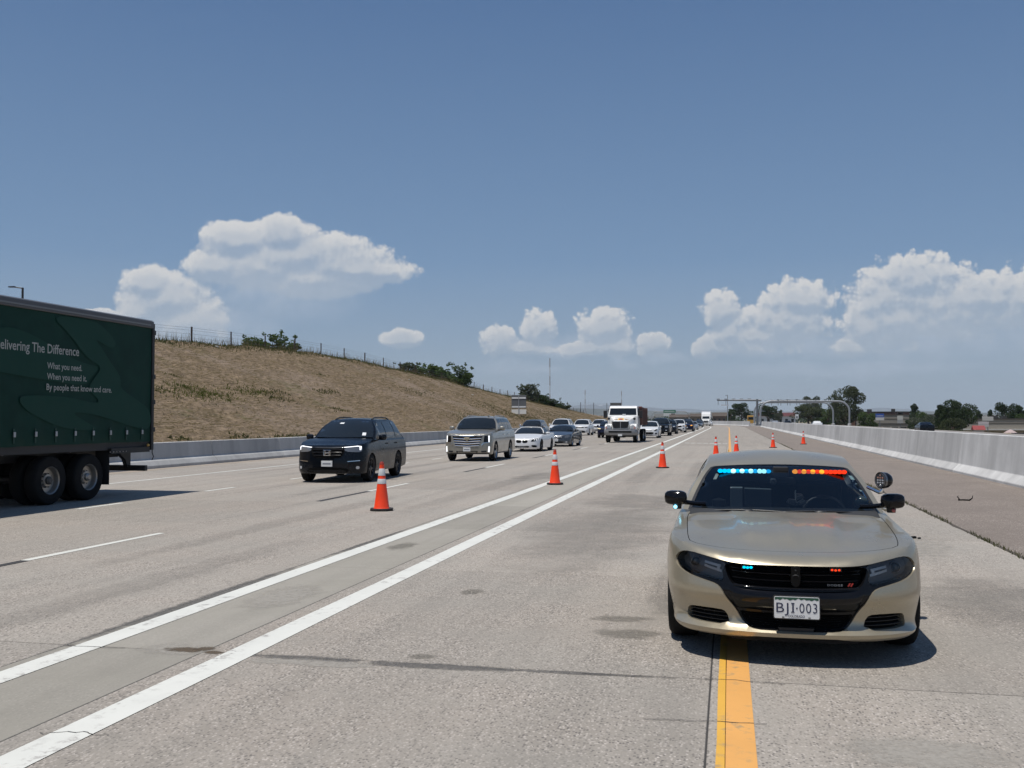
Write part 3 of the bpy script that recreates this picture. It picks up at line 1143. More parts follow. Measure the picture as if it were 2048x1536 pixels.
    def outline(s, step=0.05):
        ts = s.skin_outline(step)
        b = s.bottom()
        full = [(-t, z) for (t, z) in reversed(b[1:])] + b
        up = [(t, s.ztop(t)) for t in reversed(ts)]
        return full + up

    def shell(s, step, holes_front=(), holes_top=(), topgrid=None, grid=None):
        """side skin + top skin welded together"""
        mb = MB()
        ol = s.outline(step)
        mb.add(*patch_fixed(ol, [[(s.x2s(x), z) for (x, z) in resample(h, 0.02)] for h in holes_front], step, lambda t, z: s.skirt(t, z), grid))
        ring = [s.edge(t) for t in s.ts]
        mb.add(*patch_fixed([(p[0], p[1]) for p in ring], list(holes_top), step * 1.2, lambda x, y: s.top(x, y), topgrid,
                            exact={(round(p[0], 6), round(p[1], 6)): p for p in ring}))
        return mb

    def cage(s, step, holes, ygrid=None):
        """roof, pillars and their sides"""
        mb = MB()
        y0, y1 = s.y0, s.y1
        ys = [y0 + (y1 - y0) * k / 40 for k in range(41)]
        ol = [(-1, y) for y in reversed(ys)] + [(1, y) for y in ys]
        mb.add(*patch_fixed(ol, holes, 0.06, lambda u, y: s.strip(u, y), (0.09, 0.07)))
        return mb


def patch_fixed(outline, holes, step, fn, grid=None, exact=None):
    """patch() that keeps the given outline points as they are (so that neighbours weld)"""
    loops = [list(outline)] + [resample(h, step) for h in holes]
    pts, edges = [], []
    for lp in loops:
        b = len(pts)
        pts += lp
        edges += [(b + i, b + (i + 1) % len(lp)) for i in range(len(lp))]
    o = np.asarray(loops[0])
    gx, gy = grid or (step, step)
    us = np.arange(o[:, 0].min() + gx * 0.5, o[:, 0].max(), gx)
    vs = np.arange(o[:, 1].min() + gy * 0.5, o[:, 1].max(), gy)
    U, V = np.meshgrid(us, vs)
    U, V = U.ravel(), V.ravel()
    ok = inside_mask(loops[0], U, V)
    for h in loops[1:]:
        ok &= ~inside_mask(h, U, V)
    U, V = U[ok], V[ok]
    bp = np.asarray(resample(outline, max(gx, gy) * 0.5) + [q for h in loops[1:] for q in h])
    if len(U):
        dmin = np.full(len(U), 9e9)
        for q in bp:
            dmin = np.minimum(dmin, ((U - q[0]) / gx) ** 2 + ((V - q[1]) / gy) ** 2)
        kp = dmin > 0.30
        pts = pts + list(zip(U[kp].tolist(), V[kp].tolist()))
    res = geometry.delaunay_2d_cdt([Vector(p) for p in pts], edges, [], 0, 1e-7)
    vv, tris = res[0], [t for t in res[2] if len(t) == 3]
    A = np.array([[p[0], p[1]] for p in vv])
    T = np.array(tris)
    C = A[T].mean(axis=1)
    ok = inside_mask(loops[0], C[:, 0], C[:, 1])
    for h in loops[1:]:
        ok &= ~inside_mask(h, C[:, 0], C[:, 1])
    out = []
    for p in vv:
        k = (round(p[0], 6), round(p[1], 6))
        if exact and k in exact:
            out.append(exact[k])
        else:
            out.append(fn(p[0], p[1]))
    return out, [tuple(t) for t in T[ok].tolist()]


def front_patch(B, poly, off, step=0.025):
    """a piece lying on the nose of a car body, drawn in front view (x, z)"""
    sp = [(B.x2s(x), z) for (x, z) in resample(poly, step)]
    return patch(sp, [], step * 1.2, lambda t, z: B.skirt(t, z, off))


def front_part(B, poly, off, name, mat, parent, step=0.03, smooth=True, thick=0.0, holes=()):
    sp = [(B.x2s(x), z) for (x, z) in resample(poly, step)]
    hs = [[(B.x2s(x), z) for (x, z) in resample(h, step)] for h in holes]
    vs, fs = patch(sp, hs, step * 1.2, lambda t, z: B.skirt(t, z, off))
    mb = MB().add(vs, fs)
    return mb.build(name, mat, parent, smooth=smooth, angle=60)


def rim_wall(B, poly, off0, off1, name, mat, parent, step=0.03):
    """the wall that joins a hole's edge to what lies recessed inside it"""
    sp = [(B.x2s(x), z) for (x, z) in resample(poly, step)]
    n = len(sp)
    vs = [B.skirt(t, z, off0) for t, z in sp] + [B.skirt(t, z, off1) for t, z in sp]
    return MB().add(vs, [(i, (i + 1) % n, n + (i + 1) % n, n + i) for i in range(n)]).build(name, mat, parent, smooth=True, angle=50)


def mirror_x(poly):
    return [(-x, z) for (x, z) in reversed(poly)]


def make_wheel(root, name, x, y, R, wid, spokes=10, rim_mat=None, rim_r=0.68, side=1, seg=28, style='spoke'):
    """tyre with rim and spokes; the outer face points to side (+1/-1 in x)"""
    h = wid / 2
    tw = MB()
    tw.lathe([(R * rim_r, -h * .9), (R * .9, -h), (R * .97, -h * .86), (R, -h * .6), (R, h * .6), (R * .97, h * .86), (R * .9, h), (R * rim_r, h * .9), (R * rim_r, -h * .9)], seg, 'x')
    t = tw.build('tyre', M_RUBBER, root, smooth=True, angle=50, loc=(x, y, R), fixn=False)
    r = MB()
    rr = R * rim_r
    r.lathe([(rr * 1.02, h * .92 * side), (rr * .95, h * .80 * side), (rr * .88, h * .2 * side), (rr * .86, -h * .5 * side)], seg, 'x')
    if style == 'dish':
        r.lathe([(rr * .9, h * .1 * side), (rr * .55, h * .05 * side), (rr * .45, h * .45 * side), (rr * .2, h * .5 * side), (0.001, h * .5 * side)], seg, 'x')
    else:
        r.lathe([(rr * .22, h * .2 * side), (rr * .22, h * .62 * side), (rr * .15, h * .72 * side), (0.001, h * .72 * side)], 14, 'x')
        for k in range(spokes):
            a = k * math.tau / spokes + (0.12 if k % 2 else -0.12)
            ca, sa = math.cos(a), math.sin(a)
            p0, p1 = Vector((h * .58 * side, ca * rr * .16, sa * rr * .16)), Vector((h * .66 * side, ca * rr * .95, sa * rr * .95))
            tv = Vector((0, -sa, ca)) * rr * .055
            dx = Vector((h * .16 * side, 0, 0))
            r.add([p0 - tv, p0 + tv, p1 + tv * 1.3, p1 - tv * 1.3, p0 - tv - dx, p0 + tv - dx, p1 + tv * 1.3 - dx, p1 - tv * 1.3 - dx],
                  [(0, 1, 2, 3), (0, 4, 5, 1), (1, 5, 6, 2), (3, 2, 6, 7), (0, 3, 7, 4)])
    r.build('rim', rim_mat or M_ALLOY, t, smooth=True, angle=35, fixn=True)
    MB().lathe([(rr * .98, -h * .3 * side), (0.001, -h * .3 * side)], seg, 'x').build('brake_disc', M_BLACK, t, fixn=False)
    return t


def mirror_part(root, x, y, z, w, h, d, mat, side, arm=True, armmat=None):
    """door mirror: rounded shell on a short arm"""
    mb = MB()
    n, m = 14, 8
    vs, fs = [], []
    for j in range(m + 1):
        v = -1 + 2 * j / m
        k = (1 - abs(v) ** 3.2) ** (1 / 2.4) if abs(v) < 1 else 0.02
        for i in range(n):
            a = i * math.tau / n
            ca, sa = math.cos(a), math.sin(a)
            ex = math.copysign(abs(ca) ** 0.6, ca) * w / 2 * max(k, .05)
            ez = math.copysign(abs(sa) ** 0.6, sa) * h / 2 * max(k, .05)
            vs.append((x + ex, y + v * d / 2 + 0.25 * d * (ex / w) * side, z + ez))
    for j in range(m):
        for i in range(n):
            a, b = j * n + i, j * n + (i + 1) % n
            fs.append((a, b, b + n, a + n))
    fs += [tuple(range(n - 1, -1, -1)), tuple(range(m * n, m * n + n))]
    mb.add(vs, fs)
    o = mb.build('door_mirror', mat, root, smooth=True, angle=60)
    if arm:
        a = MB()
        a.tube([(x - side * w * .30, y + .02, z - h * .30), (x - side * (w * .5 + .07), y + .05, z - h * .42), (x - side * (w * .5 + .16), y + .06, z - h * .44)], [h * .17, h * .15, h * .17], 8)
        a.build('mirror_arm', armmat or mat, o, smooth=True)
    return o


# ------------------------------------------------------------------ the gold police sedan in the shoulder lane
M_TRIMD = principled('dark_emblem', (.05, .05, .052), .4)


def police_car():
    root = tag(empty('police_car', (0.455, 7.33, 0)), 'champagne gold police sedan parked over the yellow line with blue and red flashing lights', 'car')
    gold = paint('champagne_paint', (0.372, 0.328, 0.240), metal=0.6, rough=0.27, flake=0.5)
    gold.node_tree.nodes['Principled BSDF'].inputs['Coat Weight'].default_value = .35
    B = Body(L=5.04, W=0.942, D=0.80, n=2.6, Dr=0.5, nr=2.8,
             qf=[(.15, .075), (.185, .045), (.205, .012), (.232, .0), (.255, .028), (.272, .052), (.33, .064), (.375, .056), (.425, .042), (.455, .020), (.48, .009), (.52, .012), (.56, .022), (.62, .036), (.69, .048), (.74, .062), (.80, .085)],
             qs=[(.15, .12), (.20, .09), (.28, .045), (.38, .015), (.50, .004), (.62, .0), (.74, .008), (.84, .025), (.95, .05), (1.02, .07)],
             zs=[(0, .712), (.02, .722), (.06, .738), (.14, .758), (.26, .788), (.5, .822), (.8, .856), (1.2, .874), (1.6, .896), (2.2, .940), (3.2, .985), (4.2, 1.02), (5.04, 1.01)],
             crown=[(0, 0), (.12, -.004), (.35, -.024), (.6, -.012), (.9, .004), (1.3, .018), (1.7, .018), (3, .02), (5, .02)],
             zb_front=lambda x: 0.205 - 0.020 * smooth01(.30, .42, x) + 0.01 * smooth01(.75, .93, x), zb_side=0.20,
             roof=[(1.62, .898), (1.9, 1.055), (2.2, 1.222), (2.45, 1.325), (2.62, 1.372), (2.9, 1.415), (3.2, 1.43), (3.5, 1.425), (3.8, 1.39), (4.2, 1.25), (4.55, 1.09)],
             w=[(1.62, .888), (1.95, .812), (2.2, .740), (2.45, .672), (2.7, .652), (3.2, .645), (3.8, .66), (4.55, .76)],
             bow=[(1.62, .30), (2.2, .18), (2.45, .11), (2.8, .05), (3.2, 0), (3.8, -.05), (4.55, -.2)],
             drop=[(1.62, .018), (2.2, .025), (2.45, .032), (2.8, .05), (3.2, .06), (3.8, .05), (4.55, .03)],
             wheels=(0.98, 4.03), R=0.362, track=0.81, arch=1.10)
    mask = chaikin(mirror_poly([(0, .702), (.20, .7025), (.37, .704), (.50, .714), (.64, .738), (.80, .760), (.868, .748), (.893, .690), (.872, .634), (.80, .598), (.66, .572), (.565, .553), (.520, .520), (.480, .445), (.428, .378), (.395, .315), (.345, .266), (.28, .250), (.14, .2485), (0, .2485)]), 1)
    fogR = chaikin([(.470, .264), (.500, .352), (.55, .370), (.75, .366), (.808, .354), (.818, .285), (.785, .264)], 1)
    fogL = mirror_x(fogR)
    hood = chaikin([(.0, .285), (.36, .292), (.58, .335), (.745, .430), (.775, .60), (.792, .95), (.805, 1.25), (.815, 1.62), (.80, 1.79), (.66, 1.755), (.50, 1.70), (.25, 1.645), (.0, 1.632), (-.25, 1.645), (-.50, 1.70), (-.66, 1.755), (-.80, 1.79), (-.815, 1.62), (-.805, 1.25), (-.792, .95), (-.775, .60), (-.745, .430), (-.58, .335), (-.36, .292)], 1)
    cabin = [(.78, 2.04), (.60, 1.84), (.30, 1.72), (0, 1.68), (-.30, 1.72), (-.60, 1.84), (-.78, 2.04), (-.80, 2.6), (-.80, 4.2), (.80, 4.2), (.80, 2.6)]
    sh = B.shell(0.045, [mask, fogR, fogL], [hood, cabin], grid=(0.030, 0.020))
    sh.build('body', gold, root, smooth=True, angle=48, weld=True)

    # bonnet: two creases that run together towards the nose, a shallow spine and the raised scuttle corners
    def hood_z(x, y):
        p = B.top(x, y)
        a = abs(x)
        c = 0.30 + 0.14 * (y - .3) / 1.25
        b = 0.026 * smooth01(c + .035, c - .035, a) * smooth01(.30, .75, y)
        b += 0.014 * smooth01(.10, .0, a) * smooth01(.35, .6, y) * smooth01(1.55, 1.2, y)
        b += 0.020 * smooth01(1.35, 1.50, y) * smooth01(c - .06, c + .05, a) * smooth01(1.8, 1.6, y)
        return (x, y, p[2] + b * smooth01(.80, .70, a))
    hin = [(x * .993, .94 + (y - .94) * .992) for (x, y) in hood]
    MB().add(*patch(hin, [], 0.04, hood_z)).build('bonnet', gold, root, smooth=True, angle=60)
    MB().add(*patch([(x * 1.02, .94 + (y - .94) * 1.02) for (x, y) in hood], [], 0.08, lambda x, y: B.top(x, y, -0.014))).build('engine_bay', M_VOID, root, smooth=True)
    # roof, pillars
    ws = [(.945, 1.655), (.94, 2.0), (.935, 2.3), (.925, 2.40), (.88, 2.425), (.5, 2.43), (0, 2.432), (-.5, 2.43), (-.88, 2.425), (-.925, 2.40), (-.935, 2.3), (-.94, 2.0), (-.945, 1.655), (-.5, 1.645), (0, 1.642), (.5, 1.645)]
    rg = [(.88, 3.86), (.88, 4.45), (-.88, 4.45), (-.88, 3.86)]
    B.cage(.05, [ws, rg]).build('roof', gold, root, smooth=True, angle=60)
    MB().add(*patch_fixed(resample(rg, .08), [], .1, lambda u, y: B.strip(u, y, .001))).build('rear_window', M_GLASS, root, smooth=True)
    # cowl + windscreen
    MB().add(*patch_fixed(resample([(.93, 1.60), (.93, 1.662), (0, 1.652), (-.93, 1.662), (-.93, 1.60), (0, 1.585)], .08), [], .1, lambda u, y: tuple(np.add(B.strip(u, max(y, 1.62)), (0, min(0, y - 1.62), -.012))))).build('cowl', M_BLACK, root)
    glass = clear_glass('windscreen_glass', (0.46, 0.52, 0.56))
    wsg = MB().add(*patch_fixed(resample(ws, .06), [], .07, lambda u, y: B.strip(u, y, -.002), (0.09, .07))).build('windscreen', glass, root, smooth=True, angle=180)
    fr = []
    for (u, y) in resample(ws, .05):
        fr.append((B.strip(u, y, .0005), B.strip(u * .965, y + (2.03 - y) * .035, .0005)))
    n = len(fr)
    MB().add([a for a, b in fr] + [b for a, b in fr], [(i, (i + 1) % n, n + (i + 1) % n, n + i) for i in range(n)]).build('glass_border', M_BLACK, wsg, smooth=True)
    # wipers
    for (x0, x1) in ((-.62, .02), (-.02, .66)):
        pts = []
        for k in range(7):
            u = (x0 + (x1 - x0) * k / 6) / .84
            p = B.strip(u, 1.668 + 0.02 * math.sin(k / 6 * math.pi), .014)
            pts.append(p)
        MB().tube(pts, .008, 6).build('wiper', M_BLACK, root, smooth=True)
    for x in (-.28, .30):
        p = B.strip(x / .84, 1.668, .02)
        MB().sphere(p, .035, 10, 6, (1.5, .8, .5)).build('wiper_pivot', M_BLACK, root, smooth=True)
    # flanks of the cabin with side windows
    for sg in (-1, 1):
        ol = [(1.72, 0), (2.2, 0), (3.0, 0), (4.2, 0), (4.4, 0), (4.4, 1), (4.0, 1), (3.6, 1), (3.2, 1), (2.8, 1), (2.45, 1), (2.1, 1), (1.72, 1)]
        win1 = [(1.90, .10), (2.72, .10), (2.72, .90), (2.30, .90), (2.05, .75)]
        win2 = [(2.82, .10), (3.75, .10), (3.60, .88), (2.82, .90)]
        MB().add(*patch(ol, [win1, win2], .09, lambda y, t: B.side(y, t, sg))).build('door_frame', gold, root, smooth=True)
        for w_ in (win1, win2):
            MB().add(*patch(w_, [], .12, lambda y, t: B.side(y, t, sg, -.006))).build('side_window', M_GLASS, root, smooth=True)
    # black mask behind the nose opening
    gri = chaikin(mirror_poly([(0, .694), (.36, .696), (.50, .700), (.512, .675), (.490, .615), (.455, .560), (.39, .546), (0, .543)]), 2)
    inta = chaikin(mirror_poly([(0, .362), (.36, .366), (.412, .372), (.385, .315), (.338, .274), (.28, .260), (0, .259)]), 2)
    hlR = chaikin([(.502, .711), (.62, .733), (.795, .756), (.860, .744), (.886, .690), (.864, .642), (.79, .616), (.65, .596), (.548, .578), (.512, .590), (.524, .65)], 1)
    hlL = mirror_x(hlR)
    big = [(x * 1.015, .49 + (z - .49) * 1.025) for (x, z) in mask]
    front_part(B, big, -.016, 'front_mask', M_GLOSS, root, .022, holes=[gri, inta, hlR, hlL])
    rim_wall(B, mask, .0, -.02, 'mask_edge', gold, root, .02)
    front_part(B, [(x * 1.03, .62 + (z - .62) * 1.05) for (x, z) in gri], -.085, 'grille_backing', M_VOID, root, .03)
    rim_wall(B, gri, -.016, -.085, 'grille_wall', M_GLOSS, root, .02)
    front_part(B, [(x * 1.03, .312 + (z - .312) * 1.05) for (x, z) in inta], -.07, 'intake_backing', M_VOID, root, .03)
    rim_wall(B, inta, -.016, -.07, 'intake_wall', M_BLACK, root, .02)
    # bumper bar between the two openings: a rounded gloss black beam
    def beam(z0, z1, xmax, depth, bulge, name, mat, n=8, m=40, parent=root, lip=0.0):
        vs, fs = [], []
        for j in range(n + 1):
            v = j / n
            for i in range(m + 1):
                f = -1 + 2 * i / m
                x = f * xmax
                z = z0 + (z1 - z0) * v
                zz = z + 0.012 * abs(f) ** 2.5
                p = B.skirt(B.x2s(x), z, depth + bulge * math.sin(math.pi * v) ** .6 * (1 - abs(f) ** 10))
                vs.append((p[0], p[1], zz))
        for j in range(n):
            for i in range(m):
                a = j * (m + 1) + i
                fs.append((a, a + 1, a + m + 2, a + m + 1))
        return MB().add(vs, fs).build(name, mat, parent, smooth=True, angle=60)
    beam(.375, .532, .47, -.018, .030, 'bumper_bar', M_GLOSS)
    beam(.536, .552, .44, -.020, .020, 'grille_sill', M_GLOSS, 5)
    for z0 in (.655, .632, .590):
        beam(z0, z0 + (.013 if z0 > .6 else .006), .488 - (.70 - z0) * .32, -.045, .018, 'grille_bar', M_GLOSS, 4)
    for z0 in np.arange(.556, .69, .0125):
        beam(z0, z0 + .004, .49 - (.70 - z0) * .3, -.074, .006, 'grille_slat', M_BLACK, 2, 20)
    c = B.skirt(0, .64)
    MB().prism(chaikin([(-.036, .695), (.036, .695), (.030, .655), (.036, .63), (.030, .58), (.018, .555), (-.018, .555), (-.030, .58), (-.036, .63), (-.030, .655)], 1), c[1] + .004, c[1] + .075, 'y').build('grille_centre', principled('grille_centre_black', (.004, .004, .004), .35, spec=.15), root, bevel=.004)
    MB().sphere((0, c[1] + .003, .672), .007, 8, 6).build('hood_camera', M_BLACK, root, smooth=True)
    MB().tube([(-.020, c[1] + .002, .634), (-.008, c[1], .641), (.008, c[1], .641), (.020, c[1] + .002, .634)], .0025, 6).build('emblem_bar', M_TRIMD, root)
    for z0 in np.arange(.268, .36, .016):
        beam(z0, z0 + .005, .40 - (.362 - z0) * .9, -.055, .012, 'intake_slat', M_BLACK, 2, 16)
    p = B.skirt(0, .262)
    MB().prism([(-.125, .272), (.125, .272), (.110, .240), (-.110, .240)], p[1] - .004, p[1] + .06, 'y').build('tow_hook_cover', M_BLACK, root, bevel=.004)
    front_part(B, [(-.5, .212), (.5, .212), (.5, .14), (-.5, .14)], -.10, 'air_dam', M_BLACK, root, .05)
    # fog openings
    for f in (fogR, fogL):
        sgn = 1 if f is fogR else -1
        rim_wall(B, f, 0, -.05, 'fog_wall', gold, root, .02)
        front_part(B, [(sgn * .62 + (x - sgn * .62) * 1.05, .315 + (z - .315) * 1.08) for x, z in f], -.055, 'fog_backing', M_VOID, root, .04)
        for z0 in (.288, .315, .342):
            vs, fs = [], []
            for j in range(4):
                for i in range(13):
                    x = sgn * (.478 + (.805 - .478) * i / 12 + .02 * (z0 - .31))
                    q = B.skirt(B.x2s(x), z0, -.040 + .024 * math.sin(j / 3 * math.pi))
                    vs.append((q[0], q[1], q[2] + .014 * j / 3 - .007))
            fs = [(j * 13 + i, j * 13 + i + 1, (j + 1) * 13 + i + 1, (j + 1) * 13 + i) for j in range(3) for i in range(12)]
            MB().add(vs, fs).build('fog_slat', M_BLACK, root, smooth=True)
    # headlamps
    lens = clear_glass('headlamp_cover', (0.85, 0.85, 0.85), refl=.7)
    m_house = principled('smoked_housing', (0.16, 0.16, 0.162), .35)
    m_refl = principled('lamp_reflector', (0.6, 0.6, 0.6), .25, .4)
    for hl in (hlR, hlL):
        sgn = 1 if hl is hlR else -1
        hd = front_part(B, [(sgn * .68 + (x - sgn * .68) * 1.02, .67 + (z - .67) * 1.05) for x, z in hl], -.062, 'headlamp', m_house, root, .03)
        rim_wall(B, hl, -.014, -.062, 'lamp_wall', m_house, hd, .02)
        front_part(B, hl, -.010, 'lamp_lens', lens, hd, .025)
        q = B.skirt(B.x2s(sgn * .765), .684, -.045)
        MB().lathe([(.036, -.012), (.040, .0), (.034, .012), (.030, .0)], 24, 'y', q).build('projector_ring', m_refl, hd, smooth=True)
        MB().sphere((q[0], q[1] + .012, q[2]), .031, 16, 10, (1, .6, 1)).build('projector_lens', principled('projector_glass', (.10, .11, .12), .05), hd, smooth=True)
        for (x0, x1, z0, z1, sl) in ((.555, .69, .664, .682, .020), (.545, .69, .628, .646, .030), (.56, .585, .640, .675, 0)):
            pl = [(sgn * x0, z0), (sgn * x1, z0 + sl), (sgn * x1, z1 + sl), (sgn * x0, z1)]
            if sgn < 0:
                pl = pl[::-1]
            front_part(B, pl, -.045, 'lamp_reflector', m_refl, hd, .03, smooth=False)
    # lettering on the grille
    me = text_mesh('DODGE', .026, .002, .0002, 1.25)
    q = B.skirt(B.x2s(.22), .578, -.040)
    o = link('badge_lettering', me, M_STEEL, root)
    o.location = (.215, B.skirt(B.x2s(.30), .58, -.034)[1] - .004, .567)
    o.rotation_euler = (math.pi / 2, 0, math.radians(4))
    o.scale = (1.0, .75, 1)
    for k in range(2):
        x = .352 + k * .018
        yy = B.skirt(B.x2s(.36), .58, -.034)[1]
        MB().add([(x, yy - .003, .566), (x + .011, yy - .003, .566), (x + .024, yy - .002, .590), (x + .013, yy - .002, .590)], [(0, 1, 2, 3)]).build('badge_stripe', principled('badge_red', (.42, .03, .02), .4), root)
    # grille strobes
    cy = emission('blue_strobe', (0.0, .62, 1.0), 1.6)
    rd = emission('red_strobe', (1.0, .06, .015), 1.3)
    for (x0, mt) in ((-.33, cy), (.275, rd)):
        hs = MB()
        q = B.skirt(B.x2s(x0), .676, -.036)
        hs.bx(x0 - .042, x0 + .042, q[1] - .002, q[1] + .03, .664, .692)
        h = hs.build('grille_strobe', M_BLACK, root, bevel=.004)
        for k in range(3):
            MB().sphere((x0 - .024 + .024 * k, q[1] - .004, .678 - .002 * (k % 2)), .0115 if mt is cy else .009, 10, 6, (1, .4, .8)).build('strobe_led', mt, h, smooth=True)
    # number plate
    py = B.skirt(0, .45, .030)[1]
    fr_ = MB().prism(rounded_rect(-.160, .160, .342, .506, .014), py - .020, py + .004, 'y').build('plate_frame', M_BLACK, root, bevel=.004)
    MB().prism(rounded_rect(-.1525, .1525, .350, .500, .010), py - .0235, py - .016, 'y').build('number_plate', M_WHITEPL, fr_)
    y_ = py - .0245
    ridge = [(-.148, .496), (-.148, .476), (-.128, .481), (-.112, .474), (-.093, .487), (-.080, .480), (-.066, .484), (-.045, .473), (-.025, .482), (-.010, .477), (.012, .490), (.030, .478), (.050, .486), (.066, .478), (.085, .481), (.100, .474), (.120, .484), (.134, .477), (.148, .479), (.148, .496)]
    MB().add([(x, y_, z) for x, z in ridge], [tuple(t) for t in geometry.tessellate_polygon([[Vector((x, z, 0)) for x, z in ridge]])]).build('plate_mountains', principled('plate_green', (.02, .085, .05), .4), fr_)
    navy = principled('plate_ink', (.012, .018, .06), .5)
    for (tx, sz, x, z, sc) in (('BJI', .098, -.138, .3905, .62), ('003', .098, .018, .3905, .62), ('COLORADO', .024, -.058, .3575, 1.0)):
        me = text_mesh(tx, sz, 0, -.0004 if sz > .05 else .0003, 1.12 if sz > .05 else 1.05)
        o = link('plate_lettering', me, navy, fr_)
        xs = [v.co.x for v in me.vertices]
        wd = max(xs) - min(xs)
        want = {'BJI': .118, '003': .120, 'COLORADO': .112}[tx]
        o.location = (x - min(xs) * want / wd, y_ - .0008, z)
        o.rotation_euler = (math.pi / 2, 0, 0)
        o.scale = (want / wd, 1, 1)
    for zz in (.3905, .4515):
        MB().bx(-.0375, -.0155, y_ - .0012, y_ - .0004, zz, zz + .0065).build('plate_serif', navy, fr_)
    MB().bx(-.004, .006, y_ - .001, y_, .416, .426).build('plate_dot', navy, fr_)
    for x in (-.092, .085):
        MB().bx(x - .008, x + .008, y_ - .003, y_, .3555, .3605).build('plate_slot', M_BLACK, fr_)
    # door mirrors with warning lights under them
    for sg in (-1, 1):
        mo = mirror_part(root, sg * .928, 1.86, 1.035, .205, .130, .16, M_GLOSS, sg)
        MB().lathe([(.001, -.05), (.036, -.05), (.04, -.02), (.04, .0)], 14, 'z', (sg * .915, 1.86, .985)).build('puddle_lamp', M_BLACK, mo, smooth=True, angle=40)
        MB().sphere((sg * .93, 1.823, .955), .017, 10, 6).build('mirror_led', emission('mirror_blue', (.25, .75, 1.0), 3.0) if sg < 0 else principled('mirror_red', (.45, .12, .10), .2), mo, smooth=True)
    # spot lamp on the driver side pillar
    sp = MB()
    sp.lathe([(.001, .115), (.035, .110), (.062, .085), (.077, .05), (.080, .0), (.078, -.01)], 24, 'y')
    so = sp.build('spot_lamp', M_GLOSS, root, smooth=True, angle=60, loc=(.828, 1.80, 1.215))
    so.rotation_euler = (0, 0, math.radians(-58))
    so.scale = (.9, .9, .9)
    MB().lathe([(.080, -.012), (.080, .012), (.070, -.018), (.066, -.008), (.001, -.008)], 24, 'y').build('lamp_face', principled('lamp_bowl', (.22, .22, .225), .2, .8), so, smooth=True, angle=40)
    for j in range(5):
        for i in range(3):
            if abs(j - 2) + abs(i - 1) < 3:
                MB().sphere((-.034 + .034 * i, -.010, -.048 + .024 * j), .0105, 8, 5).build('lamp_led', principled('led_dome', (.42, .42, .44), .08, .3) if j < 3 else principled('led_dome_warm', (.36, .20, .16), .08, .3), so, smooth=True)
    MB().tube([(.84, 1.82, 1.14), (.832, 1.82, 1.115), (.815, 1.83, 1.108), (.79, 1.90, 1.12), (.745, 2.02, 1.14)], [.015, .018, .014, .014, .014], 10).build('spot_arm', M_CHROME, root, smooth=True)
    # cabin: dash, seats, screen partition, wheel, gear on the dash
    m_int = principled('dark_cabin_trim', (.022, .024, .027), .75)
    m_seat = principled('seat_cloth', (.028, .03, .033), .9)
    d = MB()
    d.prism([(1.60, .60), (1.66, .905), (1.80, .940), (2.05, .945), (2.20, .930), (2.26, .86), (2.30, .60)], -.80, .80, 'x')
    d.build('dashboard', m_int, root, bevel=.02)
    MB().bx(-.82, .82, 1.6, 4.5, .40, .45).build('cabin_floor', m_int, root)
    MB().prism([(-.78, .45), (.78, .45), (.78, .95), (.60, 1.34), (.3, 1.38), (-.3, 1.38), (-.60, 1.34), (-.78, .95)], 3.45, 3.50, 'y').build('cage_partition', m_int, root)
    MB().add(*patch_fixed([(-1, y) for y in np.linspace(4.5, 1.70, 30)] + [(1, y) for y in np.linspace(1.70, 4.5, 30)], [[(u * 1.002, y + (2.03 - y) * -.004) for u, y in ws]], .06, lambda u, y: B.strip(u * .985, y, -.022), (.09, .07))).build('headliner', m_int, root, smooth=True)
    for x in (-.40, .40):
        s_ = MB()
        s_.prism([(2.62, .50), (2.62, .62), (3.05, .60), (3.22, 1.12), (3.34, 1.10), (3.20, .50)], x - .25, x + .25, 'x')
        so_ = s_.build('front_seat', m_seat, root, bevel=.05, segs=3)
        MB().box((x, 3.30, 1.20), (.26, .10, .17)).build('headrest', m_seat, so_, bevel=.035, segs=3)
    MB().tube([(.40 + .19 * math.cos(k * math.tau / 24), 2.34 + .05 * math.sin(k * math.tau / 24), .86 + .165 * math.sin(k * math.tau / 24)) for k in range(25)], .016, 8, caps=False).build('steering_wheel', M_BLACK, root, smooth=True)
    pale = principled('dash_paper', (.24, .26, .26), .8)
    MB().box((-.39, 2.12, 1.03), (.11, .05, .18), Matrix.Rotation(.15, 3, 'X')).build('paper_stack', pale, root, bevel=.004)
    MB().box((-.20, 2.10, 1.03), (.24, .03, .17), Matrix.Rotation(.22, 3, 'X') @ Matrix.Rotation(-.1, 3, 'Z')).build('laptop', principled('laptop_shell', (.11, .125, .13), .6), root, bevel=.006)
    MB().lathe([(.001, -.04), (.055, -.04), (.065, .03), (.001, .05)], 14, 'z', (-.55, 2.05, .975)).build('dash_speaker', M_BLACK, root, smooth=True)
    r_ = MB()
    for k in range(9):
        r_.box((.14 + .02 * rnd.uniform(-3, 3), 2.08 + .02 * rnd.uniform(-2, 2), .985 + .012 * k * rnd.uniform(0, 1)), (.09 * rnd.uniform(.4, 1), .06, .03), Matrix.Rotation(rnd.uniform(-.6, .6), 3, 'Y'))
    r_.build('radar_unit', principled('radar_case', (.06, .065, .07), .3), root, bevel=.004)
    MB().tube([(.135, 2.08, .96), (.130, 2.10, 1.08), (.135, 2.10, 1.10)], .006, 6).build('mike_stalk', M_STEEL, root)
    MB().sphere((.70, 2.10, 1.0), .062, 14, 10, (1, .8, .9)).build('dash_fan', principled('smoked_dome', (.03, .045, .05), .1), root, smooth=True)
    # mirror block, camera
    MB().bx(-.055, .085, 2.30, 2.40, 1.20, 1.30).build('sensor_housing', M_BLACK, root, bevel=.01)
    MB().box((.02, 2.40, 1.165), (.26, .03, .07)).build('rear_view_mirror', M_BLACK, root, bevel=.015)
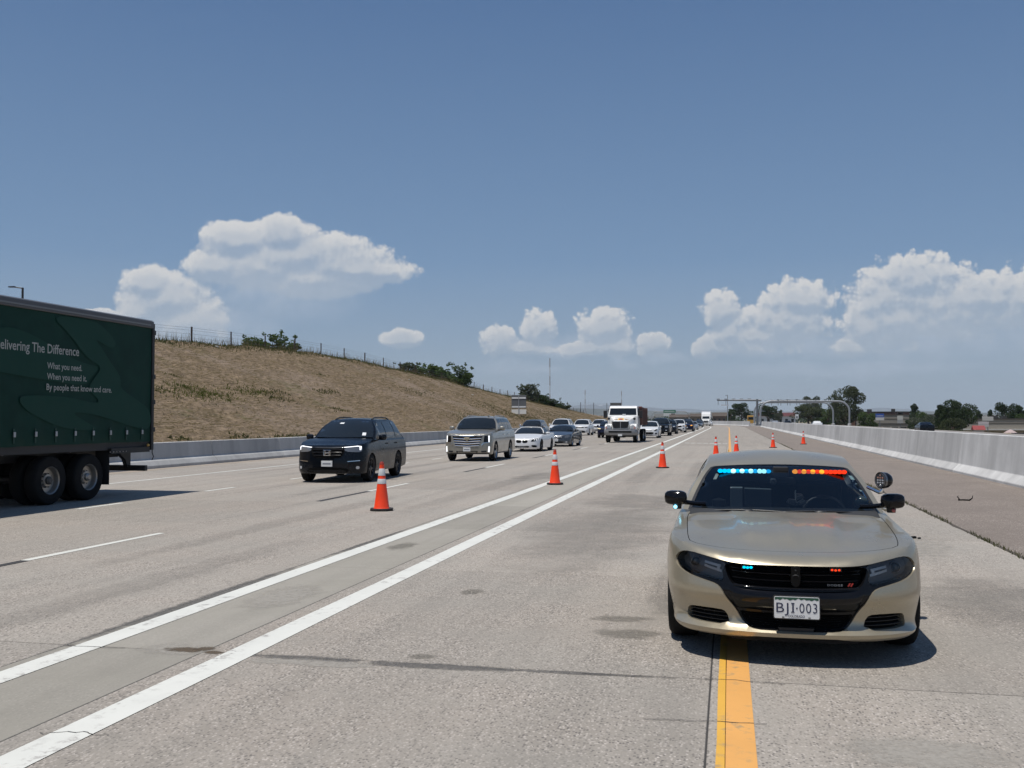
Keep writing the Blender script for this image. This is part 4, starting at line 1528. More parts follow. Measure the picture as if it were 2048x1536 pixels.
    cm = MB().box((-.055, 2.30, 1.165), (.055, .06, .055)).build('dash_camera', principled('camera_case', (.12, .125, .13), .4), root, bevel=.014)
    MB().lathe([(.018, -.034), (.018, -.028), (.001, -.028)], 14, 'y', (-.055, 2.30, 1.165)).build('camera_lens', M_GLOSS, cm)
    MB().box((-.055, 2.33, 1.255), (.016, .03, .03)).build('mirror_mount', M_STEEL, root)
    # stickers on the glass
    for (x, z, w_, h_, col, yy) in ((-.575, 1.205, .03, .05, (.55, .57, .50), 2.30), (.655, 1.205, .05, .035, (.62, .74, .70), 2.30), (.700, 1.125, .034, .055, (.66, .72, .70), 2.15), (.745, 1.055, .028, .07, (.10, .24, .45), 2.02)):
        y = yy
        for _ in range(30):
            u = x / B.w(y)
            p = B.strip(u, y, -.006)
            y += (z - p[2]) / 0.5
        u = x / B.w(y)
        du = w_ / 2 / B.w(y)
        dy = h_ / 2 / .47
        vs = [B.strip(u - du, y - dy, -.006), B.strip(u + du, y - dy, -.006), B.strip(u + du, y + dy, -.006), B.strip(u - du, y + dy, -.006)]
        MB().add(vs, [(0, 1, 2, 3)]).build('window_sticker', principled('sticker_%d' % int(x * 1000), col, .6), root)
    # light bars behind the top of the windscreen
    blue_w = emission('blue_bar_core', (.42, .92, 1.0), 2.3)
    blue = emission('blue_bar_led', (0.0, .45, .95), 1.7)
    red = emission('red_bar_led', (1.0, .04, .012), 1.5)
    orange = emission('red_bar_core', (1.0, .34, .03), 1.8)
    for (x0, x1, kind) in ((-.555, -.075, 'blue'), (.125, .60, 'red')):
        n = 12
        yy = 2.335
        bar = MB().bx(x0 - .01, x1 + .01, yy + .006, yy + .06, 1.236, 1.276).build('light_bar', M_BLACK, root, bevel=.006)
        MB().bx(x0 + .004, x1 - .004, yy - .002, yy + .005, 1.241, 1.271).build('bar_glow', emission('blue_bar_glow', (0.0, .30, .80), .8) if kind == 'blue' else emission('red_bar_glow', (.85, .03, .01), .7), bar)
        for k in range(n):
            x = x0 + (x1 - x0) * (k + .5) / n
            if kind == 'blue':
                hot = k in (5, 7, 9, 10) or k == 3
                mt = blue_w if hot else blue
            else:
                mt = orange if k in (0, 2, 4, 6) else red
            MB().sphere((x, yy, 1.256), .0215 if mt in (blue_w, orange) else .0195, 12, 8, (1.25, .45, .95)).build('led_module', mt, bar, smooth=True)
    # wheels
    for sg in (-1, 1):
        for yw in B.wheels:
            make_wheel(root, 'wheel', sg * .815, yw, .362, .235, 10, M_DALLOY, .66, sg)
    MB().bx(-.70, .70, .45, 4.8, .20, .235).build('underbody', M_VOID, root)
    MB().bx(-.66, .66, .58, 1.5, .235, .70).build('inner_wings', M_VOID, root)
    for sg in (-1, 1):
        MB().box((sg * .955, 2.55, .905), (.02, .22, .028)).build('door_handle', gold, root, bevel=.008)
    return root


police_car()


# ------------------------------------------------------------------ the waiting traffic
def std_body(L, W, H, wb, oh, R, hz, cz, belt, y0, y1, yend, wroof, D=0.7, n=2.7, low=0.24, fast=False, roofend=None, nose=None, rearz=None, tail=None):
    qf = nose or [(.1, .10), (low, .05), (low + .08, .0), (.5 * hz, .0), (.75 * hz, .025), (hz - .06, .05), (hz, .09), (hz + .3, .1)]
    qs = [(.1, .06), (low, .035), (.45, .008), (.6 * belt, .0), (.8 * belt, .012), (belt, .05), (belt + .2, .07)]
    rz = rearz or belt
    zs = [(0, hz - .09), (.03, hz - .055), (.10, hz - .02), (.3, hz), (y0 * .6, (hz + cz) / 2 + .01), (y0, cz), (y0 + .8, belt), (L * .8, rz), (L, rz)]
    crown = [(0, 0), (.2, .005), (.6, .02), (y0, .03), (L, .02)]
    ymid = (y1 + yend) / 2
    re = roofend or (H - .13)
    roof = [(y0, cz + .02), (y0 + (y1 - y0) * .5, cz + .02 + (H - .085 - cz) * .55), (y1, H - .075), (y1 + .18, H - .03), (y1 + .5, H - .005), (ymid + .1, H), (yend - .45, H - .035 if not fast else (H + re) / 2), (yend, re)]
    if tail:
        roof += tail
        yend = tail[-1][0]
    ww = W - .07
    w = [(y0, ww), (y0 + (y1 - y0) * .55, (ww + wroof) / 2 + .02), (y1, wroof), (y1 + .5, wroof - .01), (yend - .3, wroof - .02), (yend, wroof - .05)]
    bow = [(y0, .28), (y1, .10), (y1 + .5, .03), (yend - .6, 0), (yend, -.06)]
    drop = [(y0, .015), (y1, .03), (y1 + .4, .05), (yend, .05)]
    return Body(L=L, W=W, D=D, n=n, Dr=.35, nr=3.2, qf=qf, qs=qs, zs=zs, crown=crown,
                zb_front=lambda x: low, zb_side=low + .02, roof=roof, w=w, bow=bow, drop=drop, wheels=(oh, oh + wb), R=R, track=W - .14)


def gen_car(name, label, group, B, col, loc, rz=0.0, y0=0, y1=0, wins=(), fronts=(), lamps=(), rim=None, spokes=10, mirror=None, mz=1.1, mw=.20, mh=.14,
            plate=None, step=.08, rails=False, railmat=None, roofmat=None, detail=True, cat='car', mirrormat=None, my=None):
    root = tag(empty(name, loc, rz), label, cat, group)
    sh = B.shell(step, [], [], grid=(step * .9, step * .75))
    roof_separate = roofmat is not None
    target = MB() if roof_separate else sh
    target.add(*patch_fixed([(-1, y) for y in np.linspace(B.y1, B.y0, 36)] + [(1, y) for y in np.linspace(B.y0, B.y1, 36)], [], .08, lambda u, y: B.strip(u, y), (.12, .10)))
    for sg in (-1, 1):
        ys = np.linspace(B.y0, B.y1, 36)
        target.add(*patch_fixed([(y, 0) for y in ys] + [(y, 1) for y in ys[::-1]], [], .1, lambda y, t: B.side(y, t, sg), (.12, .2)))
    vs = []
    for k in range(9):
        u = -1 + k / 4
        a = B.strip(u, B.y1)
        vs += [a, (u * (B.xe(min(B.L - .1, B.y1)) - .03), min(B.L - .06, B.y1 + .06), B.belt(B.y1) - .02)]
    target.add(vs, [(2 * k, 2 * k + 1, 2 * k + 3, 2 * k + 2) for k in range(8)])
    body = sh.build('body', col, root, smooth=True, angle=45, weld=True)
    if roof_separate:
        target.build('roof', roofmat, root, smooth=True, angle=45, weld=True)
    # windscreen
    ws = [(.925, y0 + .05), (.93, (y0 + y1) / 2), (.92, y1 - .04), (.4, y1 - .01), (-.4, y1 - .01), (-.92, y1 - .04), (-.93, (y0 + y1) / 2), (-.925, y0 + .05), (-.4, y0 + .03), (.4, y0 + .03)]
    MB().add(*patch_fixed(resample(ws, .1), [], .12, lambda u, y: B.strip(u, y, .005), (.15, .12))).build('windscreen', M_GLASS, root, smooth=True, angle=180)
    for sg in (-1, 1):
        for wn in wins:
            MB().add(*patch(wn, [], .14, lambda y, t: B.side(y, t, sg, .006))).build('side_window', M_GLASS, root, smooth=True, angle=180)
    for (nm, poly, off, mat) in fronts:
        front_part(B, poly, off, nm, mat, root, .05)
    for (nm, poly, off, mat) in lamps:
        front_part(B, poly, off, nm, mat, root, .04)
        front_part(B, mirror_x(poly), off, nm, mat, root, .04)
    for sg in (-1, 1):
        for yw in B.wheels:
            make_wheel(root, 'wheel', sg * (B.W - .115 - (.01 if detail else 0)), yw, B.R, .24, spokes, rim or M_ALLOY, .70, sg, 22)
        mirror_part(root, sg * (B.W + .10), my or (y0 + .42), mz, mw, mh, .16, mirrormat or mirror or col, sg, True, M_BLACK)
    if plate:
        px, pz, pm = plate
        yy = B.skirt(B.x2s(px), pz)[1] - .02
        o = MB().bx(px - .155, px + .155, yy - .008, yy + .05, pz - .08, pz + .08).build('number_plate', pm, root, bevel=.006)
        if pm is M_WHITEPL:
            MB().bx(px - .115, px + .115, yy - .011, yy - .007, pz - .018, pz + .018).build('plate_lettering', principled('grey_print', (.25, .27, .3), .6), o)
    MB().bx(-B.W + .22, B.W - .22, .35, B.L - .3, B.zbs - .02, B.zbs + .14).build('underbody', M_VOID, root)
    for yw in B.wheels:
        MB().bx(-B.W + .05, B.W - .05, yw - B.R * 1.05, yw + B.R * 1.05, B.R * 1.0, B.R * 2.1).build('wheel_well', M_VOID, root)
    if rails:
        for sg in (-1, 1):
            pts = [(sg * (B.w(y) - .10), y, B.strip(.84, y)[2] + (.045 if 0 < k < 6 else 0.0)) for k, y in enumerate(np.linspace(y1 + .25, B.y1 - .45, 7))]
            MB().tube(pts, .02, 6).build('roof_rail', railmat or M_BLACK, root, smooth=True)
    return root, B


def sym(half):
    return mirror_poly(half)


def bars(B, root, zlist, xw, h, off, mat, name='grille_bar', vee=0.0):
    for z in zlist:
        xm = xw(z) if callable(xw) else xw
        n = 12
        vs, fs = [], []
        for j, dz in enumerate((-h / 2, 0, h / 2)):
            for i in range(n + 1):
                f = -1 + 2 * i / n
                q = B.skirt(B.x2s(f * xm), z + dz, off + (.012 if j == 1 else 0))
                vs.append((q[0], q[1], q[2] - vee * (1 - abs(f))))
        fs = [(j * (n + 1) + i, j * (n + 1) + i + 1, (j + 1) * (n + 1) + i + 1, (j + 1) * (n + 1) + i) for j in range(2) for i in range(n)]
        MB().add(vs, fs).build(name, mat, root, smooth=True)


P_BLACK = paint('dark_blue_black_paint', (0.006, 0.008, 0.012), 0.2, .25)
P_SILVER = paint('beige_silver_paint', (0.27, 0.255, 0.215), 0.5, .3, .3)
P_WHITE = paint('white_car_paint', (0.72, 0.72, 0.71), 0.0, .3)
P_GREY = paint('graphite_paint', (0.055, 0.062, 0.072), 0.5, .3, .3)
P_SLATE = paint('slate_paint', (0.10, 0.115, 0.13), 0.5, .3, .3)
P_RED = paint('dark_red_paint', (0.11, 0.012, 0.01), 0.2, .3)
P_LGREY = paint('light_grey_paint', (0.30, 0.31, 0.32), 0.4, .3, .3)
P_NAVY = paint('navy_paint', (0.010, 0.012, 0.035), 0.2, .3)
M_AMBER = emission('amber_lamp', (1.0, .45, .08), 1.3)
M_WARM = emission('warm_headlamp', (1.0, .86, .55), 1.2)
M_TRIM = principled('dark_grey_cladding', (.035, .035, .037), .6)


# --- black three-row SUV nearest to the cones
def suv_black():
    B = std_body(4.99, .995, 1.79, 2.82, .97, .385, 1.04, 1.19, 1.17, 1.25, 2.12, 4.72, .66, D=.72, low=.25)
    wins = [[(1.62, .10), (2.75, .08), (2.75, .90), (2.25, .90), (1.85, .72)], [(2.86, .08), (3.72, .08), (3.72, .90), (2.86, .90)], [(3.84, .10), (4.45, .22), (4.30, .86), (3.84, .90)]]
    hl = chaikin([(.47, .955), (.80, .995), (.90, .985), (.93, .93), (.90, .855), (.84, .84), (.50, .86)], 1)
    root, B = gen_car('suv', 'glossy black three row SUV with white light strips, second lane, beside the nearest cone', None, B, P_BLACK, (-10.76, 25.75, 0), math.radians(3.6), 1.25, 2.12, wins,
        fronts=[('grille', chaikin(sym([(0, .955), (.44, .965), (.50, .90), (.42, .72), (.30, .68), (0, .68)]), 1), .004, M_VOID),
                ('lower_intake', chaikin(sym([(0, .42), (.50, .43), (.62, .34), (.5, .29), (0, .285)]), 1), .004, M_VOID),
                ('skid_lip', sym([(0, .285), (.55, .285), (.5, .252), (0, .252)]), .012, M_TRIM)],
        lamps=[('headlamp', hl, .006, principled('clear_headlamp', (.22, .23, .25), .08, .3)), ('fog_lamp', chaikin([(.77, .46), (.85, .46), (.85, .38), (.77, .38)], 2), .006, M_LAMPW),
               ('bumper_strip', [(.56, .60), (.86, .622), (.86, .602), (.56, .582)], .012, M_CHROME)],
        rim=M_DALLOY, spokes=10, mz=1.23, plate=(.0, .53, M_WHITEPL), step=.06, rails=True, railmat=M_BLACK, cat='SUV', mw=.22, mh=.17)
    for sg in (-1, 1):
        for pl in ([(.47, .985), (.84, 1.018), (.84, .998), (.47, .968)], [(.84, 1.018), (.915, 1.005), (.895, .90), (.86, .90), (.865, .985), (.84, .998)]):
            pp = [(sg * x, z) for x, z in pl]
            front_part(B, pp if sg > 0 else pp[::-1], .012, 'running_light', M_LAMPON, root, .04)
    bars(B, root, (.92, .84, .76), lambda z: .44 - (.93 - z) * .35, .028, .012, M_GLOSS)
    yy = B.skirt(0, .83)[1] - .035
    bd = MB()
    bd.bx(-.075, -.045, yy, yy + .02, .765, .895).bx(.045, .075, yy, yy + .02, .765, .895).bx(-.05, .05, yy, yy + .02, .81, .845)
    bd.build('grille_emblem', M_CHROME, root, bevel=.006)
    MB().tube([(-.095, yy + .01, .755), (.095, yy + .01, .755), (.105, yy + .01, .90), (-.105, yy + .01, .90), (-.095, yy + .01, .755)], .008, 6).build('emblem_ring', M_CHROME, root)
    for (u, y, w_, h_, nm) in ((-.28, 1.92, .07, .035, 'toll_tag'), (.66, 1.42, .045, .06, 'window_sticker')):
        vs = [B.strip(u - w_ / .8, y - h_, .009), B.strip(u + w_ / .8, y - h_, .009), B.strip(u + w_ / .8, y + h_, .009), B.strip(u - w_ / .8, y + h_, .009)]
        MB().add(vs, [(0, 1, 2, 3)]).build(nm, M_WHITEPL, root)
    for sg in (-1, 1):
        for yh in (2.62, 3.62):
            MB().box((sg * 1.0, yh, 1.04), (.03, .20, .035)).build('door_handle', P_BLACK, root, bevel=.01)
    return root


# --- big beige SUV with the chrome grille
def suv_chrome():
    B = std_body(5.25, 1.02, 1.89, 2.95, 1.0, .405, 1.17, 1.30, 1.27, 1.35, 2.05, 5.02, .72, D=.55, n=3.0, low=.30)
    wins = [[(1.70, .10), (2.72, .08), (2.72, .90), (2.2, .90), (1.88, .72)], [(2.84, .08), (3.72, .08), (3.72, .90), (2.84, .90)], [(3.86, .08), (4.84, .10), (4.74, .88), (3.86, .90)]]
    root, B = gen_car('suv', 'large beige SUV with a wide chrome bar grille, second lane', None, B, P_SILVER, (-10.62, 40.2, 0), math.radians(0.4), 1.35, 2.05, wins,
        fronts=[('grille', sym([(0, 1.11), (.66, 1.12), (.60, .90), (.50, .66), (.30, .62), (0, .58)]), .004, M_VOID),
                ('lower_intake', sym([(0, .43), (.46, .43), (.44, .35), (0, .35)]), .004, M_VOID),
                ('lower_valance', sym([(0, .352), (.95, .345), (.90, .302), (0, .302)]), .008, M_BLACK)],
        lamps=[('headlamp', [(.73, 1.06), (.93, 1.08), (.90, .80), (.70, .80)], .004, M_GLOSS), ('running_light', [(.885, 1.07), (.94, 1.07), (.925, .80), (.885, .80)], .012, M_LAMPON),
               ('fog_light', [(.88, .64), (.93, .62), (.92, .38), (.86, .40)], .012, M_LAMPON), ('bumper_crease', [(.60, .68), (.68, .775), (.92, .80), (.92, .785), (.70, .755), (.62, .66)], .014, M_CHROME),
               ('side_vent', [(.60, .44), (.80, .45), (.82, .38), (.62, .37)], .006, M_BLACK)],
        rim=M_ALLOY, spokes=10, mirror=P_SILVER, mz=1.36, plate=(0, .50, M_WHITEPL), step=.07, rails=True, railmat=M_STEEL, cat='SUV', mw=.23, mh=.20)
    bars(B, root, (1.085, .96, .855, .76, .665), lambda z: .66 - (1.12 - z) * .33, .045, .012, M_CHROME, vee=.035)
    yy = B.skirt(0, .9)[1] - .03
    MB().prism([(-.13, .985), (.13, .985), (.09, .91), (0, .85), (-.09, .91)], yy - .015, yy + .01, 'y').build('grille_emblem', principled('emblem_gold', (.55, .5, .38), .25, .8), root, bevel=.01)
    MB().bx(.36, .43, 2.25, 2.38, 1.86, 1.93).build('roof_antenna', P_SILVER, root, bevel=.02)
    for sg in (-1, 1):
        MB().bx(sg * .86, sg * 1.0, 1.45, 3.5, .30, .36).build('running_board', M_BLACK, root, bevel=.01)
        for yh in (2.55, 3.55):
            MB().box((sg * 1.02, yh, 1.10), (.03, .20, .04)).build('door_handle', M_CHROME, root, bevel=.01)
    return root


def coupe_white():
    B = std_body(4.90, .945, 1.37, 2.855, .86, .34, .73, .93, .90, 1.62, 2.35, 4.0, .60, D=.8, n=2.5, low=.16, roofend=1.08, fast=True, rearz=.98)
    wins = [[(1.95, .12), (3.05, .10), (2.95, .88), (2.5, .9), (2.15, .7)], [(3.12, .10), (3.65, .15), (3.4, .8), (3.05, .88)]]
    kid = chaikin([(.03, .63), (.30, .64), (.33, .57), (.28, .475), (.06, .47), (.03, .53)], 2)
    root, B = gen_car('car', 'white coupe with a black soft roof and twin oval grilles', None, B, P_WHITE, (-10.92, 52.9, 0), math.radians(-1), 1.62, 2.35, wins,
        fronts=[('lower_intake', chaikin(sym([(0, .31), (.42, .32), (.40, .22), (0, .21)]), 1), .004, M_VOID)],
        lamps=[('kidney_grille', kid, .006, M_VOID), ('headlamp', chaikin([(.46, .54), (.62, .70), (.84, .73), (.86, .68), (.70, .56)], 1), .006, M_GLOSS), ('side_intake', chaikin([(.50, .36), (.76, .36), (.80, .24), (.56, .24)], 1), .004, M_VOID)],
        rim=M_DALLOY, spokes=10, mirror=P_WHITE, mz=.99, mw=.22, mh=.13, step=.07, roofmat=principled('soft_top', (.02, .02, .022), .8), cat='car')
    for sg in (-1, 1):
        for x in (.66, .76):
            q = B.skirt(B.x2s(sg * x), .655, .004)
            MB().lathe([(.042, -.01), (.05, .0), (.042, .01), (.034, 0)], 16, 'y', q).build('lamp_ring', M_LAMPON, root, smooth=True)
    # white windscreen frame
    pts = [B.strip(.96 * sg, y, .012) for sg in (1,) for y in np.linspace(1.68, 2.33, 6)]
    pts += [B.strip(u, 2.36, .012) for u in np.linspace(.9, -.9, 7)]
    pts += [B.strip(-.96, y, .012) for y in np.linspace(2.33, 1.68, 6)]
    MB().tube(pts, .028, 8).build('windscreen_frame', P_WHITE, root, smooth=True)
    return root


def sedan_grey():
    B = std_body(4.90, .935, 1.41, 2.85, .87, .335, .77, .95, .95, 1.55, 2.25, 4.25, .60, D=.75, n=2.6, low=.17, roofend=1.10, fast=True, rearz=1.02)
    wins = [[(1.85, .12), (2.85, .10), (2.85, .9), (2.4, .9), (2.05, .7)], [(2.93, .10), (3.75, .14), (3.5, .85), (2.93, .9)]]
    root, B = gen_car('car', 'graphite grey sedan with a silver barred grille behind the white coupe', None, B, P_GREY, (-10.78, 63.1, 0), math.radians(-1), 1.55, 2.25, wins,
        fronts=[('grille', chaikin(sym([(0, .68), (.42, .67), (.38, .55), (0, .51)]), 1), .004, M_VOID), ('lower_intake', chaikin(sym([(0, .34), (.5, .33), (.44, .24), (0, .23)]), 1), .004, M_VOID),
                ('front_lip', sym([(0, .225), (.72, .235), (.7, .195), (0, .185)]), .012, M_LAMPW)],
        lamps=[('headlamp', chaikin([(.50, .57), (.58, .70), (.82, .75), (.88, .68), (.76, .56)], 1), .006, principled('smoky_headlamp', (.18, .19, .2), .1, .3)), ('fog_lamp', chaikin([(.58, .34), (.70, .34), (.70, .27), (.58, .27)], 2), .006, M_LAMPW)],
        rim=M_ALLOY, mirror=P_GREY, mz=1.02, mw=.20, mh=.13, plate=(-.02, .43, M_WHITEPL), step=.08)
    bars(B, root, (.645, .59), .38, .025, .012, M_CHROME)
    q = B.skirt(0, .61, .03)
    MB().lathe([(.075, -.008), (.085, 0), (.075, .008), (.065, 0)], 18, 'y', q).build('grille_emblem', M_CHROME, root, smooth=True)
    return root


# --- plainer shapes for the queue behind
WIN_SUV = [[(1.55, .10), (2.60, .08), (2.60, .90), (2.10, .90), (1.75, .72)], [(2.70, .08), (3.50, .08), (3.50, .90), (2.70, .90)], [(3.60, .10), (4.25, .18), (4.15, .86), (3.60, .90)]]
WIN_CAR = [[(1.75, .12), (2.70, .10), (2.70, .9), (2.25, .9), (1.95, .7)], [(2.78, .10), (3.55, .14), (3.35, .85), (2.78, .9)]]


def suv_far(label, col, loc, H=1.76, W=.96, style='plain', rails=None, mir=None, group='SUVs waiting in the queue', wob=0.0, **kw):
    B = std_body(4.80, W, H, 2.8, .92, .375, 1.02 + (H - 1.76) * .4, 1.17 + (H - 1.76) * .5, 1.15 + (H - 1.76) * .5, 1.2, 1.98, 4.6, .64, D=.6, n=2.8, low=.26)
    fr, lm = [], []
    if style == 'slots':
        fr = [('grille', sym([(0, .92), (.44, .93), (.43, .83), (0, .82)]), .004, M_TRIM), ('lower_intake', chaikin(sym([(0, .55), (.46, .53), (.66, .40), (.5, .36), (0, .40)]), 1), .006, M_VOID), ('front_lip', sym([(0, .36), (.6, .34), (.5, .27), (0, .27)]), .008, M_TRIM)]
        lm = [('headlamp', [(.50, .92), (.82, .95), (.86, .88), (.54, .84)], .006, M_GLOSS), ('fog_lamp', [(.66, .50), (.80, .52), (.80, .46), (.68, .44)], .006, M_TRIM)]
    elif style == 'hex':
        fr = [('grille', chaikin(sym([(0, .92), (.44, .93), (.56, .83), (.42, .70), (0, .69)]), 1), .004, M_VOID), ('lower_intake', chaikin(sym([(0, .50), (.46, .50), (.40, .38), (0, .37)]), 1), .004, M_VOID), ('front_lip', sym([(0, .37), (.6, .36), (.5, .27), (0, .27)]), .008, M_TRIM)]
        lm = [('headlamp', chaikin([(.56, .94), (.84, .98), (.88, .88), (.64, .80)], 1), .006, M_GLOSS), ('side_vent', chaikin([(.60, .58), (.80, .60), (.80, .46), (.66, .44)], 1), .004, M_VOID)]
    else:
        fr = [('grille', chaikin(sym([(0, .93), (.46, .94), (.44, .76), (0, .75)]), 1), .004, M_VOID), ('lower_intake', chaikin(sym([(0, .50), (.5, .50), (.45, .38), (0, .37)]), 1), .004, M_VOID)]
        lm = [('headlamp', chaikin([(.52, .95), (.84, .97), (.88, .86), (.56, .82)], 1), .006, M_LAMPW)]
    if kw.get('hl'):
        lm = [('headlamp', lm[0][1], .008, kw['hl'])] + lm[1:]
    root, B = gen_car('suv', label, group, B, col, loc, wob, 1.2, 1.98, WIN_SUV, fr, lm, rim=kw.get('rim', M_ALLOY), mirror=mir or col, mz=1.22 + (H - 1.76) * .5, mw=.2, mh=.16, plate=(0, .6, M_WHITEPL) if style != 'slots' else None, step=.11, rails=rails is not None, railmat=rails, detail=False, cat='SUV')
    if style == 'slots':
        for k in range(7):
            x = -.36 + k * .12
            q = B.skirt(B.x2s(x), .875, .01)
            MB().bx(x - .04, x + .04, q[1] - .004, q[1] + .02, .835, .915).build('grille_slot', M_VOID, root)
    return root


def car_far(label, col, loc, H=1.46, hatch=False, group='cars waiting in the queue', hl=None, wob=0.0):
    if hatch:
        B = std_body(4.36, .91, H, 2.65, .85, .325, .86, 1.05, 1.0, 1.15, 1.98, 4.1, .60, D=.75, n=2.5, low=.18)
    else:
        B = std_body(4.75, .915, H, 2.75, .9, .33, .80, .98, .97, 1.45, 2.18, 4.2, .60, D=.72, n=2.6, low=.19, roofend=1.1, fast=True, rearz=1.04)
    y0, y1 = (1.15, 1.98) if hatch else (1.45, 2.18)
    wins = [[(p[0] - (.2 if hatch else 0), p[1]) for p in w_] for w_ in WIN_CAR]
    if hatch:
        fr = [('grille', chaikin(sym([(0, .56), (.40, .56), (.50, .48), (.36, .36), (0, .35)]), 1), .004, M_VOID), ('upper_grille', chaikin(sym([(0, .72), (.34, .73), (.30, .68), (0, .67)]), 1), .004, M_VOID), ('lower_intake', sym([(0, .31), (.4, .31), (.36, .25), (0, .25)]), .004, M_VOID)]
        lm = [('headlamp', chaikin([(.46, .68), (.60, .78), (.84, .86), (.84, .78), (.66, .66)], 1), .006, M_GLOSS), ('fog_pocket', chaikin([(.54, .46), (.78, .52), (.78, .36), (.60, .36)], 1), .004, M_TRIM)]
    else:
        fr = [('grille', chaikin(sym([(0, .72), (.42, .72), (.38, .56), (0, .55)]), 1), .004, M_VOID), ('lower_intake', chaikin(sym([(0, .38), (.5, .37), (.44, .26), (0, .25)]), 1), .004, M_VOID)]
        lm = [('headlamp', chaikin([(.48, .62), (.58, .72), (.82, .78), (.87, .70), (.74, .60)], 1), .006, hl or M_LAMPW)]
    return gen_car('car', label, group, B, col, loc, wob, y0, y1, wins, fr, lm, mirror=col, mz=1.06, mw=.18, mh=.13, plate=None if hatch else (0, .46, M_WHITEPL), step=.11, detail=False)[0]


suv_black()
suv_chrome()
coupe_white()
sedan_grey()
suv_far('slate blue grey SUV behind the white coupe in the far left lane', P_SLATE, (-16.75, 84.0, 0), H=1.74, mir=M_CHROME)
suv_far('white SUV with black roof rack bars behind the graphite sedan', P_WHITE, (-15.75, 93.2, 0), H=1.84, rails=M_BLACK, style='hex')
suv_far('white SUV with a row of small square grille openings and dark lower bumper', P_WHITE, (-15.95, 108.8, 0), H=1.78, style='slots')
suv_far('white SUV half hidden behind the dump truck cab', P_WHITE, (-15.9, 123.5, 0), H=1.78, style='plain')
suv_far('dark navy off-roader with lit yellow headlamps beside the dump truck', P_NAVY, (-11.25, 93.5, 0), H=1.60, W=.86, style='slots', hl=M_WARM, group=None)
car_far('white hatchback with a wide dark grille just behind the dump truck', P_WHITE, (-7.32, 94.1, 0), hatch=True, H=1.60)
suv_far('white SUV with a hexagonal black grille behind the black pickup', P_WHITE, (-6.62, 135.0, 0), H=1.78, style='hex')
suv_far('dark SUV following close behind the black pickup', P_BLACK, (-7.1, 121.6, 0), H=1.72)
suv_far('dark SUV with one glowing amber indicator behind the white hexagonal grille SUV', P_NAVY, (-5.9, 145.5, 0), H=1.68, hl=M_AMBER, group=None)
car_far('dark red car in the queue behind the amber indicator', P_RED, (-6.15, 157.0, 0), hl=M_WARM)
car_far('light grey sedan in the queue behind the red car', P_LGREY, (-6.0, 171.0, 0))
suv_far('black SUV tall above the light grey sedan in the queue', P_BLACK, (-7.9, 200.0, 0), H=1.85)
car_far('blue grey sedan in the distance beside the black SUV', P_SLATE, (-6.6, 226.0, 0))
suv_far('black SUV in the distance beside the white semi truck', P_NAVY, (-7.2, 256.0, 0), H=1.75)
car_far('small white car at the far end of the queue right of the semi truck', P_WHITE, (-5.6, 300.0, 0))
# other side of the median
car_far('white car driving away beyond the median barrier under the gantry', P_WHITE, (16.3, 200.0, 0), group='cars beyond the median', wob=math.pi)
car_far('dark car beyond the median barrier in front of the tan store', P_BLACK, (25.4, 144.0, 0), H=1.42, group='cars beyond the median', wob=math.pi)
car_far('grey car parked far beyond the median by the white shed', P_LGREY, (11.4, 262.0, 0), group='cars beyond the median', wob=math.pi)
car_far('black car parked far beyond the median by the white shed', P_BLACK, (14.4, 262.0, 0), group='cars beyond the median', wob=math.pi)


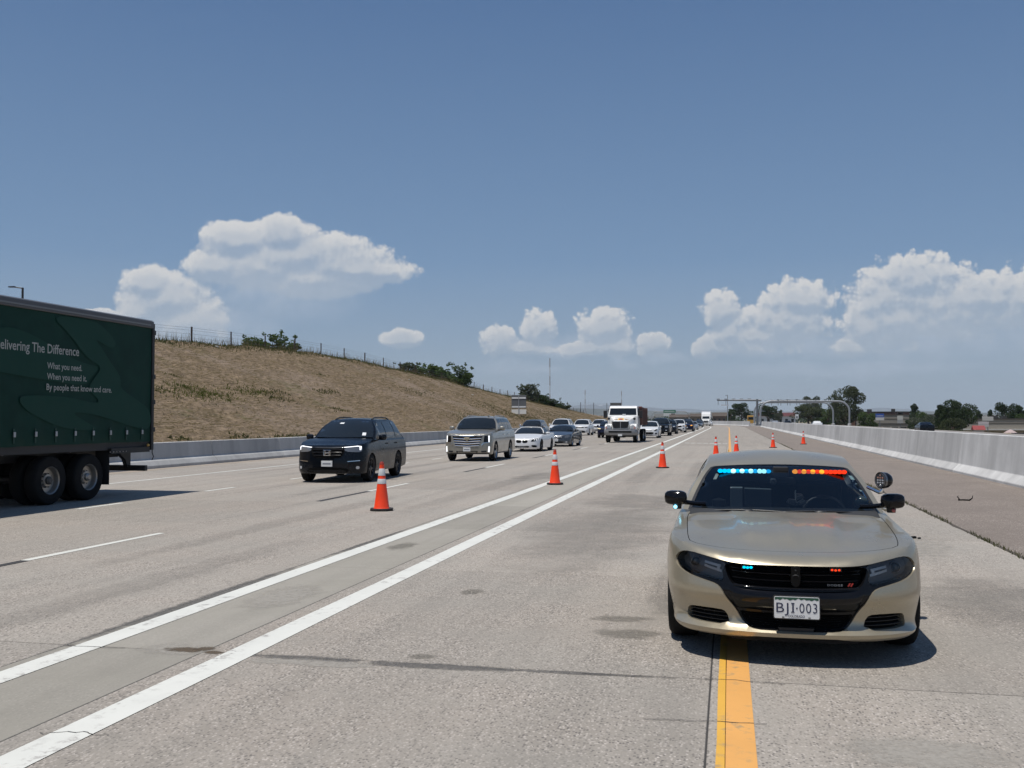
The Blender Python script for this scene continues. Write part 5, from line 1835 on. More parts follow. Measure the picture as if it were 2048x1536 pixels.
# ------------------------------------------------------------------ green curtain-side trailer
def trailer():
    X1, X0 = -13.38, -15.96
    root = tag(empty('semi_trailer', (-14.67, 15.0, 0)), 'dark green curtain sided trailer with pale slogan lettering', 'trailer')

    def rel(o):
        o.location = (o.location.x + 14.67, o.location.y - 15.0, o.location.z)
        return o
    green = bpy.data.materials.new('dark_green_curtain')
    green.use_nodes = True
    t = NT(green.node_tree)
    b = green.node_tree.nodes['Principled BSDF']
    P = t.n('ShaderNodeNewGeometry').outputs['Position']
    nz = t.noise(P, 2.0, 5, .6)
    sp = t.n('ShaderNodeSeparateXYZ', {0: P})
    dirt = t.m('MULTIPLY', t.ramp(sp.outputs[2], 1.55, 1.15), t.ramp(nz, .35, .7))
    col = t.mix(t.ramp(nz, .3, .75), (.0065, .040, .029), (.0045, .030, .022))
    col = t.mix(t.m('MULTIPLY', dirt, .6), col, (.022, .055, .032))
    green.node_tree.links.new(col, b.inputs['Base Color'])
    b.inputs['Roughness'].default_value = .6
    b.inputs['Specular IOR Level'].default_value = .15
    MATS['dark_green_curtain'] = green
    y0, y1 = 9.0, 21.36
    # the hanging curtain, slightly drawn in between its straps
    vs, fs = [], []
    ny, nz_ = 164, 12
    for j in range(nz_ + 1):
        v = j / nz_
        for i in range(ny + 1):
            y = y0 + (y1 - y0) * i / ny
            z = 1.22 + 2.70 * v
            wv = -.010 + .008 * math.cos((y - 16.7) / .61 * math.tau) * (1 - v) ** 2 + .008 * mnoise.noise(Vector((y * .8, z * .5, 0)))
            if j == 0:
                z += .02 * math.sin(y * 5.2) * mnoise.noise(Vector((y * 1.3, 0, 4)))
            vs.append((X1 + wv, y, z))
    fs = [(j * (ny + 1) + i, j * (ny + 1) + i + 1, (j + 1) * (ny + 1) + i + 1, (j + 1) * (ny + 1) + i) for j in range(nz_) for i in range(ny)]
    rel(MB().add(vs, fs).build('side_curtain', green, root, smooth=True))
    rel(MB().bx(X0, X1 - .03, y0, y1, 1.20, 3.98).build('cargo_body', principled('trailer_dark_frame', (.02, .022, .022), .6), root))
    rail = principled('roof_rail_grey', (.10, .10, .105), .45, .4)
    rel(MB().bx(X0 - .01, X1 + .03, y0, y1 + .05, 3.90, 4.07).build('roof_rail', rail, root, bevel=.02))
    rel(MB().bx(X1 + .031, X1 + .045, y0, y1 - .1, 3.955, 3.985).build('rail_lip', principled('rail_edge', (.2, .2, .2), .4, .4), root))
    rel(MB().bx(X0, X1, y0, y1 + .02, 4.072, 4.09).build('roof_sheet', principled('trailer_roof', (.55, .55, .54), .5), root))
    blackf = principled('trailer_black_steel', (.016, .016, .016), .55)
    rel(MB().bx(X1 - .06, X1 + .022, y1, y1 + .10, 1.02, 4.02).build('rear_post', blackf, root, bevel=.01))
    rel(MB().bx(X0, X0 + .08, y1, y1 + .10, 1.02, 4.02).build('rear_post', blackf, root, bevel=.01))
    rel(MB().bx(X0, X1, y1 + .01, y1 + .09, 1.02, 1.28).build('rear_sill', blackf, root, bevel=.01))
    rel(MB().bx(X0 + .08, X1 - .06, y1 + .02, y1 + .07, 1.28, 3.90).build('rear_door', green, root))
    for z in (1.45, 2.1, 2.7, 3.75):
        rel(MB().bx(X1 - .03, X1 + .03, y1 + .02, y1 + .14, z, z + .11).build('door_hinge', blackf, root, bevel=.006))
    rel(MB().bx(X0 + .1, X1 - .05, y0, y1, 1.06, 1.20).build('chassis_rail', blackf, root))
    rel(MB().bx(-15.2, -14.1, y0, y1 - .2, .86, 1.06).build('chassis_beam', blackf, root))
    strap = principled('strap_webbing', (.012, .05, .035), .7)
    for k in range(20):
        y = 16.7 + (k - 12) * .61
        rel(MB().bx(X1 + .012, X1 + .020, y - .022, y + .022, 1.28, 1.56).build('strap', strap, root))
        rel(MB().bx(X1 + .020, X1 + .042, y - .03, y + .03, 1.40, 1.50).build('buckle', M_STEEL, root, bevel=.006))
    # lighter green artwork on the curtain (flat print)
    art = principled('curtain_print', (.010, .050, .036), .6, spec=.15)
    S1 = [(17.66, 3.87), (19.13, 3.87), (19.46, 3.77), (19.9, 3.51), (19.91, 3.36), (19.7, 3.32), (19.14, 3.5), (19.36, 3.35), (19.71, 3.03), (20.06, 2.77), (20.15, 2.56), (20.1, 2.45), (20.8, 2.18), (21.34, 1.96), (21.34, 1.50), (20.82, 1.53), (19.74, 1.75), (19.18, 1.85), (18.59, 1.9), (18.49, 1.85), (18.97, 1.67), (19.4, 1.51), (18.25, 1.52), (17.2, 1.84), (16.85, 2.05), (16.86, 2.19), (17.19, 2.22), (18.23, 2.22), (19.17, 2.09), (19.39, 2.14), (18.95, 2.38), (19.11, 2.59), (19.46, 2.89), (18.88, 3.05), (18.35, 3.5)]
    S2 = [(14.6, 3.1), (15.3, 3.35), (16.3, 3.47), (16.67, 3.51), (17.39, 3.36), (18.36, 3.02), (19.00, 2.91), (19.36, 2.89), (19.02, 2.62), (18.85, 2.45), (17.64, 2.53), (16.32, 2.63), (15.2, 2.75)]
    for pl in (S1, S2):
        pl = chaikin(pl, 2)
        vs = [(X1 + .009, y, z) for y, z in pl]
        rel(MB().add(vs, [tuple(q) for q in geometry.tessellate_polygon([[Vector((y, z, 0)) for y, z in pl]])]).build('printed_graphic', art, root))
    ink = principled('slogan_white', (.36, .37, .34), .5)

    def slogan(body, ya, yb, z, cap):
        me = text_mesh(body, 1.0, 0, .012)
        xs = [v.co.x for v in me.vertices]
        w = max(xs) - min(xs)
        o = link('slogan', me, ink, root)
        sy = cap / .69
        o.scale = ((yb - ya) / w, sy, 1)
        o.rotation_euler = (math.pi / 2, 0, math.pi / 2)
        o.location = (X1 + .012 + 14.67, ya - min(xs) * (yb - ya) / w - 15.0, z)
    slogan('Delivering The Difference', 16.13, 18.63, 3.075, .185)
    slogan('What you need.', 17.63, 18.74, 2.765, .125)
    slogan('When you need it.', 17.63, 18.90, 2.55, .125)
    slogan('By people that know and care.', 17.62, 19.79, 2.335, .125)
    # wheels: two axles of twins
    alu = principled('worn_aluminium', (.36, .34, .31), .38, .8)
    for k, y in enumerate((17.96, 19.22)):
        for x, sg in ((-13.62, 1), (-13.97, 1), (-15.72, -1), (-15.37, -1)):
            w = make_wheel(root, 'wheel', x + 14.67, y - 15.0, .50, .27, 10, alu, .56, sg, 32, 'dish')
            if x in (-13.62, -15.72):
                hb = MB()
                hb.lathe([(.085, sg * .0), (.085, sg * .10), (.05, sg * .13), (.001, sg * .13)], 16, 'x', (0, 0, 0))
                for q in range(10):
                    a = q * math.tau / 10
                    hb.box((sg * .03, .14 * math.cos(a), .14 * math.sin(a)), (.05, .025, .025))
                hb.build('hub', alu if k else principled('dirty_hub', (.10, .095, .085), .6, .4), w, smooth=True, angle=35)
        rel(MB().tube([(-15.7, y, .5), (-13.6, y, .5)], .07, 10).build('axle', blackf, root))
    rel(MB().bx(-13.76, -13.42, 19.80, 19.82, .30, 1.05).build('mud_flap', principled('flap_rubber', (.012, .012, .012), .8), root))
    rel(MB().bx(-15.92, -15.58, 19.80, 19.82, .30, 1.05).build('mud_flap', principled('flap_rubber', (.012, .012, .012), .8), root))
    rel(MB().bx(-15.85, -13.45, 21.25, 21.36, .53, .66).build('underride_bar', blackf, root, bevel=.008))
    for x in (-15.2, -13.95):
        rel(MB().prism([(20.75, 1.06), (21.36, 1.06), (21.36, .60), (21.25, .60), (21.15, .80)], x - .05, x + .05, 'x').build('underride_strut', blackf, root))
    rel(MB().bx(-13.44, -13.36, 19.8, 21.3, .98, 1.10).build('light_rail', blackf, root))
    for k in range(6):
        rel(MB().sphere((-13.355, 19.75 + k * .12, 1.02), .012, 8, 5).build('marker_light', principled('marker_lens', (.5, .42, .35), .3), root))
    rel(MB().sphere((-13.355, 21.22, 1.14), .035, 10, 6).build('marker_light', principled('amber_marker', (.55, .33, .08), .3), root))
    rel(MB().tube([(-13.36, 21.40, 1.05), (-13.37, 21.42, .95), (-13.34, 21.43, .86), (-13.37, 21.41, .78)], .012, 6).build('loose_strap', blackf, root))
    for y in (10.2,):
        for x in (-15.5, -13.85):
            rel(MB().bx(x - .06, x + .06, y - .06, y + .06, .0, 1.06).build('landing_leg', blackf, root))
    for y in (15.9, 16.5, 18.5):
        rel(MB().box((-13.46, y, 1.13), (.03, .05, .16), Matrix.Rotation(.35, 3, 'X')).build('tie_hook', principled('hook_grey', (.15, .15, .15), .5, .5), root))
    return root


trailer()


# ------------------------------------------------------------------ white dump truck in the near lane
def dump_truck():
    root = tag(empty('dump_truck', (-7.93, 74.7, 0), math.radians(-1.2)), 'white bonneted dump truck with a brown tipper body and painted flames', 'truck')
    wp = paint('truck_white', (.74, .74, .72), 0, .35)
    dk = principled('truck_dark_steel', (.03, .03, .03), .6)
    # bonnet: section loft
    secs = []
    for (y, hw, zt, zb, ht) in ((.35, .60, 1.56, 1.02, .50), (.45, .66, 1.66, .95, .56), (.9, .78, 1.74, .95, .68), (1.5, .92, 1.90, .95, .82), (1.75, .98, 2.0, .95, .92)):
        secs.append([(-hw, y, zb), (-hw, y, zt - .22), (-ht, y, zt - .03), (-ht * .6, y, zt), (0, y, zt + .02), (ht * .6, y, zt), (ht, y, zt - .03), (hw, y, zt - .22), (hw, y, zb)])
    vs = [p for s in secs for p in s]
    fs = [(j * 9 + i, j * 9 + i + 1, (j + 1) * 9 + i + 1, (j + 1) * 9 + i) for j in range(4) for i in range(8)] + [tuple(range(8, -1, -1))]
    MB().add(vs, fs).build('bonnet', wp, root, smooth=True, angle=35)
    # front wings
    for sg in (-1, 1):
        pr = [(.30, .95), (.32, 1.18), (.45, 1.33), (.80, 1.42), (1.2, 1.40), (1.55, 1.22), (1.68, .9), (1.55, .62), (1.46, .62), (1.50, .85), (1.42, 1.02), (1.25, 1.12), (1.1, 1.14), (.85, 1.12), (.68, 1.0), (.62, .88)]
        MB().prism([(y, z) for y, z in pr], sg * .70, sg * 1.19, 'x').build('front_wing', wp, root, bevel=.05, segs=3)
        MB().prism([(sg * .72, 1.06), (sg * 1.12, 1.02), (sg * 1.14, 1.22), (sg * .98, 1.34), (sg * .74, 1.30)], .255, .34, 'y').build('headlamp', M_LAMPW, root, bevel=.02)
        MB().prism([(sg * .99, 1.04), (sg * 1.12, 1.03), (sg * 1.13, 1.18), (sg * 1.0, 1.2)], .245, .30, 'y').build('indicator', principled('pale_red_lens', (.55, .28, .24), .3), root, bevel=.01)
    # grille with chrome surround
    gp = [(-.60, 1.58), (.60, 1.58), (.62, 1.38), (.52, 1.10), (-.52, 1.10), (-.62, 1.38)]
    MB().prism([(x * 1.07, 1.35 + (z - 1.35) * 1.12) for x, z in gp], .30, .36, 'y').build('grille_surround', M_CHROME, root, bevel=.02)
    MB().prism(gp, .285, .33, 'y').build('grille', principled('grille_mesh', (.02, .02, .022), .5), root)
    MB().bx(-.02, .02, .27, .30, 1.10, 1.58).build('grille_divider', M_STEEL, root)
    for k in range(6):
        MB().bx(-.55, .55, .276, .288, 1.15 + k * .072, 1.16 + k * .072).build('grille_bar', dk, root)
    # bumper
    bp = []
    for sgn in (1,):
        pass
    bm = chaikin([(-1.24, .96), (-1.24, .72), (-1.05, .58), (1.05, .58), (1.24, .72), (1.24, .96), (1.0, .99), (-1.0, .99)], 1)
    vs, fs = [], []
    for (z, k) in ((.56, .93), (.64, .99), (.80, 1.0), (.95, .99), (.99, .97)):
        for i in range(17):
            f = -1 + i / 8
            vs.append((f * 1.25 * k, .02 + .34 * abs(f) ** 3 + (1 - k) * .8, z))
    fs = [(j * 17 + i, j * 17 + i + 1, (j + 1) * 17 + i + 1, (j + 1) * 17 + i) for j in range(4) for i in range(16)]
    MB().add(vs, fs).build('bumper', principled('grey_bumper', (.26, .26, .265), .45, .3), root, smooth=True, angle=50)
    MB().bx(-.86, .86, .0, .10, .76, .88).build('bumper_slot', M_VOID, root, bevel=.02)
    MB().bx(-.16, .16, -.015, .03, .50, .64).build('number_plate', M_WHITEPL, root, bevel=.005)
    # cab
    cb = MB()
    prof = [(1.72, 1.0), (1.72, 1.98), (2.02, 2.62), (2.10, 2.74), (2.35, 2.80), (3.2, 2.80), (3.32, 2.70), (3.36, 1.0)]
    vs = []
    for (y, z) in prof:
        hw = 1.16 if z < 2.0 else 1.16 - (z - 2.0) * .14
        vs += [(-hw, y, z), (hw, y, z)]
    m = len(prof)
    fs = [(2 * i, 2 * i + 1, (2 * i + 3) % (2 * m), (2 * i + 2) % (2 * m)) for i in range(m)]
    fs += [tuple(2 * i for i in range(m)), tuple(2 * i + 1 for i in reversed(range(m)))]
    cb.add(vs, fs).build('cab', wp, root, bevel=.05, segs=3)
    MB().add([(-1.04, 1.745, 2.03), (1.04, 1.745, 2.03), (.98, 1.995, 2.60), (-.98, 1.995, 2.60)], [(0, 1, 2, 3)]).build('windscreen', M_GLASS, root)
    MB().bx(.10 - .12, .10 + .12, 1.745, 1.765, 2.09, 2.16).build('dash_card', M_WHITEPL, root)
    for sg in (-1, 1):
        MB().prism([(1.98, 2.05), (2.75, 2.02), (2.75, 2.58), (2.18, 2.58)], sg * 1.125, sg * 1.165, 'x').build('side_window', M_GLASS, root)
        MB().bx(sg * 1.36 - .13, sg * 1.36 + .13, 1.75, 1.88, 1.85, 2.42).build('door_mirror', M_BLACK, root, bevel=.03)
        MB().tube([(sg * 1.12, 1.9, 2.4), (sg * 1.36, 1.82, 2.38)], .02, 6).build('mirror_arm', M_BLACK, root)
        MB().tube([(sg * .92, 1.05, 1.45), (sg * .96, 1.0, 1.75)], .012, 6).build('hood_mirror_arm', M_BLACK, root)
        MB().sphere((sg * .97, 1.0, 1.80), .10, 12, 8, (1, .5, 1)).build('hood_mirror', M_BLACK, root, smooth=True)
    # flame decal and crest on the bonnet
    gold = principled('decal_gold', (.70, .46, .12), .4)
    red = principled('decal_red', (.40, .07, .05), .4)
    for (pts, mt) in ([[(-.26, 1.64), (0, 1.58), (.26, 1.64), (.20, 1.80), (-.20, 1.80)], gold], [[(-.13, 1.66), (.13, 1.66), (.12, 1.76), (-.12, 1.76)], red]):
        yy = .33 if mt is gold else .325
        MB().add([(x, .47 + (z - 1.6) * 1.4 - (.02 if mt is red else 0), z + .045 + (.012 if mt is red else 0)) for x, z in pts], [tuple(range(len(pts)))]).build('bonnet_decal', mt, root)
    for sg in (-1, 1):
        for k in range(3):
            pts = [(sg * .28, .70 + k * .05), (sg * (.52 + .1 * k), .66 + k * .11), (sg * .30, .80 + k * .05)]
            MB().add([(x, y, 1.725 + (y - .6) * .19 - (.05 if abs(x) > .4 else 0)) for x, y in pts], [(0, 1, 2)]).build('flame_decal', gold if k == 1 else principled('decal_dark', (.12, .05, .05), .5), root)
    # tipper body
    br = principled('rusty_brown_tipper', (.115, .055, .045), .6)
    bd = MB()
    bd.prism([(3.55, 1.30), (3.55, 2.72), (3.70, 2.74), (8.3, 2.60), (8.3, 1.42), (8.0, 1.30)], -1.22, 1.22, 'x')
    bd.build('tipper_body', br, root, bevel=.03)
    MB().bx(-1.28, 1.28, 3.50, 3.62, 2.62, 2.76).build('tipper_rim', principled('tipper_edge', (.16, .05, .04), .6), root, bevel=.02)
    for y in (3.6, 4.6, 5.6, 6.6, 7.6):
        for sg in (-1, 1):
            MB().bx(sg * 1.20, sg * 1.29, y, y + .12, 1.32, 2.66).build('tipper_rib', br, root, bevel=.01)
    MB().tube([(1.0, 3.46, .9), (1.0, 3.46, 2.4)], .075, 10).build('exhaust_stack', dk, root)
    MB().bx(-.45, .45, 1.0, 8.0, .72, .98).build('chassis', dk, root)
    MB().bx(.62, 1.10, 2.3, 3.3, .55, .98).build('fuel_tank', M_STEEL, root, bevel=.12, segs=4)
    for sg in (-1, 1):
        make_wheel(root, 'wheel', sg * 1.03, 1.08, .50, .29, 10, principled('truck_rim', (.5, .5, .5), .4, .6), .58, sg, 26, 'dish')
        for yy in (5.5, 6.85):
            make_wheel(root, 'wheel', sg * 1.05, yy, .50, .29, 10, principled('truck_rim', (.5, .5, .5), .4, .6), .58, sg, 26, 'dish')
    MB().tube([(-1.0, 1.08, .5), (1.0, 1.08, .5)], .08, 8).build('front_axle', dk, root)
    MB().bx(-.25, .25, .9, 1.6, .38, .75).build('engine_sump', dk, root, bevel=.04)
    return root


dump_truck()


# ------------------------------------------------------------------ black pickup
def pickup():
    B = std_body(5.8, 1.02, 1.93, 3.55, 1.0, .41, 1.20, 1.30, 1.28, 1.45, 2.15, 3.75, .70, D=.5, n=3.2, low=.36, roofend=1.86)
    root, B = gen_car('pickup_truck', 'black pickup truck with a tall flat nose behind the white hatchback', None, B, P_BLACK, (-7.2, 107.4, 0), 0, 1.45, 2.15,
        [[(1.85, .10), (2.72, .08), (2.72, .90), (2.3, .90), (2.02, .72)], [(2.82, .08), (3.6, .08), (3.55, .90), (2.82, .90)]],
        fronts=[('grille', chaikin(sym([(0, 1.08), (.48, 1.10), (.46, .80), (0, .80)]), 1), .004, M_VOID), ('bumper', sym([(0, .70), (.96, .70), (.94, .48), (0, .48)]), .03, P_BLACK)],
        lamps=[('headlamp', [(.56, 1.06), (.90, 1.10), (.90, .88), (.60, .86)], .006, principled('clear_headlamp', (.22, .23, .25), .08, .3)), ('fog_lamp', [(.62, .64), (.76, .64), (.76, .55), (.62, .55)], .034, M_LAMPW)],
        rim=M_DALLOY, mz=1.42, mw=.24, mh=.24, plate=None, step=.11, detail=False, cat='pickup')
    bars(B, root, (1.0, .90), .44, .03, .012, M_GLOSS)
    for sg in (-1, 1):
        MB().bx(sg * .93, sg * 1.0, 3.75, 5.7, 1.26, 1.36).build('bed_rail', P_BLACK, root, bevel=.02)
    return root


pickup()


# ------------------------------------------------------------------ white semi truck far back in the queue
def semi():
    root = tag(empty('semi_truck', (-6.15, 281.0, 0)), 'white semi truck with a tall sleeper cab far back in the queue', 'truck')
    wp = paint('truck_white', (.74, .74, .72), 0, .35)
    MB().prism([(.25, .75), (.30, 1.45), (.50, 1.62), (1.9, 1.95), (1.9, .75)], -1.0, 1.0, 'x').build('bonnet', wp, root, bevel=.12, segs=3)
    MB().prism([(1.85, .8), (1.85, 1.9), (2.25, 2.65), (2.6, 3.4), (3.6, 3.85), (4.9, 3.95), (4.9, .8)], -1.22, 1.22, 'x').build('cab', wp, root, bevel=.12, segs=3)
    MB().add([(-1.0, 1.86, 1.98), (1.0, 1.86, 1.98), (.95, 2.20, 2.62), (-.95, 2.20, 2.62)], [(0, 1, 2, 3)]).build('windscreen', M_GLASS, root)
    MB().bx(-.62, .62, .22, .30, .85, 1.45).build('grille', principled('semi_grille', (.10, .10, .10), .4, .4), root, bevel=.03)
    MB().bx(-1.2, 1.2, .05, .35, .38, .75).build('bumper', wp, root, bevel=.06)
    MB().bx(-.7, .7, .03, .07, .42, .58).build('bumper_slot', M_VOID, root)
    for sg in (-1, 1):
        MB().bx(sg * .74, sg * 1.08, .26, .40, 1.0, 1.25).build('headlamp', M_LAMPW, root, bevel=.02)
        MB().bx(sg * 1.30, sg * 1.50, 1.75, 1.9, 1.75, 2.5).build('door_mirror', M_BLACK, root, bevel=.02)
        MB().prism([(.4, .75), (.5, 1.15), (.9, 1.3), (1.5, 1.25), (1.75, .9), (1.6, .8)], sg * .85, sg * 1.22, 'x').build('front_wing', wp, root, bevel=.04)
        make_wheel(root, 'wheel', sg * 1.02, 1.1, .51, .29, 8, None, .58, sg, 18, 'dish')
        make_wheel(root, 'wheel', sg * 1.02, 6.0, .51, .29, 8, None, .58, sg, 18, 'dish')
    MB().bx(-1.3, 1.3, 5.3, 15.0, 1.15, 4.05).build('box_body', principled('trailer_white', (.68, .68, .67), .5), root, bevel=.02)
    MB().bx(-.4, .4, .8, 15, .8, 1.12).build('chassis', M_BLACK, root)
    return root


semi()


# ------------------------------------------------------------------ traffic cones
def make_cone():
    root = empty('traffic_cone')
    orange = bpy.data.materials.new('cone_orange')
    orange.use_nodes = True
    t = NT(orange.node_tree)
    b = orange.node_tree.nodes['Principled BSDF']
    P = t.n('ShaderNodeTexCoord').outputs['Object']
    col = t.mix(t.ramp(t.noise(P, 9, 5, .65), .5, .8, 0, .3), (1.0, .062, .010), (.65, .06, .02))
    orange.node_tree.links.new(col, b.inputs['Base Color'])
    b.inputs['Roughness'].default_value = .45
    band = principled('reflective_band', (.52, .53, .53), .5, .0)

    def rad(z):
        return .145 - (z - .05) * (.145 - .036) / .86
    prof = [(rad(.05) + .012, .045), (rad(.07), .07)] + [(rad(z), z) for z in (.3, .505, .66, .80)] + [(rad(.86), .86), (rad(.875) + .004, .875), (.034, .905), (.028, .915), (.02, .916)]
    MB().lathe(prof, 28, 'z').build('cone_body', orange, root, smooth=True, angle=50, fixn=True)
    for (a, c) in ((.665, .80), (.51, .605)):
        MB().lathe([(rad(a) + .001, a), (rad(a) + .0035, a + .002), (rad(c) + .0035, c - .002), (rad(c) + .001, c)], 28, 'z').build('reflective_band', band, root, smooth=True, angle=50)
    MB().lathe([(rad(.885) + .006, .875), (rad(.9) + .002, .905), (.026, .93), (.018, .932)], 20, 'z').build('cone_cap', principled('cone_cap_dark', (.33, .035, .02), .5), root, smooth=True)
    MB().prism(chaikin([(-.215, -.215), (.215, -.215), (.215, .215), (-.215, .215)], 1), 0.001, .045, 'z').build('cone_base', principled('cone_rubber', (.02, .018, .017), .75), root, bevel=.01)
    return root


CONES = [(-6.50, 18.24, .3, 'nearest orange cone with white bands in front of the black SUV'),
         (-4.56, 26.5, .1, 'orange cone standing on the left white line in front of the beige SUV'),
         (-2.33, 36.3, .5, 'orange cone with white bands right of the white double line below the dump truck'),
         (-0.60, 48.6, .2, 'orange cone half hidden by the left edge of the police car roof'),
         (0.37, 51.8, .7, 'orange cone beside the yellow line just above the police car roof'),
         (2.66, 63.7, .4, 'orange cone near the shoulder edge above the police car roof'),
         (5.13, 73.2, .2, 'farthest orange cone on the brown shoulder near the median barrier')]
proto = make_cone()
for k, (x, y, r, lb) in enumerate(CONES):
    o = proto if k == 0 else copy_tree(proto)
    o.location = (x, y, .002)
    o.rotation_euler = (0, 0, r)
    tag(o, lb, 'cone', 'orange traffic cones')

# ------------------------------------------------------------------ debris on the shoulder
mb = MB()
mb.tube([(4.80, 23.05, .03), (4.82, 23.10, .012), (4.92, 23.12, .012), (5.02, 23.05, .014), (5.06, 22.98, .06), (5.08, 23.0, .12)], [.008, .016, .02, .018, .012, .006], 6)
mb.tube([(4.84, 23.1, .02), (4.80, 23.14, .08), (4.83, 23.16, .10)], [.012, .01, .004], 6)
tag(mb.build('rubber_scrap', M_RUBBER, smooth=True), 'curled black scrap of rubber lying on the brown shoulder', 'debris')
mb = MB().box((2.62, 15.6, .02), (.10, .05, .03), Matrix.Rotation(.5, 3, 'Z'))
mb.box((2.70, 15.56, .015), (.05, .04, .02), Matrix.Rotation(1.0, 3, 'Z'))
tag(mb.build('dark_chip', M_RUBBER, bevel=.008), 'small dark chip on the concrete right of the police car', 'debris')

# ------------------------------------------------------------------ fence along the crest
fence = tag(empty('wire_fence', (-38.4, 54, ZC(54))), 'wire fence with thin brown posts along the crest of the slope', 'fence')
m_post = principled('weathered_post', (.075, .052, .042), .85)
m_wire = principled('fence_wire', (.22, .23, .24), .5, .5)
FP = []
y = 48.6
k = 0
while y < 270:
    x = -38.4
    z = hill_z(x, y)
    FP.append((x, y, z))
    tall = 1.18 + .08 * mnoise.noise(Vector((y, 0, 0)))
    MB().tube([(x, y, z - .3), (x + .02 * mnoise.noise(Vector((y, 3, 0))), y, z + tall)], .055 if k % 3 else .07, 6).build('post', m_post, fence).location = (38.4, -54, -ZC(54))
    y += 5.95
    k += 1
for h in (.35, .65, .92, 1.1):
    MB().tube([(x, y, z + h) for (x, y, z) in FP], .009, 4).build('wire', m_wire, fence).location = (38.4, -54, -ZC(54))

# ------------------------------------------------------------------ overhead gantries
m_gan = principled('gantry_grey', (.33, .345, .36), .5, .3)
m_gdk = principled('gantry_dark', (.17, .18, .19), .5, .4)


def arch_pts(x0, x1, y0, y1, H, r):
    pts = [(x0, y0, 0)]
    n = 8
    for k in range(n + 1):
        a = math.pi - math.pi / 2 * k / n
        pts.append((x0 + r + r * math.cos(a), y0 + (y1 - y0) * .05, H - r + r * math.sin(a)))
    for k in range(n + 1):
        a = math.pi / 2 - math.pi / 2 * k / n
        pts.append((x1 - r + r * math.cos(a), y1 - (y1 - y0) * .05, H - r + r * math.sin(a)))
    pts.append((x1, y1, 0))
    return pts


for (x0, x1, y0, lb, dk) in ((9.0, 34.0, 298, 'nearer pale steel arch gantry spanning the far carriageway', 0), (7.4, 30.0, 303, 'farther pale steel arch gantry seen through the nearer arch', 1)):
    g_ = tag(empty('arch_gantry', (x0, y0, 0)), lb, 'gantry', 'steel arch gantries')
    o = MB().tube(arch_pts(0, x1 - x0, 0, 4, 7.0 - dk * .25, 3.0), .28 - .04 * dk, 12).build('arch_pipe', m_gan, g_, smooth=True)
    for k in range(6):
        x = 5 + k * 2.6
        MB().tube([(x, .5, 6.95), (x, .5, 7.35)], .07, 6).build('camera_post', m_gdk, g_)
        MB().bx(x - .3, x + .25, .3, .7, 7.32, 7.55).build('camera', m_gdk, g_, bevel=.03)
        if k < 4:
            MB().bx(x - .06, x + .06, .3, .5, 5.8, 6.75).build('antenna', m_gdk, g_, bevel=.02)
    MB().tube([(3, .6, 7.35), (14, .6, 7.38)], .05, 6).build('cable_tray', m_gdk, g_)
    for (xx, yy) in ((0, 0), (x1 - x0, 4)):
        MB().lathe([(.5, 0), (.5, .5), (.34, .55)], 14, 'z', (xx, yy, 0)).build('footing', M_WALL, g_)
g_ = tag(empty('cantilever_gantry', (8.05, 296, 0)), 'dark cantilever gantry arm with hanging antennas over the near lane', 'gantry')
MB().tube([(0, 0, 0), (0, 0, 7.6)], [.36, .30], 14).build('post', m_gdk, g_, smooth=True)
MB().tube([(1.2, 0, 7.25), (-11.3, .6, 7.35)], [.30, .20], 10).build('arm', m_gdk, g_, smooth=True)
for k in range(5):
    x = -11.0 + k * 2.2
    MB().bx(x - .45, x + .5, .2, .5, 7.62, 7.80).build('reader_box', m_gan, g_, bevel=.03)
    if k in (0, 1):
        MB().tube([(x, .5, 7.3), (x, .5, 6.0)], .07, 6).build('antenna', m_gdk, g_)
MB().bx(-10.2, -8.0, .4, .5, 5.75, 6.05).build('lamp_strip', principled('pale_strip', (.6, .62, .64), .4), g_)
g_ = tag(empty('sign_gantry', (-39.5, 700, 0)), 'distant arch gantry with a green and white overhead sign', 'gantry')
MB().tube(arch_pts(-12.8, 12.8, 0, 1, 7.2, 3.5), .35, 8).build('arch_pipe', m_gan, g_, smooth=True)
MB().bx(-4.6, 3.8, -.5, -.3, 4.2, 6.4).build('white_panel', principled('sign_white', (.62, .64, .63), .5), g_)
MB().bx(-4.6, 3.8, -.55, -.28, 6.4, 8.3).build('green_panel', principled('sign_green', (.02, .17, .10), .5), g_)
MB().bx(.6, 3.4, -.56, -.5, 4.6, 5.9).build('toll_panel', principled('sign_dark', (.06, .07, .07), .5), g_)
MB().bx(-3.9, 3.0, -.60, -.55, 7.2, 7.5).build('sign_lettering', principled('sign_letters', (.75, .75, .75), .5), g_)

# ------------------------------------------------------------------ roadside sign seen from behind
s_ = tag(empty('road_sign', (-24.7, 118, hill_z(-24.7, 118))), 'back of a grey metal road sign on one post at the foot of the slope', 'sign')
zb = hill_z(-24.7, 118)
MB().tube([(0, .08, -.3), (0, .08, 4.62 - zb)], .05, 8).build('post', M_STEEL, s_)
m_back = principled('sign_back_grey', (.165, .17, .175), .5, .3)
for (z0, z1, w_) in ((3.08, 4.68, .90), (2.40, 2.95, .90)):
    MB().bx(-w_, w_, -.015, .015, z0 - zb, z1 - zb).build('sign_panel', m_back if z0 > 3 else principled('pale_sign_back', (.82, .81, .76), .5), s_, bevel=.005)
for z in (4.25, 3.18):
    MB().bx(-.86, .86, -.06, -.016, z - zb, z + .16 - zb).build('sign_brace', principled('bright_brace', (.86, .86, .85), .5), s_)
MB().bx(-.04, .04, -.07, -.062, 2.2 - zb, 4.66 - zb).build('post_face', M_STEEL, s_)

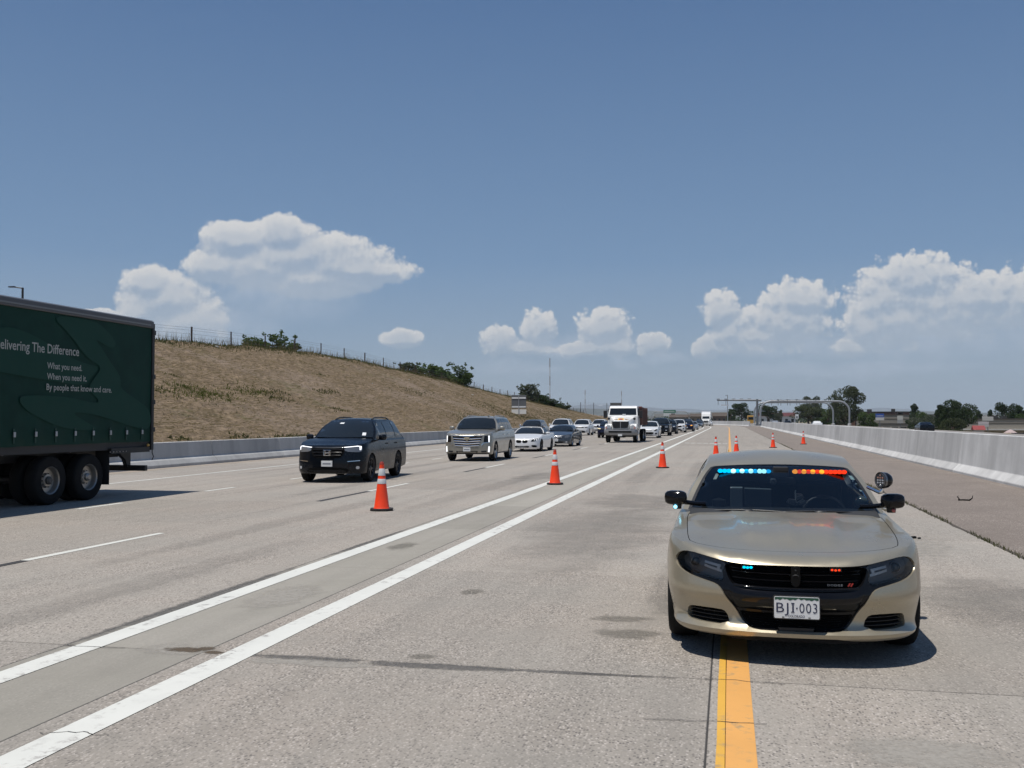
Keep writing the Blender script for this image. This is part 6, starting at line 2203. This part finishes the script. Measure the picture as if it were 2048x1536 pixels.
# ------------------------------------------------------------------ masts, poles, far fence
for (x, y, h, lb) in ((-124, 700, 45.5, 'tallest thin red and white radio mast above the end of the slope'), (-127, 900, 28.5, 'short thin pale radio mast left of the dump truck'), (-94, 900, 27.4, 'thin pale radio mast just above the dump truck cab')):
    m_ = tag(empty('radio_mast', (x, y, -.1)), lb, 'mast', 'radio masts')
    n = 7
    for k in range(n):
        MB().tube([(0, 0, h * k / n), (0, 0, h * (k + 1) / n)], .34 if h > 40 else .30, 6).build('mast_section', principled('mast_white', (.60, .61, .62), .5) if k % 2 else principled('mast_grey_red', (.33, .27, .27), .5), m_)
l_ = tag(empty('street_lamp', (-59.4, 75, 6.6)), 'dark street lamp rising above the trailer roof', 'lamp')
MB().tube([(0, 0, -.5), (0, 0, 6.5)], [.12, .09], 8).build('pole', principled('lamp_pole_dark', (.03, .03, .032), .5), l_, smooth=True)
MB().tube([(0, 0, 6.45), (-.7, -.2, 6.55)], .05, 6).build('arm', M_BLACK, l_)
MB().box((-.85, -.25, 6.56), (.6, .3, .10)).build('lamp_head', M_BLACK, l_, bevel=.03)
l_ = tag(empty('light_pole', (-0.3, 322, -.05)), 'thin tall grey pole beside the cantilever gantry', 'pole')
MB().tube([(0, 0, 0), (0, 0, 9.4)], [.16, .11], 8).build('pole', m_gan, l_, smooth=True)
MB().box((-.3, 0, 9.4), (.8, .3, .12)).build('lamp_head', m_gdk, l_, bevel=.03)
f_ = tag(empty('mesh_fence', (-32, 240, 0)), 'tall dark mesh fence on posts beyond the end of the slope', 'fence')
for k in range(5):
    MB().tube([(-6.2 + k * 3.2, 0, 0), (-6.2 + k * 3.2, 0, 6.0 - .1 * k)], .07, 6).build('post', principled('fence_dark', (.05, .055, .06), .5), f_)
for k in range(14):
    MB().tube([(-6.2, 0, 3.3 + k * .2), (6.6, 0, 3.1 + k * .19)], .009, 4).build('wire', m_wire, f_)
MB().bx(4.2, 6.9, -.04, .04, 2.7, 5.75).build('privacy_panel', principled('grey_mesh_panel', (.10, .105, .105), .7), f_)
sg_ = tag(empty('speed_sign', (18.0, 280, 0)), 'small white rectangular road sign beyond the median barrier', 'sign')
MB().tube([(0, 0, 0), (0, 0, 3.1)], .05, 6).build('post', M_STEEL, sg_)
MB().bx(-.42, .42, -.03, .0, 2.0, 3.15).build('sign_panel', principled('speed_white', (.72, .73, .72), .5), sg_)
MB().bx(-.25, .25, -.035, -.03, 2.2, 2.6).build('sign_number', M_BLACK, sg_)


# ------------------------------------------------------------------ foliage
def leaf_mat(name, a, b, trans=0.25):
    m = bpy.data.materials.new(name)
    m.use_nodes = True
    nt = m.node_tree
    nt.nodes.clear()
    t = NT(nt)
    P = t.n('ShaderNodeNewGeometry').outputs['Position']
    oi = t.n('ShaderNodeObjectInfo').outputs['Random']
    n1 = t.noise(P, 0.9, 4, .65)
    col = t.mix(t.ramp(n1, .3, .7), a, b)
    col = t.mix(t.m('MULTIPLY', oi, .35), col, tuple(c * .6 for c in a))
    d = t.n('ShaderNodeBsdfDiffuse', {'Color': col, 'Roughness': 0.6})
    tr = t.n('ShaderNodeBsdfTranslucent', {'Color': t.mix(.5, col, (.12, .16, .03))})
    mx = t.n('ShaderNodeMixShader', {0: trans, 1: d.outputs[0], 2: tr.outputs[0]})
    t.n('ShaderNodeOutputMaterial', {0: mx.outputs[0]})
    return m


L_DARK = leaf_mat('dark_juniper_leaf', (.042, .064, .036), (.068, .096, .050))
L_GREEN = leaf_mat('green_leaf', (.080, .125, .046), (.120, .165, .068))
L_OLIVE = leaf_mat('olive_leaf', (.075, .090, .050), (.110, .125, .072))
L_GREYG = leaf_mat('grey_green_leaf', (.10, .12, .085), (.15, .165, .12))
M_BARK = principled('bark', (.085, .062, .045), .9)


def leaf_mesh(name, clumps, leaf, rng, mat):
    """many small leaf faces scattered through overlapping clumps; clumps: (centre, radius vector, count)"""
    V, Fc = [], []
    for (c, r, n) in clumps:
        d = rng.normal(size=(n, 3))
        d /= np.linalg.norm(d, axis=1)[:, None]
        rad = rng.uniform(.35, 1.0, size=(n, 1)) ** .5
        p = np.array(c) + d * rad * np.array(r)
        a = rng.normal(size=(n, 3)); a /= np.linalg.norm(a, axis=1)[:, None]
        b = np.cross(a, rng.normal(size=(n, 3))); b /= np.linalg.norm(b, axis=1)[:, None]
        s = leaf * rng.uniform(.55, 1.3, size=(n, 1))
        q = np.stack([p - a * s, p + b * s * .62, p + a * s, p - b * s * .62], axis=1).reshape(-1, 3)
        base = sum(len(x) for x in V)
        V.append(q)
        Fc.append(np.arange(n * 4).reshape(-1, 4) + base)
    v = np.concatenate(V)
    f = np.concatenate(Fc)
    me = bpy.data.meshes.new(name)
    me.vertices.add(len(v)); me.vertices.foreach_set('co', v.ravel())
    me.loops.add(f.size); me.loops.foreach_set('vertex_index', f.ravel())
    me.polygons.add(len(f)); me.polygons.foreach_set('loop_start', np.arange(len(f)) * 4); me.polygons.foreach_set('loop_total', np.full(len(f), 4))
    me.update(calc_edges=True)
    me.materials.append(mat)
    return me


def tree_proto(kind, seed):
    """unit tree: height 1, crown about 1 wide"""
    rng = np.random.default_rng(seed)
    br = MB()
    clumps = []
    if kind == 'broad':
        br.tube([(0, 0, 0), (.015, .01, .2), (-.01, .02, .42), (.02, 0, .7)], [.035, .028, .022, .008], 7)
        for k in range(19):
            a = k * 2.4 + rng.uniform(-.4, .4)
            z = rng.uniform(.34, .92)
            rr = .40 * math.sqrt(max(.05, 1 - ((z - .60) / .42) ** 2)) * rng.uniform(.55, 1.05)
            c = (rr * math.cos(a), rr * math.sin(a), z)
            br.tube([(0, 0, max(.22, z - .28)), (c[0] * .5, c[1] * .5, z - .10), c], [.014, .008, .003], 5)
            clumps.append((c, np.array((.19, .19, .125)) * rng.uniform(.7, 1.2), int(rng.uniform(330, 520))))
    elif kind == 'pine':
        br.tube([(0, 0, 0), (0, 0, .5), (0, 0, .97)], [.03, .02, .004], 6)
        for k in range(26):
            z = .10 + .86 * k / 26
            rr = .44 * (1 - ((z - .05) / 1.0) ** 1.6) * rng.uniform(.45, 1.0)
            a = k * 2.4 + rng.uniform(-.5, .5)
            c = (rr * math.cos(a), rr * math.sin(a), z)
            br.tube([(0, 0, z - .03), c], [.008, .003], 4)
            clumps.append((c, np.array((.17, .17, .075)) * rng.uniform(.7, 1.15) * (1.15 - .5 * z), int(rng.uniform(240, 380))))
        clumps.append(((0, 0, .92), (.06, .06, .08), 60))
    else:
        for k in range(12):
            a = k * 2.4 + rng.uniform(-.4, .4)
            rr = rng.uniform(.05, .40)
            z = rng.uniform(.25, .85) * (1 - .35 * rr / .4)
            c = (rr * math.cos(a), rr * math.sin(a), z)
            br.tube([(rr * .2 * math.cos(a), rr * .2 * math.sin(a), 0), (c[0] * .7, c[1] * .7, z * .6), c], [.018, .010, .004], 5)
            clumps.append((c, np.array((.21, .21, .17)) * rng.uniform(.7, 1.15), int(rng.uniform(200, 320))))
        for k in range(10):
            a = rng.uniform(0, 6.28)
            clumps.append(((.38 * math.cos(a), .38 * math.sin(a), rng.uniform(.5, .98)), (.05, .05, .07), 16))
    return br, clumps, rng


_tp = {}


def tree(name, label, x, y, z0, ztop, width, kind, mat, seed=1, group=None, leaf=.045, cat='tree', depth=None):
    key = (kind, seed, mat.name, leaf)
    if key not in _tp:
        br, cl, rng = tree_proto(kind, seed)
        _tp[key] = (leaf_mesh('crown', cl, leaf, rng, mat), br)
        me = bpy.data.meshes.new('trunk')
        me.from_pydata(br.v, [], br.f)
        me.materials.append(M_BARK)
        _tp[key] = (_tp[key][0], me)
    cm, tm = _tp[key]
    root = tag(empty(name, (x, y, z0), rnd.uniform(0, 6.28)), label, cat, group)
    link('trunk' if kind != 'shrub' else 'stems', tm, None, root)
    link('crown' if kind != 'shrub' else 'foliage', cm, None, root)
    root.scale = (width, width, ztop - z0)
    return root


G = 'trees beyond the median'
GZ = -3.95
for (nm, lb, x, y, top, w, kind, mat, seed) in [
        ('cottonwood_tree', 'tallest spreading cottonwood rising above the arch gantry', 36.2, 330, 11.9, 11.5, 'broad', L_OLIVE, 3),
        ('cottonwood_tree', 'thinner pale cottonwood left of the tallest one behind the gantry beam', 26.4, 340, 9.4, 7.0, 'broad', L_GREYG, 4),
        ('broadleaf_tree', 'wide low olive tree under the middle of the gantry', 25.2, 335, 6.2, 10.5, 'broad', L_OLIVE, 5),
        ('broadleaf_tree', 'dense green tree behind the right leg of the gantry', 33.5, 360, 5.6, 10.0, 'broad', L_GREEN, 6),
        ('juniper_tree', 'dark bushy evergreen left of the gantry post', 5.2, 420, 8.3, 9.4, 'broad', L_DARK, 7),
        ('juniper_tree', 'small dark evergreen leaning against the larger one left of the gantry', 1.0, 430, 6.3, 5.6, 'pine', L_DARK, 8),
        ('juniper_tree', 'dark evergreen inside the left half of the gantry arch', 15.0, 400, 7.6, 8.0, 'broad', L_DARK, 9),
        ('broadleaf_tree', 'small grey green tree right of the evergreen inside the arch', 18.4, 392, 5.5, 3.6, 'broad', L_GREYG, 4),
        ('broadleaf_tree', 'round dark green tree in front of the brick building', 38.7, 300, 4.1, 6.2, 'broad', L_GREEN, 10),
        ('pine_tree', 'blue green pine behind the long tan building', 56.3, 330, 6.8, 6.0, 'pine', L_DARK, 11),
        ('broadleaf_tree', 'light green tree just right of the blue green pine', 53.6, 300, 3.8, 5.4, 'broad', L_GREEN, 3),
        ('broadleaf_tree', 'biggest dark tree right of the buildings above the barrier', 43.6, 210, 5.5, 7.4, 'broad', L_DARK, 12),
        ('pine_tree', 'dark pointed evergreen growing into the left of the biggest dark tree', 41.4, 213, 4.9, 5.4, 'pine', L_DARK, 13),
        ('shrub_tree', 'olive rounded shrub in front of the biggest dark tree', 38.8, 190, 2.2, 5.0, 'broad', L_OLIVE, 14),
        ('shrub_tree', 'grey leaved thin shrub left of the olive rounded shrub', 34.3, 192, 2.5, 5.2, 'broad', L_GREYG, 15),
        ('pine_tree', 'left of two far pines above the tan shop roof', 72.6, 320, 4.8, 4.4, 'pine', L_DARK, 8),
        ('pine_tree', 'right of two far pines above the tan shop roof', 75.8, 320, 4.8, 4.0, 'pine', L_DARK, 11),
        ('pine_tree', 'wide dark evergreen near the right edge of the view', 65.2, 260, 5.6, 6.0, 'broad', L_DARK, 7),
        ('pine_tree', 'dark evergreen at the right edge of the view', 68.6, 262, 5.4, 5.0, 'pine', L_DARK, 13),
        ('broadleaf_tree', 'bright green small tree low at the right edge', 66.2, 250, 3.0, 3.6, 'broad', L_GREEN, 6)]:
    tree(nm, lb, x, y, GZ if x > 30 else -.1, top, w, kind, mat, seed, G, leaf=.021)
G2 = 'bushes along the crest of the slope'
for (lb, x, y, top, w, mat, seed) in [
        ('left half of the first leafy bush pair by the fence', -46.2, 92, 10.3, 3.1, L_GREEN, 21),
        ('right half of the first leafy bush pair by the fence', -44.0, 93, 10.5, 3.6, L_GREEN, 22),
        ('left bush of the middle thicket on the crest', -42.3, 128, 9.7, 3.4, L_OLIVE, 23),
        ('second bush of the middle thicket on the crest', -41.3, 131, 9.5, 3.0, L_GREEN, 21),
        ('third and broadest bush of the middle thicket', -40.6, 138, 10.2, 4.4, L_GREEN, 24),
        ('right end bush of the middle thicket', -38.6, 142, 9.9, 3.8, L_GREEN, 22),
        ('pale feathery bush near the lower end of the crest', -39.0, 195, 9.2, 4.6, L_GREYG, 23),
        ('dark juniper bush right of the pale feathery bush', -38.4, 205, 7.5, 4.2, L_DARK, 24),
        ('lowest dark bush at the end of the crest', -37.3, 213, 6.5, 4.0, L_DARK, 21),
        ('small scrub bush beyond the lowest dark bush', -36.5, 222, 5.6, 3.4, L_OLIVE, 22)]:
    tree('bush', lb, x, y, hill_z(x, y) - .25, top, w * 1.25, 'shrub', mat, seed, G2, leaf=.036, cat='bush')


# ------------------------------------------------------------------ grasses and weeds (nobody could count these)
def blades(name, label, pts, hmin, hmax, wid, mat, lean=.35, seed=0, cat='grass', flat=0.0):
    rng = np.random.default_rng(seed)
    p = np.array(pts)
    n = len(p)
    h = rng.uniform(hmin, hmax, n)
    a = rng.uniform(0, math.tau, n)
    l = rng.normal(0, lean, n) + flat
    wv = np.stack([np.cos(a), np.sin(a), np.zeros(n)], 1) * (wid * rng.uniform(.6, 1.4, n))[:, None]
    b = rng.uniform(0, math.tau, n)
    tip = p + np.stack([np.cos(b) * l * h, np.sin(b) * l * h, h * np.clip(1 - np.abs(l) * .45, .12, 1)], 1)
    mid = p * .5 + tip * .5 + np.stack([np.zeros(n), np.zeros(n), h * .06], 1)
    v = np.stack([p - wv, p + wv, mid + wv * .6, tip, mid - wv * .6], 1).reshape(-1, 3)
    f = np.arange(n * 5).reshape(-1, 5)
    me = bpy.data.meshes.new(name)
    me.vertices.add(len(v)); me.vertices.foreach_set('co', v.ravel())
    me.loops.add(f.size); me.loops.foreach_set('vertex_index', f.ravel())
    me.polygons.add(n); me.polygons.foreach_set('loop_start', np.arange(n) * 5); me.polygons.foreach_set('loop_total', np.full(n, 5))
    me.update(calc_edges=True)
    me.materials.append(mat)
    o = bpy.data.objects.new(name, me)
    COL.objects.link(o)
    return stuff(o, label, cat)


G_DRY = leaf_mat('dry_grass_blade', (.22, .165, .09), (.31, .24, .14), .2)
G_WEED = leaf_mat('weed_blade', (.085, .095, .042), (.16, .155, .07), .25)
G_LIME = leaf_mat('fresh_weed_blade', (.12, .15, .035), (.19, .20, .06), .25)
rg = np.random.default_rng(11)


def on_hill(xs, ys):
    return [(x, y, hill_z(x, y) - .02) for x, y in zip(xs, ys)]


ys = rg.uniform(45, 270, 5200)
blades('crest_grass', 'tall dry grass stalks along the fence on the crest', on_hill(-38.4 + rg.normal(0, .55, 5200), ys), .25, 1.0, .012, G_DRY, .28, 1)
ys = rg.uniform(40, 270, 15000)
blades('crest_weeds', 'low green weeds along the top edge of the slope', on_hill(-37.6 + rg.normal(0, .50, 15000), ys), .08, .30, .03, G_WEED, .6, 2)
# lime and dark weed patches on the slope and at its foot
px, py = [], []
for (cx, cy, sx, sy, n) in [(-27.2, 48.0, .7, 1.7, 900), (-28.0, 55, .5, 1.5, 350)]:
    px += list(rg.normal(cx, sx, n)); py += list(rg.normal(cy, sy, n))
blades('lime_weeds', 'bright yellow green weed patch low on the slope beside the trailer', on_hill(px, py), .06, .22, .03, G_LIME, .6, 3)
px, py = [], []
for (cx, cy, sx, sy, n) in [(-27.6, 44.0, .35, 1.0, 150), (-28.0, 58, .3, 1.3, 150), (-26.8, 57, .25, 1.2, 130), (-28.4, 68, .2, 1.4, 170), (-21.1, 41, .2, .8, 110), (-21.0, 46, .15, 1.2, 190), (-20.9, 48.5, .15, .7, 120), (-21.2, 36, .15, .4, 60),
                           (-22.6, 92, .9, 5.0, 1500), (-24.5, 118, 1.2, 7, 1600), (-26, 150, 1.4, 12, 1200), (-29, 92, .6, 4, 240), (-22.5, 140, .8, 14, 1500), (-27, 112, 1.2, 3, 400), (-30, 50, .2, .5, 60), (-25, 62, .2, .7, 90), (-32, 75, .2, .8, 90)]:
    px += list(rg.normal(cx, sx, n)); py += list(rg.normal(cy, sy, n))
blades('slope_weeds', 'dark green weeds in patches on the slope and along the wall top', on_hill(np.minimum(px, -20.6), py), .05, .22, .035, G_WEED, .7, 4)
n = 140000
ys = 28 + 190 * rg.uniform(0, 1, n) ** 1.5
xs_ = rg.uniform(-38, -20.7, n)
blades('straw_mulch', 'loose dry straw lying over the whole slope', on_hill(xs_, ys), .09, .28, .014, leaf_mat('straw_blade', (.17, .125, .08), (.37, .285, .185), .3), .4, 5, 'straw', flat=2.0)
# weeds in the joint between concrete and shoulder
n = 2600
ys = 4 + 70 * rg.uniform(0, 1, n) ** 1.4
keep = [mnoise.noise(Vector((0, y * .55, 3))) + .25 * mnoise.noise(Vector((0, y * 3, 1))) > -.12 for y in ys]
blades('joint_weeds', 'small weeds growing in the joint at the edge of the brown shoulder', [(3.60 + rg.normal(0, .025), y, .0) for y, k in zip(ys, keep) if k], .02, .085, .006, G_WEED, .5, 6)
mb = MB()
ed = [(3.60 + .035 * mnoise.noise(Vector((k * .5, 0, 0))), -6 + k * .5) for k in range(420)]
mb.add([(x - .022 - .02 * abs(mnoise.noise(Vector((y, 2, 0)))), y, .0035) for x, y in ed] + [(x + .03 + .03 * abs(mnoise.noise(Vector((y, 5, 0)))), y, .0035) for x, y in ed], [(k, 420 + k, 421 + k, k + 1) for k in range(419)])
mb.build('joint_dirt', principled('joint_dirt', (.075, .062, .048), .95), shoulder, fixn=False)
# scattered litter on the slope
for k, (x, y, s) in enumerate([(-37.3, 68.0, .34), (-36.6, 88, .20), (-30.5, 83, .16), (-31, 120, .3), (-33, 101, .15)]):
    o = MB().box((0, 0, 0), (s, s * .7, s * .35), Matrix.Rotation(k, 3, 'Z')).build('litter', principled('litter_white', (.62, .60, .56), .8), None, bevel=.03, loc=(x, y, hill_z(x, y) + s * .15))
    tag(o, ['biggest white scrap of litter under the fence', 'white scrap of litter on the upper slope below the bushes', 'small pale scrap of litter on the middle slope', 'long pale scrap on the slope above the black SUV', 'tiny pale scrap on the upper slope'][k], 'litter', 'litter on the slope')

# ------------------------------------------------------------------ far mountains
def ridge(name, y, x0, x1, n, hf, mat, base=-20, depth=1500):
    vs, fs = [], []
    rows = 14
    for j in range(rows + 1):
        v = j / rows
        for i in range(n + 1):
            x = x0 + (x1 - x0) * i / n
            h = hf(x)
            rough = mnoise.fractal(Vector((x / 900.0, v * 3.1, y / 1000.0)), 1.0, 2.0, 5) * .16 * h * math.sin(math.pi * min(1, v * .9 + .1))
            vs.append((x, y + depth * v, base + (h - base) * math.sin(v * math.pi / 2) ** .8 + rough))
    fs = [(j * (n + 1) + i, j * (n + 1) + i + 1, (j + 1) * (n + 1) + i + 1, (j + 1) * (n + 1) + i) for j in range(rows) for i in range(n)]
    return struct(MB().add(vs, fs).build(name, mat, smooth=True, angle=180, fixn=True))


def rock_mat(name, rock, snowline):
    m = bpy.data.materials.new(name)
    m.use_nodes = True
    t = NT(m.node_tree)
    b = m.node_tree.nodes['Principled BSDF']
    P = t.n('ShaderNodeNewGeometry').outputs['Position']
    z = t.n('ShaderNodeSeparateXYZ', {0: P}).outputs[2]
    nz = t.noise(P, .004, 6, .65)
    snow = t.ramp(t.m('ADD', z, t.m('MULTIPLY', t.m('SUBTRACT', nz, .5), 260.0)), snowline, snowline + 60)
    col = t.mix(t.ramp(t.noise(P, .0012, 5, .6), .3, .7), rock, tuple(c * .7 for c in rock))
    col = t.mix(snow, col, (.75, .77, .8))
    m.node_tree.links.new(col, b.inputs['Base Color'])
    b.inputs['Roughness'].default_value = .95
    return m


def peaks(x):
    return 150 + 95 * mnoise.fractal(Vector((x / 2600.0, 3.3, 0)), 1.0, 2.0, 5) + 75 * math.exp(-((x + 1950) / 750.0) ** 2) + 40 * math.exp(-((x + 300) / 900.0) ** 2)


def foothills(x):
    return 42 + 30 * mnoise.fractal(Vector((x / 1500.0, 7.7, 0)), 1.0, 2.0, 4) + 26 * math.exp(-((x + 1250) / 600.0) ** 2)


ridge('mountains', 14500, -9000, 9000, 260, peaks, rock_mat('mountain_rock', (.12, .13, .13), 235))
ridge('foothills', 6500, -4200, 4200, 160, foothills, rock_mat('foothill_scrub', (.085, .09, .07), 900), depth=700)
# a pale line of far town buildings and a low wooded belt under the foothills
mb = MB()
rr = random.Random(5)
for k in range(300):
    x, y, w, h = rr.uniform(-1200, 900), rr.uniform(1500, 3200), rr.uniform(8, 40), rr.uniform(4, 11)
    mb.bx(x, x + w, y, y + 12, -1, h)
stuff(mb.build('distant_town', principled('far_town', (.36, .35, .33), .8)), 'pale low roofs of the distant town under the mountains', 'buildings')
mats_t = []
rg2 = np.random.default_rng(3)
cl = []
for k in range(420):
    x, y = rg2.uniform(-700, 800), rg2.uniform(620, 1500)
    if -90 < x < 36 and y < 760:
        continue
    h = rg2.uniform(2.5, 6.5)
    cl.append(((x, y, h * .5 - 1.0), (rg2.uniform(3, 9), 3, h * .6), 46))
me = leaf_mesh('tree_belt', cl, 1.1, rg2, L_DARK)
o = bpy.data.objects.new('tree_belt', me)
COL.objects.link(o)
stuff(o, 'far dark belt of trees along the horizon', 'trees')


# ------------------------------------------------------------------ low commercial buildings on the right
M_BRICK = principled('brown_brick', (.155, .085, .062), .85)
M_TAN = principled('tan_panel', (.27, .25, .215), .8)
M_TAN2 = principled('shop_tan', (.30, .27, .225), .8)
M_ROOFD = principled('dark_parapet', (.055, .05, .045), .8)
M_WIN = principled('far_window', (.03, .035, .04), .1)
M_PALEW = principled('pale_wall', (.55, .54, .51), .7)


def building(name, label, x0, x1, y0, y1, ztop, mat, rows=(), trim=None, z0=GZ, parapet=.25, units=0, pitched=None):
    r = tag(empty(name, ((x0 + x1) / 2, y0, z0)), label, 'building')
    ox, oy, oz = (x0 + x1) / 2, y0, z0

    def put(o):
        o.location = (-ox, -oy, -oz)
        return o
    put(MB().bx(x0, x1, y0, y1, z0, ztop).build('wall', mat, r))
    if pitched:
        put(MB().prism([(y0 - .5, ztop - .05), ((y0 + y1) / 2, ztop + pitched[0]), (y1 + .5, ztop - .05)], x0 - .5, x1 + .5, 'x').build('roof', pitched[1], r))
    else:
        put(MB().bx(x0 - .12, x1 + .12, y0 - .12, y1 + .12, ztop + .003, ztop + parapet).build('parapet', M_ROOFD, r))
    for (za, zb, n, gap, m) in rows:
        w = (x1 - x0) / n
        for k in range(n):
            wd = put(MB().bx(x0 + w * k + w * gap, x0 + w * (k + 1) - w * gap, y0 - .05, y0 + .05, za, zb).build('window', m, r))
    for (za, zb, m, pr) in trim or ():
        put(MB().bx(x0 - .02, x1 + .02, y0 - pr, y0 - .003, za, zb).build('fascia_band', m, r))
    rr = random.Random(int(x0))
    for k in range(units):
        x = rr.uniform(x0 + 1, x1 - 2)
        put(MB().bx(x, x + rr.uniform(.8, 2.0), y0 + 2, y0 + 3.5, ztop + parapet - .05, ztop + parapet + rr.uniform(.5, 1.0)).build('roof_unit', M_ROOFD, r))
    return r


building('brick_building', 'brown brick flat roofed building right of the gantry', 39.5, 62.0, 372, 392, 4.3, M_BRICK, [(-.5, 1.2, 7, .34, M_WIN)], units=4)
building('store_building', 'long tan panelled store with a dark roof edge', 43.5, 66.5, 342, 366, 3.15, M_TAN, [(-3.4, -.6, 9, .12, M_WIN)], [(.2, .5, M_ROOFD, .12), (1.9, 2.1, principled('tan_line', (.20, .18, .15), .8), .08)], units=3)
building('shop_building', 'tan shop row with a pale awning stripe at the right edge', 45.5, 82.0, 232, 252, 1.75, M_TAN2, [(-3.3, -1.25, 12, .10, M_WIN)], [(-.55, -.30, M_PALEW, .9), (.9, 1.0, M_ROOFD, .06)], units=2)
building('red_roofed_building', 'white building with dark red roof inside the gantry arch', 13.2, 28.5, 452, 470, 3.3, M_PALEW, [(.6, 2.0, 6, .28, M_WIN)], z0=-.1, pitched=(1.5, principled('dark_red_roof', (.10, .022, .02), .7)))
building('tan_house', 'tan far house left of the yellow line vanishing point', -20.0, -9.5, 540, 552, 3.4, principled('house_tan', (.22, .17, .125), .85), [(.8, 2.2, 4, .3, M_WIN)], z0=-.1, pitched=(1.6, principled('house_roof', (.085, .065, .05), .85)))
building('brown_house', 'brown far house right of the tan house', -8.4, 1.2, 545, 557, 3.6, principled('house_brown', (.17, .115, .085), .85), [(.8, 2.2, 4, .3, M_WIN)], z0=-.1, pitched=(1.9, principled('house_roof', (.085, .065, .05), .85)))
building('grey_house', 'grey far house left of the semi truck', -31.0, -21.5, 545, 557, 3.0, principled('house_grey', (.20, .19, .175), .85), [(.8, 2.0, 4, .3, M_WIN)], z0=-.1, pitched=(1.5, principled('house_roof', (.085, .065, .05), .85)))

# signs and small things in front of the shops
for (nm, lb, x, y, z0_, z1_, w, m1, m2) in [
        ('blue_sign', 'blue and white shop sign on a post in front of the brick building', 35.0, 250, 1.55, 3.1, 1.9, principled('sign_blue', (.03, .09, .36), .5), M_PALEW),
        ('menu_sign', 'pale grey upright sign before the tan store', 34.8, 220, .95, 2.5, 1.1, principled('sign_pale', (.50, .50, .46), .6), principled('sign_pale2', (.33, .33, .32), .6)),
        ('roof_sign', 'white flat sign above the tan shop roof', 51.9, 221, 1.5, 2.3, 2.1, M_PALEW, M_PALEW),
        ('booth_sign', 'pale panel above the small red booth', 43.9, 190, .45, 1.35, 1.7, principled('panel_pink', (.60, .54, .53), .6), M_PALEW)]:
    r = tag(empty(nm, (x, y, ground_z(x, y))), lb, 'sign')
    g0 = ground_z(x, y)
    MB().tube([(0, .1, 0), (0, .1, z0_ - g0 + .1)], .09, 8).build('post', m_gdk, r)
    MB().bx(-w / 2, w / 2, -.08, .08, z0_ - g0 + (z1_ - z0_) * .45, z1_ - g0).build('sign_face', m1, r, bevel=.02)
    MB().bx(-w / 2, w / 2, -.075, .075, z0_ - g0, z0_ - g0 + (z1_ - z0_) * .44).build('lower_face', m2, r)
    if nm == 'blue_sign':
        MB().bx(-w * .42, w * .42, -.095, -.082, z0_ - g0 + .98, z0_ - g0 + 1.10).build('sign_stripe', M_PALEW, r)
r = tag(empty('red_booth', (42.3, 186, GZ)), 'small red booth behind the barrier near the dark fence', 'booth')
MB().bx(-.8, .8, 0, 1.5, 0, 3.9).build('booth_wall', M_PALEW, r)
MB().prism([(-.2, 3.9), (.75, 4.65), (1.7, 3.9)], -1.0, 1.0, 'x').build('booth_roof', principled('booth_red', (.26, .04, .04), .7), r)
r = tag(empty('storage_container', (45.2, 184, GZ)), 'long dull yellow container beside the red booth', 'container')
MB().bx(-1.7, 1.7, 0, 2.4, 0, 3.35).build('container_body', principled('dull_yellow', (.50, .36, .16), .7), r, bevel=.04)
for k in range(7):
    MB().bx(-1.6 + k * .5, -1.5 + k * .5, -.05, 0.0, .1, 3.25).build('container_rib', principled('dull_yellow', (.50, .36, .16), .7), r)
r = tag(empty('boundary_fence', (44, 188, GZ)), 'dark blue boarded fence in front of the shops', 'fence')
for k in range(14):
    MB().bx(-8 + k * 1.6, -6.42 + k * 1.6, 0, .08, 0, 3.3 + .08 * math.sin(k * 2)).build('board', principled('navy_board', (.016, .02, .05), .7), r)
r = tag(empty('parasol', (47.5, 187, GZ)), 'small pink white parasol beside the yellow container', 'parasol')
MB().tube([(0, 0, 0), (0, 0, 3.6)], .04, 6).build('pole', M_STEEL, r)
MB().lathe([(1.1, 3.4), (.55, 3.75), (.02, 4.0)], 10, 'z').build('canopy', principled('parasol_pink', (.45, .35, .33), .8), r)
r = tag(empty('school_bus', (7.2, 336, -.05)), 'yellow bus standing at the left gantry post', 'bus')
MB().bx(-1.15, 1.15, 0, 8.5, .5, 3.1).build('bus_body', principled('bus_yellow', (.50, .27, .04), .5), r, bevel=.15, segs=3)
MB().bx(-.95, .95, -.02, .06, 1.7, 2.6).build('windscreen', M_GLASS, r)
for sg in (-1, 1):
    make_wheel(r, 'wheel', sg * 1.0, 1.6, .48, .28, 8, None, .6, sg, 16, 'dish')
    make_wheel(r, 'wheel', sg * 1.0, 6.6, .48, .28, 8, None, .6, sg, 16, 'dish')
for k in range(5):
    for sg in (-1, 1):
        MB().bx(sg * 1.14, sg * 1.165, .8 + k * 1.5, 2.0 + k * 1.5, 1.8, 2.5).build('side_window', M_GLASS, r)


# ------------------------------------------------------------------ summer haze
mb = MB().bx(-12100, 12100, -1600, 17200, -5.6, 420)
hz = stuff(mb.build('haze', None), 'thin bluish summer haze over the whole plain', 'haze')
hm = bpy.data.materials.new('haze_air')
hm.use_nodes = True
hm.node_tree.nodes.clear()
ht = NT(hm.node_tree)
pv = ht.n('ShaderNodeVolumePrincipled', {'Color': (.80, .90, 1.0, 1), 'Density': HAZE_DENSITY, 'Anisotropy': 0.0})
ht.n('ShaderNodeOutputMaterial', {'Volume': pv.outputs[0]})
hz.data.materials.append(hm)
